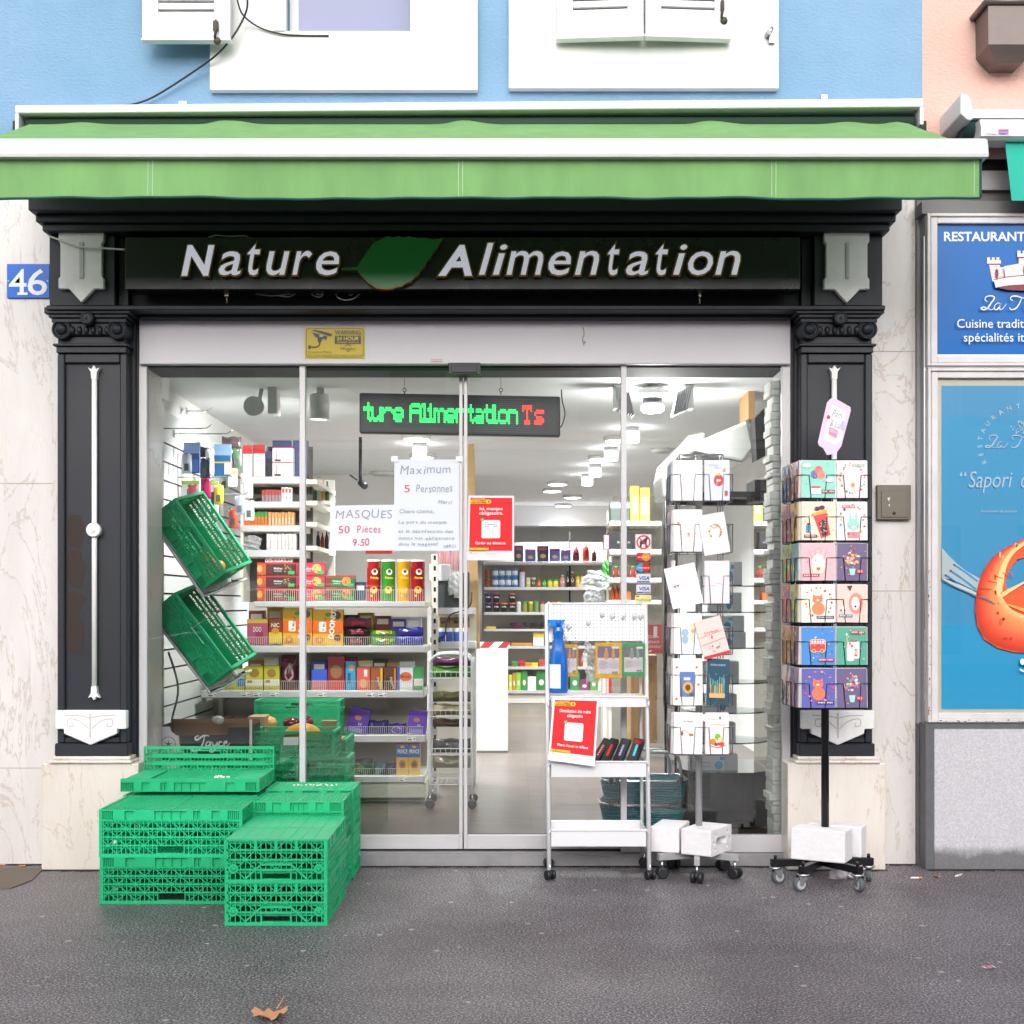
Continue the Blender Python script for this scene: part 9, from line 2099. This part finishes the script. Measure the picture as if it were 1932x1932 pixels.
for k, (y0, y1, dx) in enumerate(((1476, 1528, 2), (1520, 1572, 0))):
 Yb_ = .46; t = thing('shopping_basket', f'turquoise woven shopping basket, {("upper", "lower")[k]} of the stack behind the trolley', 'basket', P(1216, 1580, Yb_), 'turquoise woven baskets by the door')
 xl, xr, z1, z0 = XX(1137 + dx, Yb_), XX(1296 + dx, Yb_), ZZ(y0, Yb_), ZZ(y1, Yb_)
 b = MB(M('turquoise_wicker', '#3c98a8', .6, var=(60, .25)))
 nU, nR = 88, 11
 def ring_pt(q, v, off=0.0):
  t_ = 6.2832 * q; cxm, cym = (xl + xr) / 2, Yb_ + .15; s_ = .86 + .14 * v
  ax, ay = (xr - xl) / 2 * s_ + off, .145 * s_ + off
  c_, s2 = math.cos(t_), math.sin(t_)
  m = (abs(c_) ** 5 + abs(s2) ** 5) ** (-.2)
  return Vector((cxm + ax * c_ * m, cym + ay * s2 * m, z0 + (z1 - z0) * v))
 for r_ in range(nR):
  v = (r_ + .5) / nR
  b.tube([ring_pt(q / nU, v, .0035 * (1 if (q + r_) % 2 else -1)) for q in range(nU)], .0058, 5, closed=True)
 b.grid(lambda u, v: ring_pt(u, v, -.006), 40, 2)
 b.build('wicker', t)
 b = MB(chrome); b.tube([ring_pt(q / 40, 1.03, .004) for q in range(40)], .0075, 8, closed=True); b.build('rim', t)
 b = MB(M('brushed_handle', '#b4b6ba', .3, .6))
 if k == 0:
  p0, p1 = Vector((XX(1288, Yb_ - .02), Yb_ + .02, z1)), Vector((XX(1240, Yb_), Yb_ - .0, ZZ(1422, Yb_)))
  b.tube(spline([p0, p0 + Vector((-.005, 0, .05)), Vector((XX(1281, Yb_), Yb_ + .02, ZZ(1432, Yb_))), Vector((XX(1268, Yb_), Yb_ + .02, ZZ(1421, Yb_))), Vector((XX(1228, Yb_), Yb_ + .02, ZZ(1420, Yb_)))], 5), .009, 8)
  b.tube(spline([p0 + Vector((-.035, .26, 0)), p0 + Vector((-.03, .26, .05)), Vector((XX(1270, Yb_), Yb_ + .27, ZZ(1436, Yb_))), Vector((XX(1258, Yb_), Yb_ + .27, ZZ(1426, Yb_))), Vector((XX(1222, Yb_), Yb_ + .27, ZZ(1425, Yb_)))], 5), .009, 8)
 else: b.tube([Vector((XX(1150, Yb_), Yb_ + .0, z1 + .012)), Vector((XX(1165, Yb_), Yb_ - .02, z1 + .002)), Vector((XX(1262, Yb_), Yb_ - .02, z1 + .002))], .009, 8); b.tube([Vector((XX(1262, Yb_), Yb_ - .02, z1 + .002)), Vector((XX(1292, Yb_), Yb_ - .02, z1 + .002))], .0115, 8, black_plastic)
 b.build('handle', t)
 b = MB(black_plastic)
 for px in (1152, 1164, 1284): b.box((XX(px - 3, Yb_), Yb_ - .015, z1 - .01), (XX(px + 4, Yb_), Yb_ + .015, z1 + .028))
 b.build('handle_joint', t)
# ================================================================ notices on the panes
Yn = 0.022
b = MB(paper); f = flat(b, Yn, paper, 0)
f.rect(744, 867, 866, 956, '#d9dce4'); f.rect(744, 955, 866, 1039, '#d7dae2'); f.l = 3
gy = '#9498a8'
def hand(f, body, x, y, h, col, w, seed):
 vs = [glyphs(ch, 0.0, 0.08) if ch != ' ' else None for ch in body]
 k = h / .72; nat = 0
 for v in vs: nat += (max(q[0] for q in v[0]) - min(q[0] for q in v[0])) * k + .16 * h if v and v[0] else .5 * h
 sx = w / nat; rr = random.Random(seed); cx_ = x
 for v in vs:
  if not v or not v[0]: cx_ += .5 * h * sx; continue
  x0_ = min(q[0] for q in v[0]); r_ = rr.uniform(-.09, .09); dy = rr.uniform(-.07, .07) * h; kk = k * rr.uniform(.93, 1.07)
  for fc_ in v[1]: f.put([(cx_ + ((v[0][j][0] - x0_) * math.cos(r_) - v[0][j][1] * math.sin(r_)) * k * sx, y - (v[0][j][1] * math.cos(r_) + (v[0][j][0] - x0_) * math.sin(r_)) * kk + dy) for j in fc_], col)
  cx_ += (max(q[0] for q in v[0]) - x0_) * k * sx + .16 * h * sx
 f.nxt()
hand(f, 'Maximum', 755, 894, 17, gy, 98, 1); hand(f, '5', 763, 928, 15, '#cc4a68', 14, 2); hand(f, 'Personnes', 785, 928, 15, gy, 70, 3); hand(f, 'Merci', 827, 951, 8, gy, 27, 4)
hand(f, 'Chers clients,', 754, 968, 7.5, gy, 66, 5)
for k, (t_, y_, w_) in enumerate((('Le port du masque', 988, 92), ('et la désinfection des', 1005, 104), ('mains est obligatoire', 1018, 106), ('dans le magasin!', 1029, 76))): hand(f, t_, 752, y_, 6.4, gy, w_, 10 + k)
hand(f, 'MERCI', 837, 1033, 5.5, '#8a8e9a', 24, 8)
for q in ((744, 867), (866, 867)): f.rect(q[0] - 6, q[1] - 6, q[0] + 7, q[1] + 4, '#e2e6ee')
tag(b.build('handwritten_notice'), 'two joined white sheets handwritten in grey about five persons and masks', 'notice')
b = MB(paper); f = flat(b, Yn - .0004, paper, 0); f.poly([(622.5, 954), (744.5, 952), (744.5, 1038.5), (622.5, 1039)], '#dadce4'); f.l = 3
hand(f, 'MASQUES', 633, 978, 16, gy, 110, 21); hand(f, '50', 639, 1007, 15, '#cc3f5c', 24, 22); hand(f, 'Pièces', 674, 1005, 14, '#d4607a', 46, 23); hand(f, '9.50', 666, 1029, 14, '#cc3f5c', 33, 24)
tag(b.build('handwritten_notice'), 'white sheet handwritten MASQUES with a price in red', 'notice')
q4 = [(881, 1057), (970, 1057), (970, 935), (884, 935)]
fn2 = notice(None, q4, lambda u, v: 0.022)
b = MB(paper); b.face([fn2(0, 0, 0), fn2(1, 0, 0), fn2(1, 1, 0), fn2(0, 1, 0)], None, '#d8dae2')
health(Art(b, fn2, 1, paper, 1), 'Ici, masque', 'obligatoire.', 'Garder ses distances.', 'two')
tag(b.build('mask_notice'), 'red and white notice on the right sliding door asking for a mask', 'notice')
def sticker(x0, y0, x1, y1, col_, label, draw):
 b = MB(prg); f = flat(b, -.0015, prg, 0); f.rrect(x0, y0, x1, y1, 2, col_); draw(f); tag(b.build('pane_sticker'), label, 'sticker')
def nodog(f):
 f.poly([(1207, 1034), (1207, 1021), (1213, 1019), (1219, 1014), (1220, 1010), (1223, 1013), (1226, 1016), (1221, 1018), (1220, 1024), (1221, 1034), (1218, 1034), (1217, 1027), (1211, 1027), (1210, 1034)], '#4a4a50'); f.ring(1214, 1023, 12, 2.6, '#d8404c'); f.line([(1205.5, 1014.5), (1222.5, 1031.5)], 2.4, '#d8404c')
sticker(1199, 1008, 1229, 1040, '#e8e6ea', 'no dogs sticker with a red ring on the right side pane', nodog)
def mc(c1, c2, t_):
 def go(f):
  y = f.y0; f.circ(1209, y, 8.5, c1, 8); f.circ(1219, y, 8.5, c2, 8); f.text(t_, 1214, y + 1.5, 3.2, '#eee8e8', 22, .01, .2, 'c')
 return go
for y0, c1, c2, t_, lab in ((1043, '#d8342c', '#e8952c', 'MasterCard', 'navy card payment sticker with red and orange circles'), (1063, '#3fa4d0', '#d8342c', 'Maestro', 'navy card payment sticker with blue and red circles')):
 def dr(f, y0=y0, c1=c1, c2=c2, t_=t_): f.y0 = y0 + 8; mc(c1, c2, t_)(f)
 sticker(1201, y0, 1227, y0 + 17, '#2a3068', lab, dr)
for y0, lab in ((1083, 'upper white and blue card payment sticker'), (1103, 'lower white and blue card payment sticker')):
 def dr(f, y0=y0):
  f.rect(1202, y0 + 13.5, 1226, y0 + 16, '#3456a8'); f.text('VISA', 1206, y0 + 11, 7, '#34489a', 19, .02, .2)
  if y0 > 1100: f.text('ELECTRON', 1213, y0 + 15.6, 1.7, '#d8dcec', 12)
 sticker(1200.5, y0, 1227.5, y0 + 17, '#dcdfe8', lab, dr)
def pf(f): f.rect(1199.5, 1124, 1206, 1126, '#5a5430'); f.text('PostFinance', 1201, 1133.5, 4, '#8a8448', 26); f.line([(1225, 1131), (1227, 1132.5), (1225, 1134)], .8, '#b85a4c')
sticker(1198, 1122.5, 1229, 1137, '#e6df9c', 'pale yellow payment sticker lowest in the column', pf)
# ================================================================ across the street (seen mirrored in the panes)
b = MB(M('road_asphalt', '#57575a', .7, var=(3, .15), bump=(120, .4, .004))); b.box((-40, -13.0, -.02), (40, -7.9, .004)); b.build('road', kind='structure', origin=(0, -10, 0))
b = MB(M('kerb_stone', '#a9a6a2', .8, var=(9, .12))); b.box((-40, -7.9, -.02), (40, -7.75, .06)); b.build('kerb', kind='structure', origin=(0, -7.8, 0))
Yo = -22.0
op = thing('opposite_building', 'pale grey building across the street mirrored in the shop panes', 'building', (0, Yo, 0))
b = MB(M('pale_render', '#e9e8e6', .85, var=(1.5, .08))); b.box((-18, Yo - .4, 0), (18, Yo, 6.7)); b.build('wall', op)
for k in range(8):
 x = -14 + k * 4
 b = MB(white_paint); b.box((x - .7, Yo + .001, 4.9), (x + .7, Yo + .06, 6.3)); o = b.build('window', op)
 b = MB(M('curtained_window', '#b4b6b6', .3)); b.box((x - .58, Yo + .061, 5.0), (x + .58, Yo + .07, 6.2)); b.build('pane', o)
for k in range(6):
 x = -12.5 + k * 5
 b = MB(M('brown_shop_frame', '#5a4a3e', .5)); b.box((x - 1.9, Yo + .001, .2), (x + 1.9, Yo + .05, 2.9)); o = b.build('shop_window', op)
 b = MB(M('shop_window_glass', '#6d7070', .1)); b.box((x - 1.75, Yo + .051, .7), (x + 1.75, Yo + .06, 2.75)); b.build('pane', o)
aw = thing('opposite_awning', 'grey awning with green lettering across the street', 'awning', (0, -20, 4))
b = MB(M('grey_canvas', '#9a9895', .85, var=(3, .08))); xA, xB = -10.0, 6.0
b.face([(xA, Yo, 4.75), (xB, Yo, 4.75), (xB, -19.4, 4.28), (xA, -19.4, 4.28)]); b.face([(xA, -19.4, 3.7), (xB, -19.4, 3.7), (xB, -19.4, 4.25), (xA, -19.4, 4.25)]); b.build('canvas', aw, solid=.004)
b = MB(white_paint); b.box((xA, -19.45, 4.25), (xB, -19.35, 4.37)); b.build('front_bar', aw)
b = MB(M('lime_lettering', '#86d06c', .7)); f = Art(b, lambda a, c_, e: Vector((-a, -19.393 + e, c_)), 1, None, 1)
f.text('Bar - Restaurant - Pizzeria', 2.35, 3.86, .27, '#ffffff', 3.47, 0.006, .2); b.build('lettering', aw)
car = thing('parked_car', 'dark blue grey hatchback parked across the pavement, mirrored in the left pane', 'car', (-2.2, -9.2, 0))
paint = M('blue_grey_car_paint', '#39424f', .25, .3, coat=.8)
xs, Yc0, hw = -2.4, -9.2, .86
lo_ = [(-2.1, .32), (-2.12, .6), (-1.95, .82), (-1.2, .95), (1.5, 1.0), (2.0, .92), (2.1, .62), (2.06, .32)]
b = MB(paint); b.M = Matrix.Translation((xs, 0, 0)); b.prism(lo_, Yc0 - hw, Yc0 + hw); b.M = None; b.build('body', car, bevel=.06, seg=2)
up_ = [(-1.25, .94), (-.55, 1.42), (.1, 1.5), (1.1, 1.46), (1.75, .99)]
b = MB(paint); b.M = Matrix.Translation((xs, 0, 0)); b.prism(up_, Yc0 - hw * .86, Yc0 + hw * .86); b.M = None; b.build('cabin', car, bevel=.05, seg=2)
b = MB(M('car_glass', '#11161c', .06))
for sg in (-1, 1):
 y = Yc0 + sg * (hw * .86 + .002)
 for pl in ([(-1.0, 1.0), (-.5, 1.34), (.12, 1.42), (.12, 1.0)], [(.18, 1.0), (.18, 1.42), (1.0, 1.38), (1.35, 1.02)]): b.face([(xs + u, y, v) for u, v in pl])
b.build('side_window', car)
for wx in (-1.3, 1.3):
 for sg in (-1, 1):
  b = MB(M('black_tyre', '#18181a', .8)); y0_ = Yc0 + sg * (hw - .18); b.tube([(xs + wx, y0_, .32), (xs + wx, Yc0 + sg * (hw + .01), .32)], .32, 24); o = b.build('wheel', car)
  b = MB(steel); yv_ = Yc0 + sg * (hw + .013); b.lathe([(.2, 0), (.16, .004), (.05, .008), (0, .01)], (xs + wx, yv_, .32), 'y', 20)
  for k in range(5): t = 1.2566 * k; b.bar((xs + wx, yv_ + sg * .006, .32), (xs + wx + .2 * math.cos(t), yv_ + sg * .006, .32 + .2 * math.sin(t)), .04, .01)
  b.build('rim', o)
